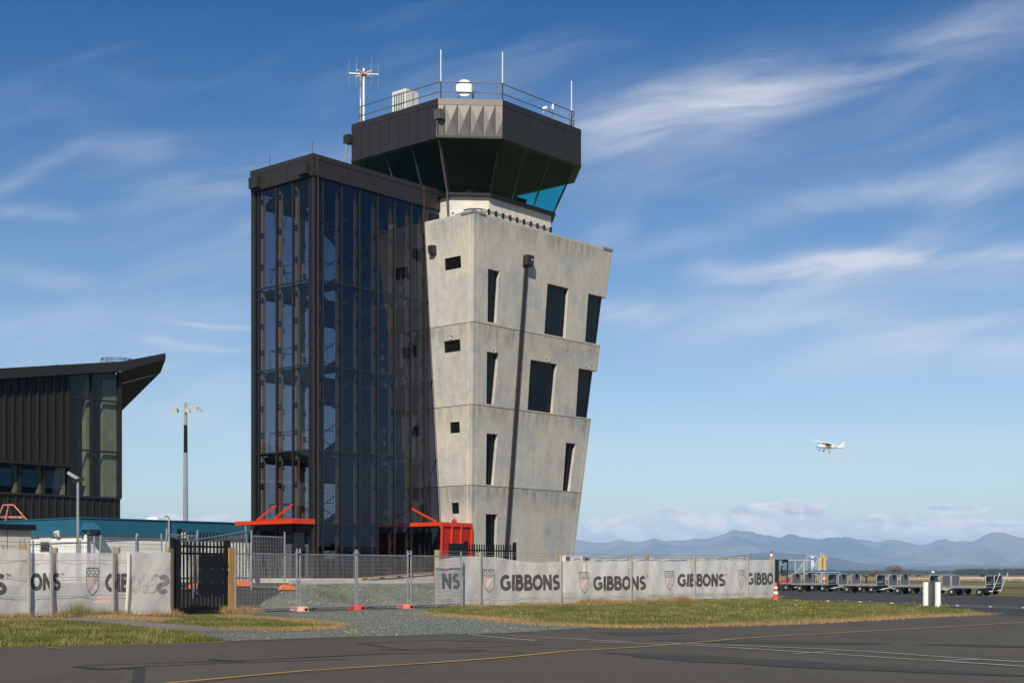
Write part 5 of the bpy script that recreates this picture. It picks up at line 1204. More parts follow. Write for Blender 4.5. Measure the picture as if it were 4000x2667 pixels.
t = thing('beacon', 'small red beacon on a white base atop the end fence post', 'beacon', P(u_at(3013, VF - .25), VF - .25, z_at(2170, u_at(3013, VF - .25), VF - .25)))
q = OFF[t.name]; f = MB(); f.lathe(q, [(.09, 0), (.09, .04), (.055, .06), (.055, .14)], 12); f.build('base', M['white'], t)
f = MB(); f.lathe(q + Vector((0, 0, .14)), [(.06, 0), (.07, .04), (.06, .11), (.02, .14)], 12); f.build('lens', M['lampred'], t)
# second line of cloth inside the site
v2 = .2; u0_, u1_ = u_at(2300, v2), u_at(2925, v2); f2z = lambda u: z_at(2172.5, u, v2) - .05 * abs(sin(u * .9))
t = thing('inner_hoarding', 'second strip of white shade cloth standing inside the site behind the printed one', 'banner', P((u0_ + u1_) / 2, v2, 0), 'printed shade cloths')
fabric_mb(u0_, u1_, f2z, lambda u: .3, v2, 1.0).build('cloth', M['cloth'], t, smooth=True, fix=False)
f = MB(); f.tube([P(u0_, v2 + .1, f2z(u0_) - .05)] + [P(u0_ + (u1_ - u0_) * k / 12, v2 + .1, f2z(u0_ + (u1_ - u0_) * k / 12) - .03 - .04 * (k % 2)) for k in range(1, 13)], .02, 5); f.build('rope', mat('yellow_rope', (.35, .27, .12), .8), t)
for k in range(5):
    f = MB(); u = u0_ + (u1_ - u0_) * k / 4; f.tube([P(u, v2 - .15, -.1), P(u, v2 - .15, f2z(u) - .02)], .06, 8); f.build('post', M['post'], t)
# condenser and dark shed seen over / through the cloth
v = 4.6; ua, ub_ = u_at(2208, v), u_at(2277, v); z1 = z_at(2168, ua, v)
t = thing('outdoor_unit', 'white air conditioning unit with round fan grille behind the cloth at the tower foot', 'air conditioner', P(ua, v, 0))
f = MB(); f.ubox(ua, ub_, v - .5, v, .5, z1); f.build('casing', M['offwhite'], t)
f = MB(); c = P(ua + (ub_ - ua) * .66, v + .01, z1 - .5)
for r_ in (.12, .24, .36): f.tube([c + R * r_ * cos(a) + Vector((0, 0, r_ * sin(a))) for a in [2 * pi * j / 20 for j in range(21)]], .012, 4)
f.build('fan_grille', M['grey'], t)
f = MB(); f.ubox(ua + .06, ua + .35, v, v + .012, z1 - .3, z1 - .06); f.build('intake_slot', M['grey'], t)
f = MB(); f.ubox(ua + .05, ub_ - .05, v - .45, v - .05, .1, .5); f.build('stand', M['galv2'], t)
p = W(2296, 2178, 118); t = thing('far_hangar', 'small blue-grey hangar roof beyond the concrete tower foot', 'hangar', p)
f = MB(); a = [W(2240, 2190, 118), W(2320, 2190, 118), W(2320, 2181, 118), W(2262, 2169.5, 118), W(2240, 2169.5, 118)]; f.prism(a, (0, 12, 0)); f.build('roof', M['roofgrey'], t)
f = MB(); a = [W(2240, 2245, 118.2), W(2317, 2245, 118.2), W(2317, 2190, 118.2), W(2240, 2190, 118.2)]; f.prism(a, (0, 11, 0)); f.build('wall', M['white'], t)

# --- run to the left of the gate
fl = thing('wire_fence', 'barbed wire fence of round posts and grey battens beside the black gate', 'fence', P(-17, VF - .15, 0))
bl_ = thing('printed_hoarding', 'white shade cloth with one shield emblem and broken GIBBONS lettering beside the black gate', 'banner', P(-15, VF, 0), 'printed shade cloths')
lt = [(-200, 2142), (0, 2144), (105, 2146), (122, 2158), (160, 2160), (190, 2166), (205, 2158), (300, 2157), (400, 2158), (520, 2160)]
lb = [(-200, 2420), (0, 2414), (105, 2412), (250, 2398), (400, 2392), (520, 2385)]
ltu = [u_at(x, VF) for x, y in lt]; ltz = [z_at(y, u_at(x, VF), VF) for x, y in lt]; lbu = [u_at(x, VF) for x, y in lb]; lbz = [max(.03, z_at(y, u_at(x, VF), VF)) for x, y in lb]
zt_l2 = lambda u: float(np.interp(u, ltu, ltz)); zb_l2 = lambda u: float(np.interp(u, lbu, lbz)) + .015 * sin(4 * u)
far_u0 = u_at(-190, VF); ucut = u_at(110, VF); ucut2 = u_at(119, VF); uend = u_at(512, VF)
fabric_mb(ucut2, uend, zt_l2, zb_l2, VF).build('cloth', M['cloth'], bl_, smooth=True, fix=False)
q4 = lambda x, y: c4(x, y)
print_on(bl_, [('word', 'ONS', q4(262, 0)[0], q4(512, 0)[0], 2237, 2304), TMk(q4(514, 0)[0], q4(540, 0)[0], 2237, 2245), ('shield', q4(733, 0)[0], q4(850, 0)[0], 2216, 2326), ('word', 'GIB', q4(903, 0)[0], q4(1108, 0)[0], 2239, 2309)], VF)
bl2 = thing('printed_hoarding', 'white shade cloth ending in a large S nearest the road, cut off by the frame', 'banner', P(-21, VF, 0), 'printed shade cloths')
fabric_mb(far_u0, ucut, zt_l2, zb_l2, VF + .03).build('cloth', M['cloth'], bl2, smooth=True, fix=False)
print_on(bl2, [('word', 'NS', -80, q4(48, 0)[0], 2240, 2321), TMk(q4(48, 0)[0], q4(93, 0)[0], 2240, 2251)], VF + .03)
# folded-back end of the cloth, printing seen in reverse
bf = thing('folded_cloth', 'doubled-over white cloth end with a reversed S, tied to the dark post by the gate', 'banner', P(-11.5, VF + .1, 0), 'printed shade cloths')
ua, ub_ = u_at(q4(1085, 0)[0], VF + .12), u_at(q4(1466, 0)[0], VF + .12)
fabric_mb(ua, ub_, lambda u: z_at(1950 + 452 / 2.187, u, VF) + .03 * sin(6 * u), lambda u: z_at(1950 + 985 / 2.187, u, VF) + .05 * sin(3.1 * u), VF + .12, .9).build('cloth', M['cloth2'], bf, smooth=True, fix=False)
pale = cloth('faint_reversed_print', (.30, .28, .27), .0); M['sail'] = pale
word('S', q4(1335, 0)[0], q4(1450, 0)[0], 2244, 2316, VF + .12, mirror=True, amp=.9).build('lettering', mat('greyed_print', (.27, .25, .24), .85), bf, fix=False)
word('TM', q4(1318, 0)[0], q4(1348, 0)[0], 2241, 2251, VF + .12, mirror=True, amp=.9, w=.16).build('lettering', mat('greyed_print_small', (.33, .31, .30), .85), bf, fix=False)
word('BBO', q4(1115, 0)[0], q4(1325, 0)[0], 2244, 2312, VF + .12, mirror=True, amp=.9).build('lettering', mat('ghost_print', (.52, .495, .46), .85), bf, fix=False)
f = MB(); f.tube([P(ua + .04, VF + .16, z_at(2158, ua, VF)), P(ua + .02, VF + .18, 1.4), P(ua - .06, VF + .17, z_at(2398, ua, VF))], .05, 6); f.build('rolled_edge', M['cloth2'], bf)
for x, y in ((248, 375), (440, 405), (967, 405)):
    x, y = c4(x, y); u = u_at(x, VF + .1); f = MB(); f.ubox(u - .045 if x < 120 else u - .04, u + .03, VF + .07, VF + .14, 0, z_at(y, u, VF + .1)); f.build('batten', M['batten'], fl)
x = 672; u = u_at(x, VF + .1); f = MB(); f.tube([P(u, VF + .08, 0), P(u, VF + .08, z_at(2141, u, VF))], .09, 10); f.build('dark_post', mat('old_brown_post', (.09, .07, .05), .9), fl)
for x, y, r_ in ((208, 383, .15), (465, 412, .11), (1000, 411, .11), (1437, 402, .12), (-300, 400, .12)):
    x, y = c4(x, y); u = u_at(x, VF - .25); f = MB(); f.tube([P(u, VF - .25, 0), P(u, VF - .25, z_at(y, u, VF - .25))], r_, 12); f.build('round_post', M['post'], fl)
for x, y in ((28, 388), (170, 345), (282, 346), (430, 375), (682, 345)):
    x, y = c4(x, y); u = u_at(x, VF - .6); f = MB(); f.tube([P(u, VF - .6, 0), P(u, VF - .6, z_at(y, u, VF - .6))], .035, 8); f.build('steel_post', M['galv'], fl)
wires(fl, u_at(-200, VF), u_at(680, VF), (2.62, 2.44, 2.3), VF - .4, barbs=(0, 1, 2)); wires(fl, u_at(-200, VF), u_at(660, VF), (1.85, 1.3, .7), VF + .06)

# --- black tubular gate between two posts, and the orange-brown timber post
ug0, ug1 = u_at(690, VF), u_at(884, VF); zg = lambda y, u=None: z_at(y, (ug0 + ug1) / 2, VF)
gt = thing('pedestrian_gate', 'tall black palisade gate with a solid black sheet fixed to its bars', 'gate', P((ug0 + ug1) / 2, VF, 0))
ztop = zg(2118); zr1, zr2, zr3 = zg(2134), zg(2161), zg(2376)
for z in (zr1, zr2, zr3): f = MB(); f.ubox(ug0, ug1, VF - .03, VF + .03, z - .035, z + .035); f.build('rail', M['black'], gt)
n = 13
for k in range(n):
    u = ug0 + (ug1 - ug0) * (k + .6) / (n + .2); f = MB(); f.ubox(u - .022, u + .022, VF + .031, VF + .075, .12, ztop - .06); b = P(u, VF + .053, ztop - .06)
    f.lathe(b, [(.04, 0), (.035, .03), (.012, .1), (.003, .13)], 6); f.build('picket', M['black'], gt)
f = MB(); ua, ub_ = u_at(c4(1698, 0)[0], VF + .1), u_at(c4(1920, 0)[0], VF + .1); f.ubox(ua, ub_, VF + .08, VF + .095, zg(1950 + 828 / 2.187), zg(1950 + 465 / 2.187)); sh_ = f.build('sheet_panel', M['black'], gt)
f = MB()
for i in range(3):
    for j in range(4): u = ua + .06 + (ub_ - ua - .12) * i / 2; z = zg(1950 + 828 / 2.187) + .05 + (zg(2162) - zg(2328) - .1) * j / 3; f.lathe(P(u, VF + .095, z), [(.012, 0), (.012, .008)], 6, N)
f.build('screw', M['alu'], sh_)
f = MB(); f.ubox(ub_ + .02, ub_ + .12, VF + .03, VF + .13, 1.45, 1.75); lk = f.build('latch_box', M['black'], gt)
f = MB(); f.ubox(ub_ + .14, ub_ + .24, VF + .10, VF + .11, 1.5, 1.6); f.build('lock_plate', M['white'], gt)
for x, w_, y in ((673.5, .055, 2105), (690, .075, 2109), (887, .085, 2110)):
    u = u_at(x, VF); f = MB(); f.ubox(u - w_, u + w_, VF - .07, VF + .07, 0, zg(y)); f.lathe(P(u, VF, zg(y)), [(.09, 0), (.08, .03)], 8); f.build('gate_post', M['black'], gt)
u = u_at(905, VF + .05); t = thing('timber_post', 'thick orange-brown timber post between the black gate and the mesh barrier', 'post', P(u, VF, 0))
f = MB(); f.hexa([P(u - .18, VF + .12, 0), P(u + .16, VF + .12, 0), P(u + .16, VF - .18, 0), P(u - .18, VF - .18, 0), P(u - .17, VF + .12, zg(2137)), P(u + .17, VF + .12, zg(2135)), P(u + .17, VF - .18, zg(2135)), P(u - .17, VF - .18, zg(2137))]); f.build('post', M['post2'], t)
f = MB()
for z in (.9, 1.9): f.lathe(P(u - .19, VF, z), [(.03, 0), (.03, .03)], 8, -R)
f.build('bolt', M['galv'], t)

# --- temporary mesh barriers
def mesh_panel(ua, va, ub_, vb_, h, label, group, z0a=None, z0b=None, lean=(0, 0), frame='galv', posttop=.22, dense=.062):
    za = (h_uv(ua, va) if z0a is None else z0a) + .12; zb = (h_uv(ub_, vb_) if z0b is None else z0b) + .12
    A, B_ = P(ua, va, za), P(ub_, vb_, zb); t = thing('mesh_panel', label, 'fence panel', P((ua + ub_) / 2, (va + vb_) / 2, (za + zb) / 2 - .12), group)
    e = (B_ - A); L = e.length; e.normalize(); up = (Vector((0, 0, 1)) + R * lean[0] + N * lean[1]); nrm = Vector((e.y, -e.x, 0)).normalized()
    for q in (A, B_):
        f = MB(); f.tube([q - up * .1, q + up * (h + posttop)], .033, 8); f.build('upright', M[frame], t)
    for k in (.02, h):
        f = MB(); f.tube([A + up * k, B_ + up * k], .026, 8); f.build('rail', M[frame], t)
    f = MB(); n = int(L / dense)
    for i in range(1, n):
        a = A.lerp(B_, i / n); f.bar(a + up * .02 + nrm * .02 * sin(i * .7), a + up * h * .5 + nrm * .03 * sin(i * .35), .0065); f.bar(a + up * h * .5 + nrm * .03 * sin(i * .35), a + up * h + nrm * .01, .0065)
    for j in range(1, int(h / .15)):
        m = max(2, int(L / .5)); pts = [A.lerp(B_, k / m) + up * (j * .15) + nrm * .012 * sin(j + k) for k in range(m + 1)]
        for a, b in zip(pts, pts[1:]): f.bar(a, b, .0065)
    f.build('wire_mesh', M['galv2'], t)
    return t
v = VF + .32; xs = [(919, 1160), (1172, 1389), (1395, 1593), (1605, 1801)]
lb_ = ['mesh barrier panel beside the orange-brown timber post', 'mesh barrier panel in front of the sharp corner of the stair tower', 'mesh barrier panel between the bright red foot and the foot nearest the cloth', 'mesh barrier panel overlapping the NS lettering of the white cloth']
for (a, b), l in zip(xs, lb_): mesh_panel(u_at(a, v), v, u_at(b, v), v, 2.0, l, 'mesh barrier panels across the gravel entrance', 0, 0)
for x, m_, l in ((1169, 'pink2', 'pale pink barrier foot nearest the timber gate post'), (1391, 'redpl', 'bright red barrier foot, the middle of three on the gravel'), (1581, 'pink', 'faded pink barrier foot nearest the white printed cloth')):
    u = u_at(x, v); t = thing('barrier_foot', l, 'barrier foot', P(u, v, 0), 'plastic feet under the gravel entrance barriers'); f = MB(); s_ = .40
    f.hexa([P(u - .13, v + s_, 0.01), P(u + .13, v + s_, 0.01), P(u + .13, v - s_, 0.01), P(u - .13, v - s_, 0.01), P(u - .10, v + s_ - .06, .19), P(u + .10, v + s_ - .06, .19), P(u + .10, v - s_ + .06, .19), P(u - .10, v - s_ + .06, .19)]); b = f.build('block', M[m_], t)
    f = MB(); f.ubox(u - .06, u + .06, v + s_ - .05, v + s_ + .004, .04, .13); f.build('hand_hole', M['void'], b)
    f = MB()
    for dv in (-.2, -.06, .08): f.lathe(P(u, v + dv, .185), [(.035, 0), (.035, .015)], 8)
    f.build('socket', M['black'], b)
for x in (1166, 1392, 1599):
    u = u_at(x, v); t = thing('pipe_clamp', {1166: 'steel clamp joining the barrier uprights above the pale pink foot', 1392: 'steel clamp joining the barrier uprights above the bright red foot', 1599: 'steel clamp joining the barrier uprights nearest the white printed cloth'}[x], 'clamp', P(u, v, 2.2), 'clamps on the gravel entrance barriers')
    f = MB(); f.ubox(u - .11, u + .11, v - .05, v + .05, 2.17, 2.23); f.build('strap', M['galv'], t)
    f = MB(); f.lathe(P(u, v + .05, 2.2), [(.02, 0), (.02, .04)], 6, N); f.build('bolt', M['galv'], t)
# inner barriers on the raised ground
inner = [((95, 4.6), (368, 4.2), 'zinc mesh barrier sloping above the cloth beside the cream cabin', (0, 0)), ((383, 4.1), (523, 3.9), 'zinc mesh barrier before the teal vent hood', (.05, 0)), ((545, 3.8), (638, 3.8), 'narrow zinc mesh barrier above the folded cloth', (-.04, 0)),
         ((752, 3.9), (976, 2.3), 'tilted mesh barrier behind the black gate ending in a leaning upright', (-.10, 0)), ((982, 3.1), (1112, 3.2), 'mesh barrier in front of the glazed stair tower door', (0, 0)), ((640, 3.2), (760, 3.3), 'mesh barrier seen through the black gate bars', (.06, 0))]
for (a, va), (b, vb_), l, ln in inner: mesh_panel(u_at(a, va), va, u_at(b, vb_), vb_, 2.0, l, 'mesh barriers inside the site', lean=ln, dense=.075)
for x, v, l in ((1119, 3.2, 'orange barrier foot in front of the stair tower door'), (948, 2.6, 'orange barrier foot behind the front mesh, beside the timber post'), (768, 3.0, 'orange barrier foot seen through the black gate'), (408, 4.2, 'orange barrier foot glimpsed through the white cloth')):
    u = u_at(x, v); z = h_uv(u, v) + .04; t = thing('barrier_foot', l, 'barrier foot', P(u, v, z), 'orange plastic feet inside the site'); f = MB(); s_ = .42
    f.hexa([P(u - s_, v + .14, z), P(u + s_, v + .14, z), P(u + s_, v - .14, z), P(u - s_, v - .14, z), P(u - s_ + .14, v + .09, z + .17), P(u + s_ - .14, v + .09, z + .17), P(u + s_ - .14, v - .09, z + .17), P(u - s_ + .14, v - .09, z + .17)]); f.build('block', M['orange'], t)
    f = MB(); f.ubox(u - .16, u + .16, v - .07, v + .07, z + .17, z + .21); f.build('raised_pad', M['orange'], t)
# black palisade runs
def palisade(u0, u1, v, z0, h, label, group, step=.16, ends=(True, True)):
    t = thing('palisade_fence', label, 'fence', P((u0 + u1) / 2, v, z0), group); n = int((u1 - u0) / step)
    for z in (z0 + .25, z0 + h - .28):
        f = MB(); f.ubox(u0, u1, v - .02, v + .02, z - .03, z + .03); f.build('rail', M['black'], t)
    f = MB()
    for k in range(n + 1): u = u0 + (u1 - u0) * k / n; f.ubox(u - .02, u + .02, v + .021, v + .06, z0 + .08, z0 + h)
    f.build('pickets', M['black'], t)
    for k, u in enumerate((u0, u1)):
        if ends[k]: f = MB(); f.ubox(u - .06, u + .06, v - .06, v + .06, z0, z0 + h + .12); f.build('end_post', M['black'], t)
    return t
v = 1.2; palisade(u_at(700, v), u_at(1008, v), v, .98, 2.05, 'black palisade fence against the white wall left of the stair tower door', 'black palisade fences')
v = 4.4; t = palisade(u_at(1822, v), u_at(2010, v), v, h_uv(6, v), z_at(2125, u_at(1900, v), v) - h_uv(6, v), 'black palisade fence standing before the leaning concrete face', 'black palisade fences')
u0_, u1_ = u_at(1753, v), u_at(1815, v); t = thing('steel_screen', 'solid black steel gate leaf overlapping the red side screen', 'gate', P(u0_, v, .9))
f = MB(); f.ubox(u0_, u1_, v - .02, v + .02, .95, z_at(2121, u0_, v)); f.build('leaf', M['black'], t)
f = MB(); f.ubox(u1_, u1_ + .12, v - .06, v + .06, .9, z_at(2111, u0_, v)); f.build('post', M['black'], t)
# ================================================================ apron equipment
def towcart(name_label, cx, Y, ybase=None, towup=0, flap=0.0, yaw=None):
    """flat baggage trolley in its own frame: x along, y across, origin on the ground"""
    t = thing('baggage_trolley', name_label, 'trolley', (0, 0, 0), 'baggage trolleys coupled in two rows on the apron')
    L, Wd = 3.05, 1.45; hz = .55
    f = MB(); f.box(-L / 2, L / 2, -Wd / 2, Wd / 2, hz, hz + .06); f.box(-L / 2, L / 2, -Wd / 2 - .02, -Wd / 2 + .03, hz - .05, hz + .07); f.box(-L / 2, L / 2, Wd / 2 - .03, Wd / 2 + .02, hz - .05, hz + .07); f.build('deck', M['galv2'], t)
    for s, m_ in ((-1, 'grey'), (1, 'blackp')):
        x = s * (L / 2 - .03); h1 = 1.32; r = .12
        f = MB(); f.tube([(x, -Wd / 2, hz), (x, -Wd / 2, h1 - r), (x, -Wd / 2 + r * .35, h1 - r * .3), (x, -Wd / 2 + r, h1), (x, Wd / 2 - r, h1), (x, Wd / 2 - r * .35, h1 - r * .3), (x, Wd / 2, h1 - r), (x, Wd / 2, hz)], .03, 7); fr_ = f.build('end_frame', M['alu'], t)
        f = MB(); f.box(x - .012, x + .012, -Wd / 2 + .03, Wd / 2 - .03, hz + .06, h1 - .04); pn = f.build('end_panel', M[m_], t)
        if s > 0:
            f = MB(); f.box(x + .013, x + .02, -Wd / 2 + .05, Wd / 2 - .05, hz + .18, hz + .25); f.build('pale_stripe', M['alu'], pn)
            f = MB(); text_mb(f, 'AIR NEW ZEALAND', (x + .021, -Wd / 2 + .28, hz + .32), (0, 1, 0), (0, 0, 1), .05); f.build('panel_lettering', M['white'], pn, fix=False)
            f = MB(); f.box(x + .014, x + .04, .22, .44, hz + .2, h1 - .15); f.build('document_pouch', M['blue'], pn)
            f = MB(); f.box(x - .03, x + .03, -Wd / 2 + .03, Wd / 2 - .03, hz - .2, hz - .02); f.build('buffer', M['blackp'], t)
    wz = .24
    for x in (-.85, .15, 1.05):
        for y in (-Wd / 2 + .08, Wd / 2 - .08):
            s = -1 if y < 0 else 1
            if x == .15: continue
            f = MB(); f.lathe((x, y - .08 * 1, wz), [(.16, 0), (.228, .015), (.24, .05), (.24, .11), (.228, .145), (.16, .16)], 18, (0, 1, 0)); wh = f.build('wheel', M['rubber'], t)
            f = MB(); f.lathe((x, y + s * .075, wz), [(.095, 0), (.085, .012), (.04, .014), (.03, .03)], 12, (0, s, 0)); f.build('hub', M['hub'], wh)
        if x != .15: f = MB(); f.tube([(x, -Wd / 2 + .1, wz), (x, Wd / 2 - .1, wz)], .03, 6); f.box(x - .1, x + .1, -.35, .35, wz + .03, hz - .06); f.build('axle', M['dark'], t)
    f = MB()
    if towup: f.tube([(L / 2 - .25, -.2, .25), (L / 2 + .05, -.05, .3), (L / 2 + .12, 0, .3)], .03, 6); f.tube([(L / 2 - .25, .2, .25), (L / 2 + .12, 0, .3)], .03, 6); f.tube([(L / 2 + .12, 0, .22), (L / 2 + .62, 0, 1.42)], .024, 6); f.tube([(L / 2 + .60, 0, 1.36), (L / 2 + .64, 0, 1.5)], .035, 6)
    else: f.tube([(L / 2 - .25, -.25, .22), (L / 2 + .05, 0, .26)], .028, 6); f.tube([(L / 2 - .25, .25, .22), (L / 2 + .05, 0, .26)], .028, 6); f.tube([(L / 2 + .05, 0, .26), (L / 2 + .85, 0, .42)], .035, 6)
    f.build('tow_bar', M['offwhite'], t)
    if flap:
        x = -L / 2 - .02; f = MB(); a = flap; y0, y1 = a - .28, a + .3
        f.add([(x - .05, y0, 1.36), (x - .06, y1, 1.36), (x - .09, y1 - .1, 1.12), (x - .11, (y0 + y1) / 2, .92), (x - .08, y0 + .08, 1.15), (x + .09, y0, 1.35), (x + .09, y1, 1.34), (x + .11, y1 - .15, 1.08), (x + .12, (y0 + y1) / 2 - .05, .98), (x + .09, y0 + .05, 1.2)],
              [(0, 1, 2, 3, 4), (5, 6, 7, 8, 9), (0, 1, 6, 5)]); f.build('draped_cover', M['blackp'], t, fix=False)
    return t
YAW = atan2(-.68, .73)
def put(t, xc, Y): t.location = ((xc - CX) / F * Y, Y, .012); t.rotation_euler = (0, 0, YAW + radians(4)); k = .95 + .09 * (Y - 90) / 24; t.scale = (k, k, k); return t
tA = towcart('flat trolley with a black cover over its grey end, first coupled behind the upright tow bar', 0, 0, towup=0, flap=.12)
tB = towcart('x', 0, 0, towup=1, flap=0.0)
TR = [(3180, 112, 0, 'flat baggage trolley with draped grey end panel nearest the traffic cone, in the near row'), (3366, 104.5, 0, 'flat baggage trolley second from the traffic cone in the near row'), (3567, 97.5, 0, 'flat baggage trolley in the near row, its front end hidden by the white marker posts'),
      (3227, 116.5, 0, 'flat baggage trolley in the far row just right of the blue awning posts'), (3416, 109, 0, 'flat baggage trolley of the far row before the bare spreading tree'), (3611, 102, 0, 'flat baggage trolley of the far row behind the white marker posts'),
      (3780, 91, 1, 'flat baggage trolley at the head of the near row with its tow bar raised'), (3815, 95.5, 1, 'flat baggage trolley heading the far row, its raised tow bar the rightmost of two'), (3040, 119, 0, 'flat baggage trolley partly hidden behind the end of the white cloth')]
usedA = usedB = False
for xc, Y, k, l in TR:
    if k: o = tB if not usedB else copy_tree(tB); usedB = True
    else: o = tA if not usedA else copy_tree(tA); usedA = True
    o['label'] = l; put(o, xc, Y)
def tf(x, y, Y, dy=0): return W(x, y, Y + dy)
# aluminium cage trolley
Y = 121; t = thing('cage_trolley', 'tall aluminium framed trolley with clear side sheets beside the forklift', 'trolley', W(3125, 2300, Y))
px4 = lambda x, y: (3000 + x / 4.704, 2100 + y / 4.704)
f = MB()
def fr4(mb, pts, Y, w): 
    for a, b in zip(pts, pts[1:]): mb.bar(W(*px4(*a), Y), W(*px4(*b), Y), w)
for d in (0, 1.4):
    fr4(f, [(352, 880), (352, 420), (370, 405), (820, 408)], Y + d, .07); fr4(f, [(665, 880), (665, 420)], Y + d, .07); fr4(f, [(815, 600), (815, 410)], Y + d, .06); fr4(f, [(345, 690), (665, 690)], Y + d, .06); fr4(f, [(498, 430), (498, 690)], Y + d, .09); fr4(f, [(345, 870), (720, 870)], Y + d, .08); fr4(f, [(352, 715), (660, 715)], Y + d, .05)
for x in (352, 665, 815): f.bar(W(*px4(x, 410), Y), W(*px4(x, 410), Y + 1.4), .06)
f.build('frame', M['alu'], t)
for a, b in ((365, 485), (515, 655)): f = MB(); f.add([W(*px4(a, 425), Y - .02), W(*px4(b, 425), Y - .02), W(*px4(b, 685), Y - .02), W(*px4(a, 685), Y - .02)], [(0, 1, 2, 3)]); f.build('clear_sheet', M['gl_clear'], t, fix=False)
f = MB(); f.add([W(*px4(360, 718), Y - .02), W(*px4(445, 718), Y - .02), W(*px4(445, 865), Y - .02), W(*px4(360, 865), Y - .02)], [(0, 1, 2, 3)]); f.build('red_sheet', mat('red_curtain', (.30, .03, .03), .5), t, fix=False)
for x in (390, 640):
    f = MB(); p = W(*px4(x, 930), Y); p.z = .23; f.lathe(p - Vector((0, .08, 0)), [(.15, 0), (.22, .03), (.22, .13), (.15, .16)], 16, (0, 1, 0)); f.build('wheel', M['rubber'], t)
# forklift
Y = 118; t = thing('forklift', 'black and red forklift with open cab and mast behind the end of the white cloth', 'forklift', W(3050, 2300, Y))
f = MB(); fr4(f, [(150, 860), (150, 395)], Y, .16); fr4(f, [(185, 860), (185, 400)], Y, .10); fr4(f, [(150, 470), (190, 470)], Y, .1); fr4(f, [(150, 600), (190, 600)], Y, .1); f.build('mast', M['black'], t)
f = MB(); fr4(f, [(185, 640), (180, 405), (370, 405)], Y, .08); fr4(f, [(235, 660), (275, 430)], Y, .10); fr4(f, [(350, 800), (360, 420)], Y, .1)
f.hexa([W(*px4(270, 450), Y), W(*px4(370, 450), Y), W(*px4(370, 450), Y + 1.2), W(*px4(270, 450), Y + 1.2), W(*px4(270, 405), Y), W(*px4(375, 405), Y), W(*px4(375, 405), Y + 1.2), W(*px4(270, 405), Y + 1.2)]); f.build('cab_frame', M['black'], t)
f = MB(); f.hexa([W(*px4(250, 700), Y), W(*px4(330, 700), Y), W(*px4(330, 700), Y + .6), W(*px4(250, 700), Y + .6), W(*px4(250, 585), Y + .1), W(*px4(320, 580), Y + .1), W(*px4(320, 580), Y + .5), W(*px4(250, 585), Y + .5)]); f.build('seat', M['blackp'], t)
f = MB(); f.hexa([W(*px4(150, 930), Y), W(*px4(340, 930), Y), W(*px4(340, 930), Y + 1.2), W(*px4(150, 930), Y + 1.2), W(*px4(170, 800), Y), W(*px4(330, 760), Y), W(*px4(330, 760), Y + 1.2), W(*px4(170, 800), Y + 1.2)]); f.build('body', M['redpanel'], t)
f = MB(); f.lathe(W(*px4(248, 492), Y - .1), [(.06, 0), (.08, .05), (.03, .12)], 10, (0, -1, 0)); f.build('work_lamp', M['offwhite'], t)
for x in (190, 310):
    f = MB(); p = W(*px4(x, 930), Y); p.z = .3; f.lathe(p - Vector((0, .12, 0)), [(.2, 0), (.3, .04), (.3, .2), (.2, .24)], 16, (0, 1, 0)); f.build('wheel', M['rubber'], t)
# passenger stairs, conveyor, blue awning, person-high bits
Y = 128; t = thing('passenger_stairs', 'aluminium mobile passenger stairs with two ribbed side panels', 'stairs', W(3160, 2300, Y))
for a, b in (((520, 640), (650, 440)), ((790, 600), (930, 380))):
    f = MB()
    for k in range(12):
        q = k / 11; x = a[0] + (b[0] - a[0]) * q; y = a[1] + (b[1] - a[1]) * q; fr4(f, [(x, y), (b[0] - 3, y)], Y, .035)
    fr4(f, [a, b], Y, .10); fr4(f, [(b[0], a[1]), b], Y, .07); f.build('ribbed_flight', M['alu'], t)
f = MB(); fr4(f, [(710, 600), (710, 325), (920, 335)], Y, .07); fr4(f, [(710, 345), (920, 345)], Y, .04); fr4(f, [(910, 330), (910, 420)], Y, .05); fr4(f, [(945, 590), (945, 330), (1040, 340), (1030, 590)], Y, .07); fr4(f, [(945, 360), (1035, 360)], Y, .05); fr4(f, [(945, 560), (1035, 560)], Y, .05)
for a in (670, 945, 1035): fr4(f, [(a, 380), (a, 900)], Y + .5, .06)
fr4(f, [(955, 325), (980, 250), (1015, 320)], Y, .08); f.build('frame', M['alu'], t)
f = MB(); f.hexa([W(*px4(795, 600), Y + .3), W(*px4(840, 600), Y + .3), W(*px4(840, 600), Y + .8), W(*px4(795, 600), Y + .8), W(*px4(795, 322), Y + .3), W(*px4(840, 322), Y + .3), W(*px4(840, 322), Y + .8), W(*px4(795, 322), Y + .8)]); f.build('white_column', M['white'], t)
f = MB(); f.lathe(W(*px4(980, 245), Y), [(.06, 0), (.06, .1)], 8); f.build('red_lamp', M['lampred'], t)
Y = 132; t = thing('belt_loader', 'yellow lattice arm of a loader raised behind the aluminium stairs', 'loader', W(3220, 2300, Y))
f = MB()
for k in range(6): fr4(f, [(950 + 4 * k, 590 - 40 * k), (1050 - 3 * k, 545 - 40 * k)], Y, .10); fr4(f, [(1050 - 3 * k, 590 - 40 * k), (950 + 4 * k, 545 - 40 * k)], Y, .10)
fr4(f, [(955, 600), (965, 340), (1075, 340), (1045, 440), (1045, 600)], Y, .17); f.hexa([W(*px4(1030, 440), Y), W(*px4(1050, 440), Y), W(*px4(1050, 440), Y + .6), W(*px4(1030, 440), Y + .6), W(*px4(1035, 340), Y), W(*px4(1080, 340), Y), W(*px4(1080, 340), Y + .6), W(*px4(1035, 340), Y + .6)]); f.build('arm', M['yellow'], t)
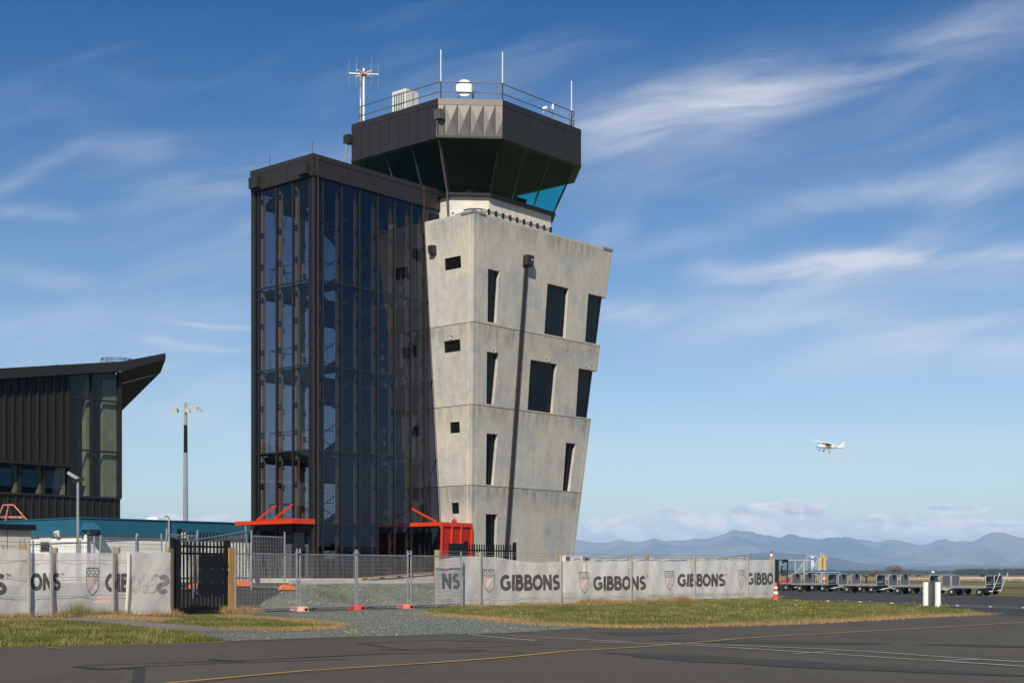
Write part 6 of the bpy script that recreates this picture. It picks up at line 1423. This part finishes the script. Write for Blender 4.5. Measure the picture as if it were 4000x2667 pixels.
f = MB(); f.hexa([W(*px4(670, 930), Y - 6), W(*px4(730, 930), Y - 6), W(*px4(730, 930), Y - 5), W(*px4(670, 930), Y - 5), W(*px4(680, 640), Y - 6), W(*px4(730, 640), Y - 6), W(*px4(730, 640), Y - 5), W(*px4(680, 640), Y - 5)]); f.build('chassis', M['yellow'], t)
f = MB(); fr4(f, [(700, 800), (960, 590)], Y - 3, .25); fr4(f, [(960, 900), (1000, 600)], Y, .2); f.build('boom', M['galv2'], t)
Y = 119; t = thing('awning_trolley', 'open trolley with a long bright blue awning over a silver frame', 'trolley', W(3235, 2300, Y))
f = MB(); f.hexa([W(*px4(775, 615), Y), W(*px4(1420, 622), Y), W(*px4(1425, 625), Y + 1.5), W(*px4(790, 618), Y + 1.5), W(*px4(785, 597), Y), W(*px4(1390, 602), Y), W(*px4(1400, 606), Y + 1.5), W(*px4(800, 600), Y + 1.5)]); f.build('awning', M['bluep'], t)
f = MB(); fr4(f, [(725, 850), (725, 640), (745, 625), (1320, 630), (1320, 660)], Y, .05); fr4(f, [(760, 850), (755, 680), (775, 665), (900, 668), (912, 700), (912, 850)], Y, .05); fr4(f, [(700, 845), (1320, 850)], Y, .07); fr4(f, [(805, 730), (805, 845)], Y, .04); fr4(f, [(865, 730), (865, 845)], Y, .04); fr4(f, [(725, 640), (725, 850)], Y + 1.4, .05); f.build('frame', M['alu'], t)
f = MB(); f.hexa([W(*px4(735, 840), Y + .6), W(*px4(860, 840), Y + .6), W(*px4(860, 840), Y + .8), W(*px4(735, 840), Y + .8), W(*px4(735, 630), Y + .6), W(*px4(860, 640), Y + .6), W(*px4(860, 640), Y + .8), W(*px4(735, 630), Y + .8)]); f.build('dark_board', M['blackp'], t)
for x in (760, 900, 1250):
    f = MB(); p = W(*px4(x, 930), Y); p.z = .23; f.lathe(p - Vector((0, .08, 0)), [(.15, 0), (.22, .03), (.22, .13), (.15, .16)], 16, (0, 1, 0)); f.build('wheel', M['rubber'], t)
t = thing('marker_stake', 'orange and white striped marker stake behind the trolleys', 'marker', W(*px4(1028, 830), 112)); f = MB(); f.bar(W(*px4(1028, 705), 112), W(*px4(1028, 905), 112), .14); f.build('stake', M['orange'], t)
f = MB(); f.bar(W(*px4(1028, 735), 111.9), W(*px4(1028, 765), 111.9), .15); f.build('white_band', M['white'], t)
t = thing('t_post', 'dark T-shaped steel post standing behind the second trolley', 'post', W(*px4(1808, 850), 116)); f = MB(); f.bar(W(*px4(1808, 855), 116), W(*px4(1808, 705), 116), .12); f.build('stem', M['dark'], t)
f = MB(); f.bar(W(*px4(1760, 708), 116), W(*px4(1848, 708), 116), .09); f.build('crossbar', M['dark'], t)
# traffic cone
b = G(3030.5, 2343); t = thing('traffic_cone', 'red traffic cone with white bands at the end of the white cloth fence', 'traffic cone', b)
f = MB(); f.lathe(b, [(.17, .03), (.155, .06), (.125, .34)], 20); f.lathe(b, [(.112, .46), (.098, .62)], 20); f.lathe(b, [(.082, .72), (.05, .93), (.035, .95)], 20); cn_ = f.build('cone', M['redpl'], t)
f = MB(); f.lathe(b, [(.127, .335), (.112, .465)], 20); f.lathe(b, [(.098, .615), (.082, .725)], 20); f.build('band', M['white'], cn_)
f = MB(); f.box(-.2, .2, -.2, .2, 0, .035, Matrix.Translation(b)); f.build('base', M['redpl'], t)
# white edge marker made of two half-round posts with a plate between
b = G(3640, 2369); t = thing('edge_marker', 'pair of white half-round marker posts joined by a grey plate at the grass tip', 'marker', b); k = b.y / F
def halfpost(x0, x1, yb):
    f = MB(); w_ = (x1 - x0) * k; yb_ = F * EYE / (yb - YH); cx = ((x0 + x1) / 2 - CX) * yb_ / F; h = (YH - 2272) * yb_ / F + EYE; f.prism([Vector((cx + w_ / 2 * a, yb_ + w_ / 2 * c, 0)) for a, c in ((-1, .6), (-1, -.3), (-.6, -.8), (.6, -.8), (1, -.3), (1, .6))], (0, 0, h)); f.build('post', M['white'], t)
halfpost(3606, 3626, 2366); halfpost(3653, 3674, 2370)
f = MB(); ya_, yb_ = F * EYE / (2366 - YH) + .12, F * EYE / (2370 - YH) + .12; f.prism([Vector(((3625 - CX) * ya_ / F, ya_, 0)), Vector(((3654 - CX) * yb_ / F, yb_, 0)), Vector(((3654 - CX) * yb_ / F, yb_ + .06, 0)), Vector(((3625 - CX) * ya_ / F, ya_ + .06, 0))], (0, 0, EYE - 33 * ya_ / F)); f.build('plate', M['grey'], t)

# ================================================================ light aircraft
t = thing('light_aircraft', 'white high-wing light aircraft with fixed gear, climbing away above the trolleys', 'aircraft', (0, 0, 0))
def body(sts, n=16):
    mb = MB(); vv = []
    for x, w_, zl, zh_ in sts:
        for j in range(n): a = 2 * pi * j / n; cz = (zl + zh_) / 2; vv.append((x, w_ * (abs(cos(a)) ** .8) * (1 if cos(a) > 0 else -1), cz + (zh_ - zl) / 2 * (abs(sin(a)) ** .8) * (1 if sin(a) > 0 else -1)))
    m = len(sts); mb.add(vv, [(i * n + j, i * n + (j + 1) % n, (i + 1) * n + (j + 1) % n, (i + 1) * n + j) for i in range(m - 1) for j in range(n)] + [tuple(range(n))[::-1], tuple(range((m - 1) * n, m * n))]); return mb
# x forward
body([(2.55, .12, -.12, .14), (2.5, .28, -.3, .26), (2.2, .42, -.48, .32), (1.6, .50, -.55, .36), (1.2, .54, -.58, .40), (.75, .56, -.60, .78), (.3, .56, -.60, .84), (-.6, .54, -.58, .80), (-1.3, .46, -.50, .58), (-2.6, .28, -.28, .38), (-4.0, .14, -.10, .28), (-5.0, .04, .02, .24)]).build('fuselage', M['white'], t, smooth=True)
f = MB()
for s in (-1, 1):
    f.hexa([(1.0, s * .57, .38), (.72, s * .585, .72), (-.1, s * .585, .74), (-.1, s * .585, .36), (1.0, s * .50, .38), (.72, s * .50, .72), (-.1, s * .50, .74), (-.1, s * .50, .36)])
    f.hexa([(-.25, s * .58, .40), (-.25, s * .575, .72), (-1.15, s * .50, .62), (-1.15, s * .50, .42), (-.25, s * .5, .40), (-.25, s * .5, .72), (-1.15, s * .42, .62), (-1.15, s * .42, .42)])
f.hexa([(1.25, -.4, .42), (1.25, .4, .42), (.80, .46, .80), (.80, -.46, .80), (1.15, -.4, .38), (1.15, .4, .38), (.7, .46, .74), (.7, -.46, .74)]); f.build('cabin_window', mat('aircraft_glass', (.02, .12, .14), .08), t)
f = MB()
for s in (-1, 1):
    f.hexa([(1.0, 0, .80), (-.55, 0, .78), (-.55, s * 2.6, .82), (1.0, s * 2.6, .86), (.9, 0, .98), (-.5, 0, .88), (-.5, s * 2.6, .90), (.9, s * 2.6, 1.0)])
    f.hexa([(1.0, s * 2.6, .86), (-.55, s * 2.6, .82), (-.3, s * 5.45, .93), (.72, s * 5.45, .95), (.9, s * 2.6, 1.0), (-.5, s * 2.6, .90), (-.25, s * 5.45, .98), (.66, s * 5.45, 1.02)])
f.build('wing', M['white'], t)
for s in (-1, 1):
    f = MB(); f.bar((.3, s * .54, -.42), (.35, s * 2.5, .84), .10, .05); f.build('wing_strut', M['offwhite'], t)
    f = MB(); f.bar((-.15, s * .45, -.55), (-.25, s * 1.12, -1.12), .16, .05); f.build('gear_leg', M['offwhite'], t)
    f = MB(); f.lathe((-.25, s * 1.10, -1.2), [(.1, 0), (.2, .02), (.2, .12), (.1, .14)], 14, (0, s, 0)); f.build('wheel', M['rubber'], t)
    f = MB(); f.hexa([(.15, s * 1.08, -1.18), (.15, s * 1.26, -1.18), (-.75, s * 1.2, -1.1), (-.75, s * 1.14, -1.1), (.1, s * 1.08, -.98), (.1, s * 1.26, -.98), (-.7, s * 1.2, -1.02), (-.7, s * 1.14, -1.02)]); f.build('wheel_fairing', M['white'], t)
    f = MB(); f.hexa([(-4.1, 0, .14), (-4.95, 0, .16), (-4.95, s * 1.65, .17), (-4.4, s * 1.65, .17), (-4.1, 0, .20), (-4.95, 0, .19), (-4.95, s * 1.65, .20), (-4.4, s * 1.65, .21)]); f.build('tailplane', M['white'], t)
    f = MB(); f.bar((.9, s * .565, -.05), (-3.0, s * .27, .10), .012, .07); f.build('blue_stripe', M['bluep'], t)
f = MB(); f.bar((1.9, 0, -.5), (2.0, 0, -1.05), .07); f.lathe((2.0, -.07, -1.15), [(.08, 0), (.17, .02), (.17, .12), (.08, .14)], 14, (0, 1, 0)); f.build('nose_gear', M['rubber'], t)
f = MB(); f.hexa([(-3.4, -.03, .28), (-3.4, .03, .28), (-5.05, .03, .2), (-5.05, -.03, .2), (-4.75, -.02, 1.62), (-4.75, .02, 1.62), (-5.45, .02, 1.62), (-5.45, -.02, 1.62)]); f.build('fin', M['white'], t)
f = MB(); f.lathe((2.5, 0, 0), [(.16, 0), (.13, .12), (.04, .25)], 12, (1, 0, 0)); pr = f.build('propeller', M['white'], t)
f = MB(); f.bar((2.62, -.35, -.85), (2.62, .35, .85), .14, .02, (1, 0, 0)); f.build('blade', M['dark'], pr)
Ya = 352; t.location = W(3228, 1743, Ya); psi = radians(180 + 24)
t.rotation_euler = (Matrix.Rotation(psi, 3, 'Z') @ Matrix.Rotation(radians(-3), 3, 'Y') @ Matrix.Rotation(radians(-10), 3, 'X')).to_euler()

# ================================================================ distant fences, trees, woods
rf = lambda x, y, Y: W(x, y, Y)
for nm, ya, yb, Y0, Y1, x0, l in (('running_rail', 2255, 2253.5, 262, 290, 3640, 'white running rail crossing the dry field, the nearer and taller one'), ('running_rail', 2259, 2257, 300, 330, 3450, 'thin white running rail crossing the dry field, the farther one')):
    t = thing('running_rail', l, 'fence', W(x0, 2262, Y0), 'white rails across the dry field'); f = MB(); a, b = W(x0, ya, Y1), W(4500, yb, Y0); f.bar(a, b, .07, .10); f.build('rail', M['offwhite'], t)
    n = 16
    for k in range(n + 1): p = a.lerp(b, k / n); f = MB(); f.bar(p, Vector((p.x, p.y, 0)), .07); f.build('post', M['offwhite'], t)
t = thing('field_sign', 'small pale sign board at the near edge of the dry field', 'sign', W(3590, 2262, 300)); f = MB(); f.bar(W(3587.5, 2257.5, 300), W(3592.5, 2257.5, 300), .08, .24 * 1.2); f.build('board', M['offwhite'], t); f = MB(); f.bar(W(3590, 2258, 300), W(3590, 2265, 300), .08); f.build('post', M['grey'], t)
M['bark'] = mat('grey_bark', (.10, .08, .06), .9); M['twig'] = mat('russet_twigs', (.14, .085, .055), .9, var=(.8, .5)); M['bush'] = mat('scrub_leaves', (.055, .050, .022), .9, var=(.8, .5))
M['pine'] = mat('pine_needles', (.018, .030, .014), .9, var=(.12, .45)); M['wood'] = mat('mixed_wood', (.028, .036, .020), .95, var=(.03, .5))
def crown(mb, c, rx, ry, rz, n, s, seed):
    rr = random.Random(seed)
    for _ in range(n):
        while True:
            p = Vector((rr.uniform(-1, 1), rr.uniform(-1, 1), rr.uniform(-1, 1)))
            if p.length < 1 and rr.random() < .35 + .65 * p.length: break
        q = c + Vector((p.x * rx, p.y * ry, p.z * rz)); a = Vector((rr.gauss(0, 1), rr.gauss(0, 1), rr.gauss(0, 1))).normalized() * s * rr.uniform(.5, 1.4); b = a.orthogonal().normalized() * s * rr.uniform(.4, 1)
        mb.add([q - a - b, q + a - b, q + a * .6 + b, q - a * .7 + b], [(0, 1, 2, 3)])
def spread_tree(x0, x1, yt, yb, Y, label, seed, m='twig', dense=1.0, spread=True, name='bare_tree', group=None):
    b = W((x0 + x1) / 2, yb, Y); b.z = 0; k = Y / F; Wd = (x1 - x0) * k; H = EYE + (YH - yt) * k
    t = thing(name, label, 'tree' if 'tree' in name else 'bush', b, group); rr = random.Random(seed)
    f = MB(); tips = []
    def br(p, d, L, r, lv):
        q = p + d * L; f.tube([p, p.lerp(q, .5) + Vector((rr.uniform(-.08, .08), rr.uniform(-.08, .08), 0)) * L, q], r, 5, r * .6, cap=False)
        if lv == 0: tips.append(q); return
        for _ in range(3):
            e = (d + Vector((rr.uniform(-1, 1) * .8, rr.uniform(-1, 1) * .8, rr.uniform(-.1, .5)))).normalized(); e.x *= Wd / H * .75; br(q, e, L * .62, r * .6, lv - 1)
    br(b, Vector((0, 0, 1)), H * .28, H * .035, 3); f.build('trunk', M['bark'], t)
    f = MB()
    for i, q in enumerate(tips):
        q = Vector((b.x + max(-Wd * .46, min(Wd * .46, (q.x - b.x))), q.y, min(q.z, H * .93))); crown(f, q, Wd * .11, Wd * .11, H * .10, int(30 * dense), H * .035, seed * 99 + i)
    crown(f, b + Vector((0, 0, H * .60)), Wd * .5, Wd * .4, H * .40, int(1100 * dense), H * .035, seed)
    if not spread: crown(f, b + Vector((0, 0, H * .38)), Wd * .46, Wd * .4, H * .36, int(900 * dense), H * .045, seed + 7)
    f.build('crown', M[m], t, fix=False)
spread_tree(3452, 3534, 2207, 2249, 700, 'bare spreading tree with russet twigs, the tallest above the far trolleys', 3)
spread_tree(3386, 3446, 2224, 2249, 690, 'dense brown rounded bush beside the spreading bare tree', 5, 'twig', 1.2, False, 'bare_bush')
spread_tree(3365, 3382, 2236, 2249, 700, 'small brown bush at the outer edge of the rounded bush', 6, 'twig', .4, False, 'bare_bush')
spread_tree(3538, 3560, 2233, 2249, 720, 'pinkish low bush beyond the spreading bare tree', 8, 'twig', .5, False, 'bare_bush')
spread_tree(3575, 3600, 2240, 2250, 640, 'low scrubby bush on the dry field before the far wood', 9, 'bush', .5, False, 'scrub_bush')
spread_tree(3825, 3853, 2238, 2250, 640, 'rounded olive bush in front of the pine plantation', 10, 'bush', .9, False, 'scrub_bush')
spread_tree(3862, 3880, 2243, 2250, 620, 'small brownish bush below the pine plantation', 11, 'twig', .5, False, 'scrub_bush')
spread_tree(3880, 3890, 2238, 2250, 610, 'narrow upright bush above the last trolley', 12, 'bush', .4, False, 'scrub_bush')
# pine plantation and the mixed woods beyond, too far to tell trees apart
def wood(name, x0, x1, yt, Y, n, wdt, m, label, seed, depth=60, cone=True):
    rr = random.Random(seed); f = MB(); k = Y / F
    for _ in range(n):
        x = rr.uniform(x0, x1); d = rr.uniform(0, depth); b = Vector(((x - CX) * k, Y + d, 0)); H = (EYE + (YH - np.interp(x, *yt)) * k) * rr.uniform(.78, 1.02) ; r_ = wdt * rr.uniform(.7, 1.3)
        if cone:
            f.tube([b, b + Vector((0, 0, H * .5))], .12 * r_, 4, cap=False)
            for j in range(5): z0 = H * (.12 + .17 * j); rr_ = r_ * (1 - j * .17) * rr.uniform(.8, 1.2); f.lathe(b + Vector((0, 0, z0)), [(rr_, 0), (rr_ * .25, H * .24)], 6)
        else:
            for j in range(4): crown(f, b + Vector((rr.uniform(-r_, r_), 0, H * rr.uniform(.25, .85))), r_, r_, H * .28, 22, H * .09, rr.randint(0, 10**6))
    o = f.build(name, m, fix=False); return tag(o, label, 'wood', kind='stuff')
wood('pine_plantation', 3775, 4300, ([3770, 3800, 3850, 4000, 4300], [2222, 2219, 2220, 2218.5, 2217]), 1500, 620, 1.9, M['pine'], 'dark even-topped pine plantation at the edge of the dry field', 21)
wood('mixed_wood', 2250, 3790, ([2250, 3240, 3270, 3300, 3320, 3330, 3400, 3560, 3620, 3700, 3790], [2236, 2222, 2227, 2220, 2223, 2226, 2228, 2223, 2222, 2226, 2230]), 2300, 520, 5, M['wood'], 'bluish mixed woods along the foot of the hills', 22, 300, False)
wood('hedge_line', 2600, 4300, ([2600, 4300], [2246.0, 2246.5]), 960, 300, 2.0, M['wood'], 'thin dark hedge line along the far edge of the dry field', 23, 20, False)
p = W(3645, 2234, 2200); t = thing('far_house', 'tiny white house among the woods under the hills', 'house', p)
f = MB(); a, b = W(3641, 2236, 2150), W(3650, 2236, 2150); f.hexa([a, b, b + Vector((0, 6, 0)), a + Vector((0, 6, 0)), a + Vector((0, 0, 2)), b + Vector((0, 0, 2)), b + Vector((0, 6, 2)), a + Vector((0, 6, 2))]); f.build('wall', M['white'], t)
f = MB(); f.prism([a + Vector((0, 0, 2.01)), a + Vector((0, 6, 2.01)), a + Vector((0, 3, 3.2))], b - a); f.build('roof', M['offwhite'], t)

# ================================================================ grasses, flowers, stones
def leafmat(name, c1, c2, c3):
    m = mat(name, c1, .85, spec=.2); t = NT(m.node_tree); vec = t.new('ShaderNodeTexCoord').outputs['Object']
    col = t.mix(t.ramp(t.noise(vec, .55, 4, .6, .5), .42, .6), c1, c2); col = t.mix(t.ramp(t.noise(vec, 9.0, 3, .7), .45, .7), col, c3)
    t.l.new(col, t.n['Principled BSDF'].inputs['Base Color']); return m
M['blade'] = leafmat('green_blades', (.095, .115, .024), (.21, .175, .062), (.055, .080, .014))
M['straw'] = leafmat('dry_blades', (.33, .21, .085), (.24, .15, .07), (.42, .32, .16))
M['seed'] = leafmat('olive_stalks', (.20, .20, .07), (.30, .25, .11), (.11, .13, .04))
def inpoly(x, y, poly):
    c = False; n = len(poly); j = n - 1
    for i in range(n):
        if (poly[i][1] > y) != (poly[j][1] > y) and x < (poly[j][0] - poly[i][0]) * (y - poly[i][1]) / (poly[j][1] - poly[i][1]) + poly[i][0]: c = not c
        j = i
    return c
def blades(name, pts, h0, h1, wd, m, label, lean=.5, cat='grass', zf=None):
    n = len(pts); pts = np.array(pts); ang = rng.uniform(0, 2 * pi, n); h = rng.uniform(h0, h1, n); la = rng.uniform(0, lean, n) * h; ld = rng.uniform(0, 2 * pi, n)
    z = np.array([zf(x, y) for x, y in pts]) if zf else np.zeros(n)
    dx_, dy_ = np.cos(ang) * wd / 2, np.sin(ang) * wd / 2; v = np.zeros((n * 3, 3))
    v[0::3] = np.c_[pts[:, 0] - dx_, pts[:, 1] - dy_, z]; v[1::3] = np.c_[pts[:, 0] + dx_, pts[:, 1] + dy_, z]; v[2::3] = np.c_[pts[:, 0] + np.cos(ld) * la, pts[:, 1] + np.sin(ld) * la, z + h]
    me = bpy.data.meshes.new(name); me.from_pydata(v.tolist(), [], np.arange(n * 3).reshape(-1, 3).tolist()); me.materials.append(m); me.update()
    o = bpy.data.objects.new(name, me); S.collection.objects.link(o); return tag(o, label, cat, kind='stuff')
def sample_px(poly, n, dens=None):
    """uniform over the ground inside an outline given in photograph pixels"""
    g = [(G(x, y).x, G(x, y).y) for x, y in poly]; xs_ = [a for a, b in g]; ys_ = [b for a, b in g]; out = []
    while len(out) < n:
        x, y = random.uniform(min(xs_), max(xs_)), random.uniform(min(ys_), max(ys_))
        if inpoly(x, y, g) and (dens is None or random.random() < dens(x, y)): out.append((x, y))
    return out
turf_r = [(1654, 2376), (1700, 2400), (1900, 2411), (2057, 2430), (2236, 2441), (2474, 2448), (3100, 2433), (3602, 2406), (3845, 2397), (3812, 2391), (3695, 2371), (3368, 2357), (3031, 2343), (2700, 2343), (2190, 2372), (1900, 2372)]
turf_l1 = [(-60, 2438), (0, 2421), (197, 2423), (411, 2436), (640, 2462), (731, 2469), (880, 2504), (457, 2516), (0, 2526), (-60, 2528)]
turf_l2 = [(640, 2425), (700, 2415), (900, 2412), (1000, 2412), (1150, 2420), (1330, 2440), (1200, 2462), (1000, 2460), (869, 2453)]
blades('grass', sample_px(turf_r, 60000), .02, .10, .028, M['blade'], 'short green turf dotted with dandelions between cloth fence and taxiway')
blades('grass', sample_px(turf_l1, 30000), .02, .10, .022, M['blade'], 'short patchy turf between the concrete path and the road edge')
blades('grass', sample_px(turf_l2, 8000), .03, .08, .024, M['blade'], 'strip of short turf in front of the black gate')
tt = []
for _ in range(260):
    c = sample_px(turf_r, 1)[0]; tt += [(c[0] + random.gauss(0, .16), c[1] + random.gauss(0, .16)) for _ in range(26)]
for _ in range(90):
    c = sample_px(turf_l1, 1)[0]; tt += [(c[0] + random.gauss(0, .12), c[1] + random.gauss(0, .12)) for _ in range(26)]
blades('grass_tufts', tt, .05, .17, .022, M['seed'], 'longer olive tufts scattered through the short turf', .6)
def near_line(pts_px, n, spread, zf=None):
    g = [G(*p) if not isinstance(p, Vector) else p for p in pts_px]; out = []; L = [(b - a).length for a, b in zip(g, g[1:])]; tot = sum(L)
    for _ in range(n):
        r_ = random.uniform(0, tot); i = 0
        while r_ > L[i] and i < len(L) - 1: r_ -= L[i]; i += 1
        p = g[i].lerp(g[i + 1], min(1, r_ / L[i])); out.append((p.x + random.gauss(0, spread), p.y + random.gauss(0, spread * 1.3)))
    return out
edge = [(1654, 2397), (1750, 2405), (1900, 2413), (2057, 2432), (2236, 2443), (2474, 2449), (2800, 2443), (3100, 2434), (3284, 2423), (3602, 2407), (3760, 2400), (3845, 2397)]
blades('straw', near_line(edge, 16000, .33), .03, .09, .026, M['straw'], 'sun-dried straw fringe where the turf meets the asphalt')
clump = [P(u_at(x, VF + .15), VF + .15, 0) for x in (1820, 2200, 3020)]
def clumps(x0, x1, v, n, k, sp):
    out = []; cs = [random.uniform(x0, x1) for _ in range(k)]
    for _ in range(n):
        x = random.choice(cs) + random.gauss(0, 14) if random.random() < .75 else random.uniform(x0, x1); p = P(u_at(min(max(x, x0), x1), v), v + random.gauss(0, sp), 0); out.append((p.x, p.y))
    return out
blades('dry_grass', clumps(1815, 3022, VF + .22, 6500, 34, .14), .04, .22, .013, M['straw'], 'dry brown grass tufts along the foot of the long cloth', .7)
blades('dry_grass', clumps(2260, 2700, VF + .22, 3000, 9, .15), .06, .36, .016, M['straw'], 'taller russet dry grass under the middle of the long cloth', .7)
blades('dry_grass', clumps(-30, 690, VF + .25, 5200, 20, .20), .03, .26, .013, M['straw'], 'dry grass and straw heaped along the foot of the cloth beside the gate', .8)
blades('weed_stalks', clumps(215, 330, VF + .35, 900, 5, .22), .15, .62, .010, M['seed'], 'tall olive seeding weeds in front of the shield emblem', .45, 'weeds')
blades('weed_stalks', clumps(340, 430, VF + .3, 500, 3, .15), .15, .45, .010, M['seed'], 'shorter seeding weeds next to the tall olive clump', .5, 'weeds')
blades('dry_grass', clumps(880, 1010, VF + .45, 2300, 4, .25), .04, .34, .013, M['straw'], 'straw tuft around the foot of the orange-brown timber post', .8)
blades('straw', near_line([(900, 2407), (1000, 2414), (1150, 2424), (1300, 2440), (1340, 2440)], 5500, .22) + near_line([(900, 2456), (1100, 2462), (1300, 2452)], 4500, .18), .03, .10, .022, M['straw'], 'straw fringe round the grass tongue on the gravel')
blades('straw', near_line([(-40, 2427), (190, 2424)], 3000, .3) + near_line([(360, 2407), (520, 2415), (640, 2424)], 4500, .3), .03, .12, .022, M['straw'], 'dead straw beside the concrete path')
# tufts on the mound behind the barrier
def mound_hit(x, y):
    Y = 49.0
    while Y < 64 and EYE + (YH - y) * Y / F > h_xy((x - CX) / F * Y, Y) + .03: Y += .04
    return (x - CX) / F * Y, Y
tf_ = []
for (x, y, n) in ((1290, 2295, 260), (1270, 2325, 380), (1330, 2335, 260), (1350, 2290, 90), (1490, 2300, 60), (1640, 2292, 130), (1790, 2370, 200), (1250, 2318, 100), (1450, 2350, 60), (1610, 2345, 60)):
    X, Y = mound_hit(x, y)
    tf_ += [(X + random.gauss(0, .3), Y + random.gauss(0, .3)) for _ in range(n)]
blades('weeds', tf_, .04, .16, .02, M['blade'], 'green weed tufts on the gravel mound behind the mesh barrier', .6, 'weeds', zf=lambda x, y: h_xy(x, y) + .03)
# loose stones
def stones(name, pts, s0, s1, m, label, zf=None):
    f = MB()
    for x, y in pts:
        s = random.uniform(s0, s1); z = (zf(x, y) if zf else .01); q = [Vector((x, y, z)) + Vector((random.uniform(.6, 1) * a * s, random.uniform(.6, 1) * b * s, c * s * random.uniform(.4, .8))) for a, b, c in ((-1, -1, 0), (1, -1, 0), (1, 1, 0), (-1, 1, 0), (-.6, -.6, 1), (.6, -.6, 1), (.6, .6, 1), (-.6, .6, 1))]
        f.hexa(q)
    return tag(f.build(name, m, fix=False), label, 'gravel', kind='stuff')
M['stone'] = mat('grey_green_stone', (.115, .13, .112), .9, var=(9, .6)); M['stone2'] = mat('pale_stone', (.26, .25, .20), .9, var=(5, .2))
gpoly = [(800, 2490), (900, 2462), (1170, 2470), (1300, 2456), (1340, 2440), (1150, 2420), (1130, 2398), (1650, 2380), (1700, 2402), (1880, 2413), (2057, 2431), (2236, 2443), (2300, 2453), (1938, 2474), (1480, 2485), (1300, 2489), (892, 2503)]
stones('gravel_stones', sample_px(gpoly, 9000), .008, .024, M['stone'], 'loose grey-green crushed stone in front of the mesh barrier')
stones('gravel_stones', sample_px(gpoly, 200), .015, .03, M['stone2'], 'scattered pale chips on the gravel entrance')
mp = []
while len(mp) < 5200:
    v = random.uniform(2.4, VF); u = random.uniform(edge_u(v), 6); mp.append((P(u, v, 0).x, P(u, v, 0).y))
stones('mound_stones', mp, .015, .05, M['stone'], 'loose stones covering the mound behind the mesh barrier', lambda x, y: h_xy(x, y) + .025)
stones('mound_stones', mp[:110], .03, .07, M['stone2'], 'larger pale rocks lying on the gravel mound', lambda x, y: h_xy(x, y) + .03)
# dandelions
M['dand'] = mat('dandelion_yellow', (.80, .52, .02), .6); M['stem'] = mat('flower_stem', (.10, .14, .04), .8)
def flower(label):
    t = thing('dandelion', label, 'flower', (0, 0, 0), 'dandelions in the turf beside the taxiway')
    f = MB(); f.lathe((0, 0, .13), [(.010, -.01), (.024, 0), (.028, .010), (.014, .018)], 8); f.build('head', M['dand'], t)
    f = MB(); f.tube([(0, 0, 0), (0, 0, .13)], .004, 4); f.build('stem', M['stem'], t); return t
fl0 = flower('yellow dandelion in the green turf between the cloth fence and the edge marker')
fp = [(3040, 2348), (3110, 2368), (3108, 2374), (3150, 2380), (3186, 2374), (3128, 2380), (3127, 2383), (3152, 2363), (3280, 2352), (3284, 2356), (3300, 2357), (3310, 2355), (3234, 2372), (3243, 2370), (3270, 2373), (3373, 2370), (3428, 2366), (3437, 2365), (3446, 2370), (3453, 2365), (3456, 2369), (3400, 2352), (3420, 2395), (3480, 2368), (3545, 2359), (3568, 2358), (3575, 2362), (3590, 2358), (3597, 2361), (3615, 2357),
      (3634, 2357), (3637, 2352), (3650, 2370), (3680, 2363), (3692, 2361), (3578, 2373), (3598, 2376), (3585, 2378), (3020, 2390), (3022, 2400), (2960, 2385), (2940, 2380), (2900, 2386), (2888, 2372), (2925, 2370), (3060, 2400), (3160, 2398), (3168, 2404), (2790, 2380), (2760, 2383), (2448, 2378), (2295, 2370), (2310, 2433), (2040, 2410), (2700, 2395), (2850, 2398), (2980, 2392), (3005, 2378), (3090, 2390), (3210, 2386), (3330, 2380), (3360, 2376), (3500, 2372), (3700, 2376)]
for i, (x, y) in enumerate(fp):
    o = fl0 if i == 0 else copy_tree(fl0); o.location = G(x, y + 3); o.rotation_euler = (random.uniform(-.3, .3), random.uniform(-.3, .3), 0); o.scale = (1, 1, random.uniform(.6, 1.3))
gr = [(1355, 2481), (1365, 2485), (1390, 2471), (1391, 2480), (1350, 2478), (1457, 2480)]
for x, y in gr:
    o = copy_tree(fl0); o['label'] = 'yellow dandelion in a small tuft on the gravel beside the road'; o['group'] = 'dandelions on the gravel edge'; o.location = G(x, y + 3)

# ================================================================ air
hz = MB(); hz.box(-24500, 29500, -24000, 24500, -3, 430)
m = bpy.data.materials.new('haze_air'); m.use_nodes = True; t = NT(m.node_tree); t.n.remove(t.n['Principled BSDF'])
pv = t.new('ShaderNodeVolumePrincipled'); pv.inputs['Color'].default_value = (.46, .69, 1.0, 1); pv.inputs['Density'].default_value = 8.5e-5; pv.inputs['Anisotropy'].default_value = -0.2
t.l.new(pv.outputs[0], t.n['Material Output'].inputs['Volume']); m.cycles.homogeneous_volume = True if hasattr(m.cycles, 'homogeneous_volume') else None
hb = hz.build('haze', m, fix=True); tag(hb, 'thin blue air between the camera and the ranges', 'haze', kind='stuff')
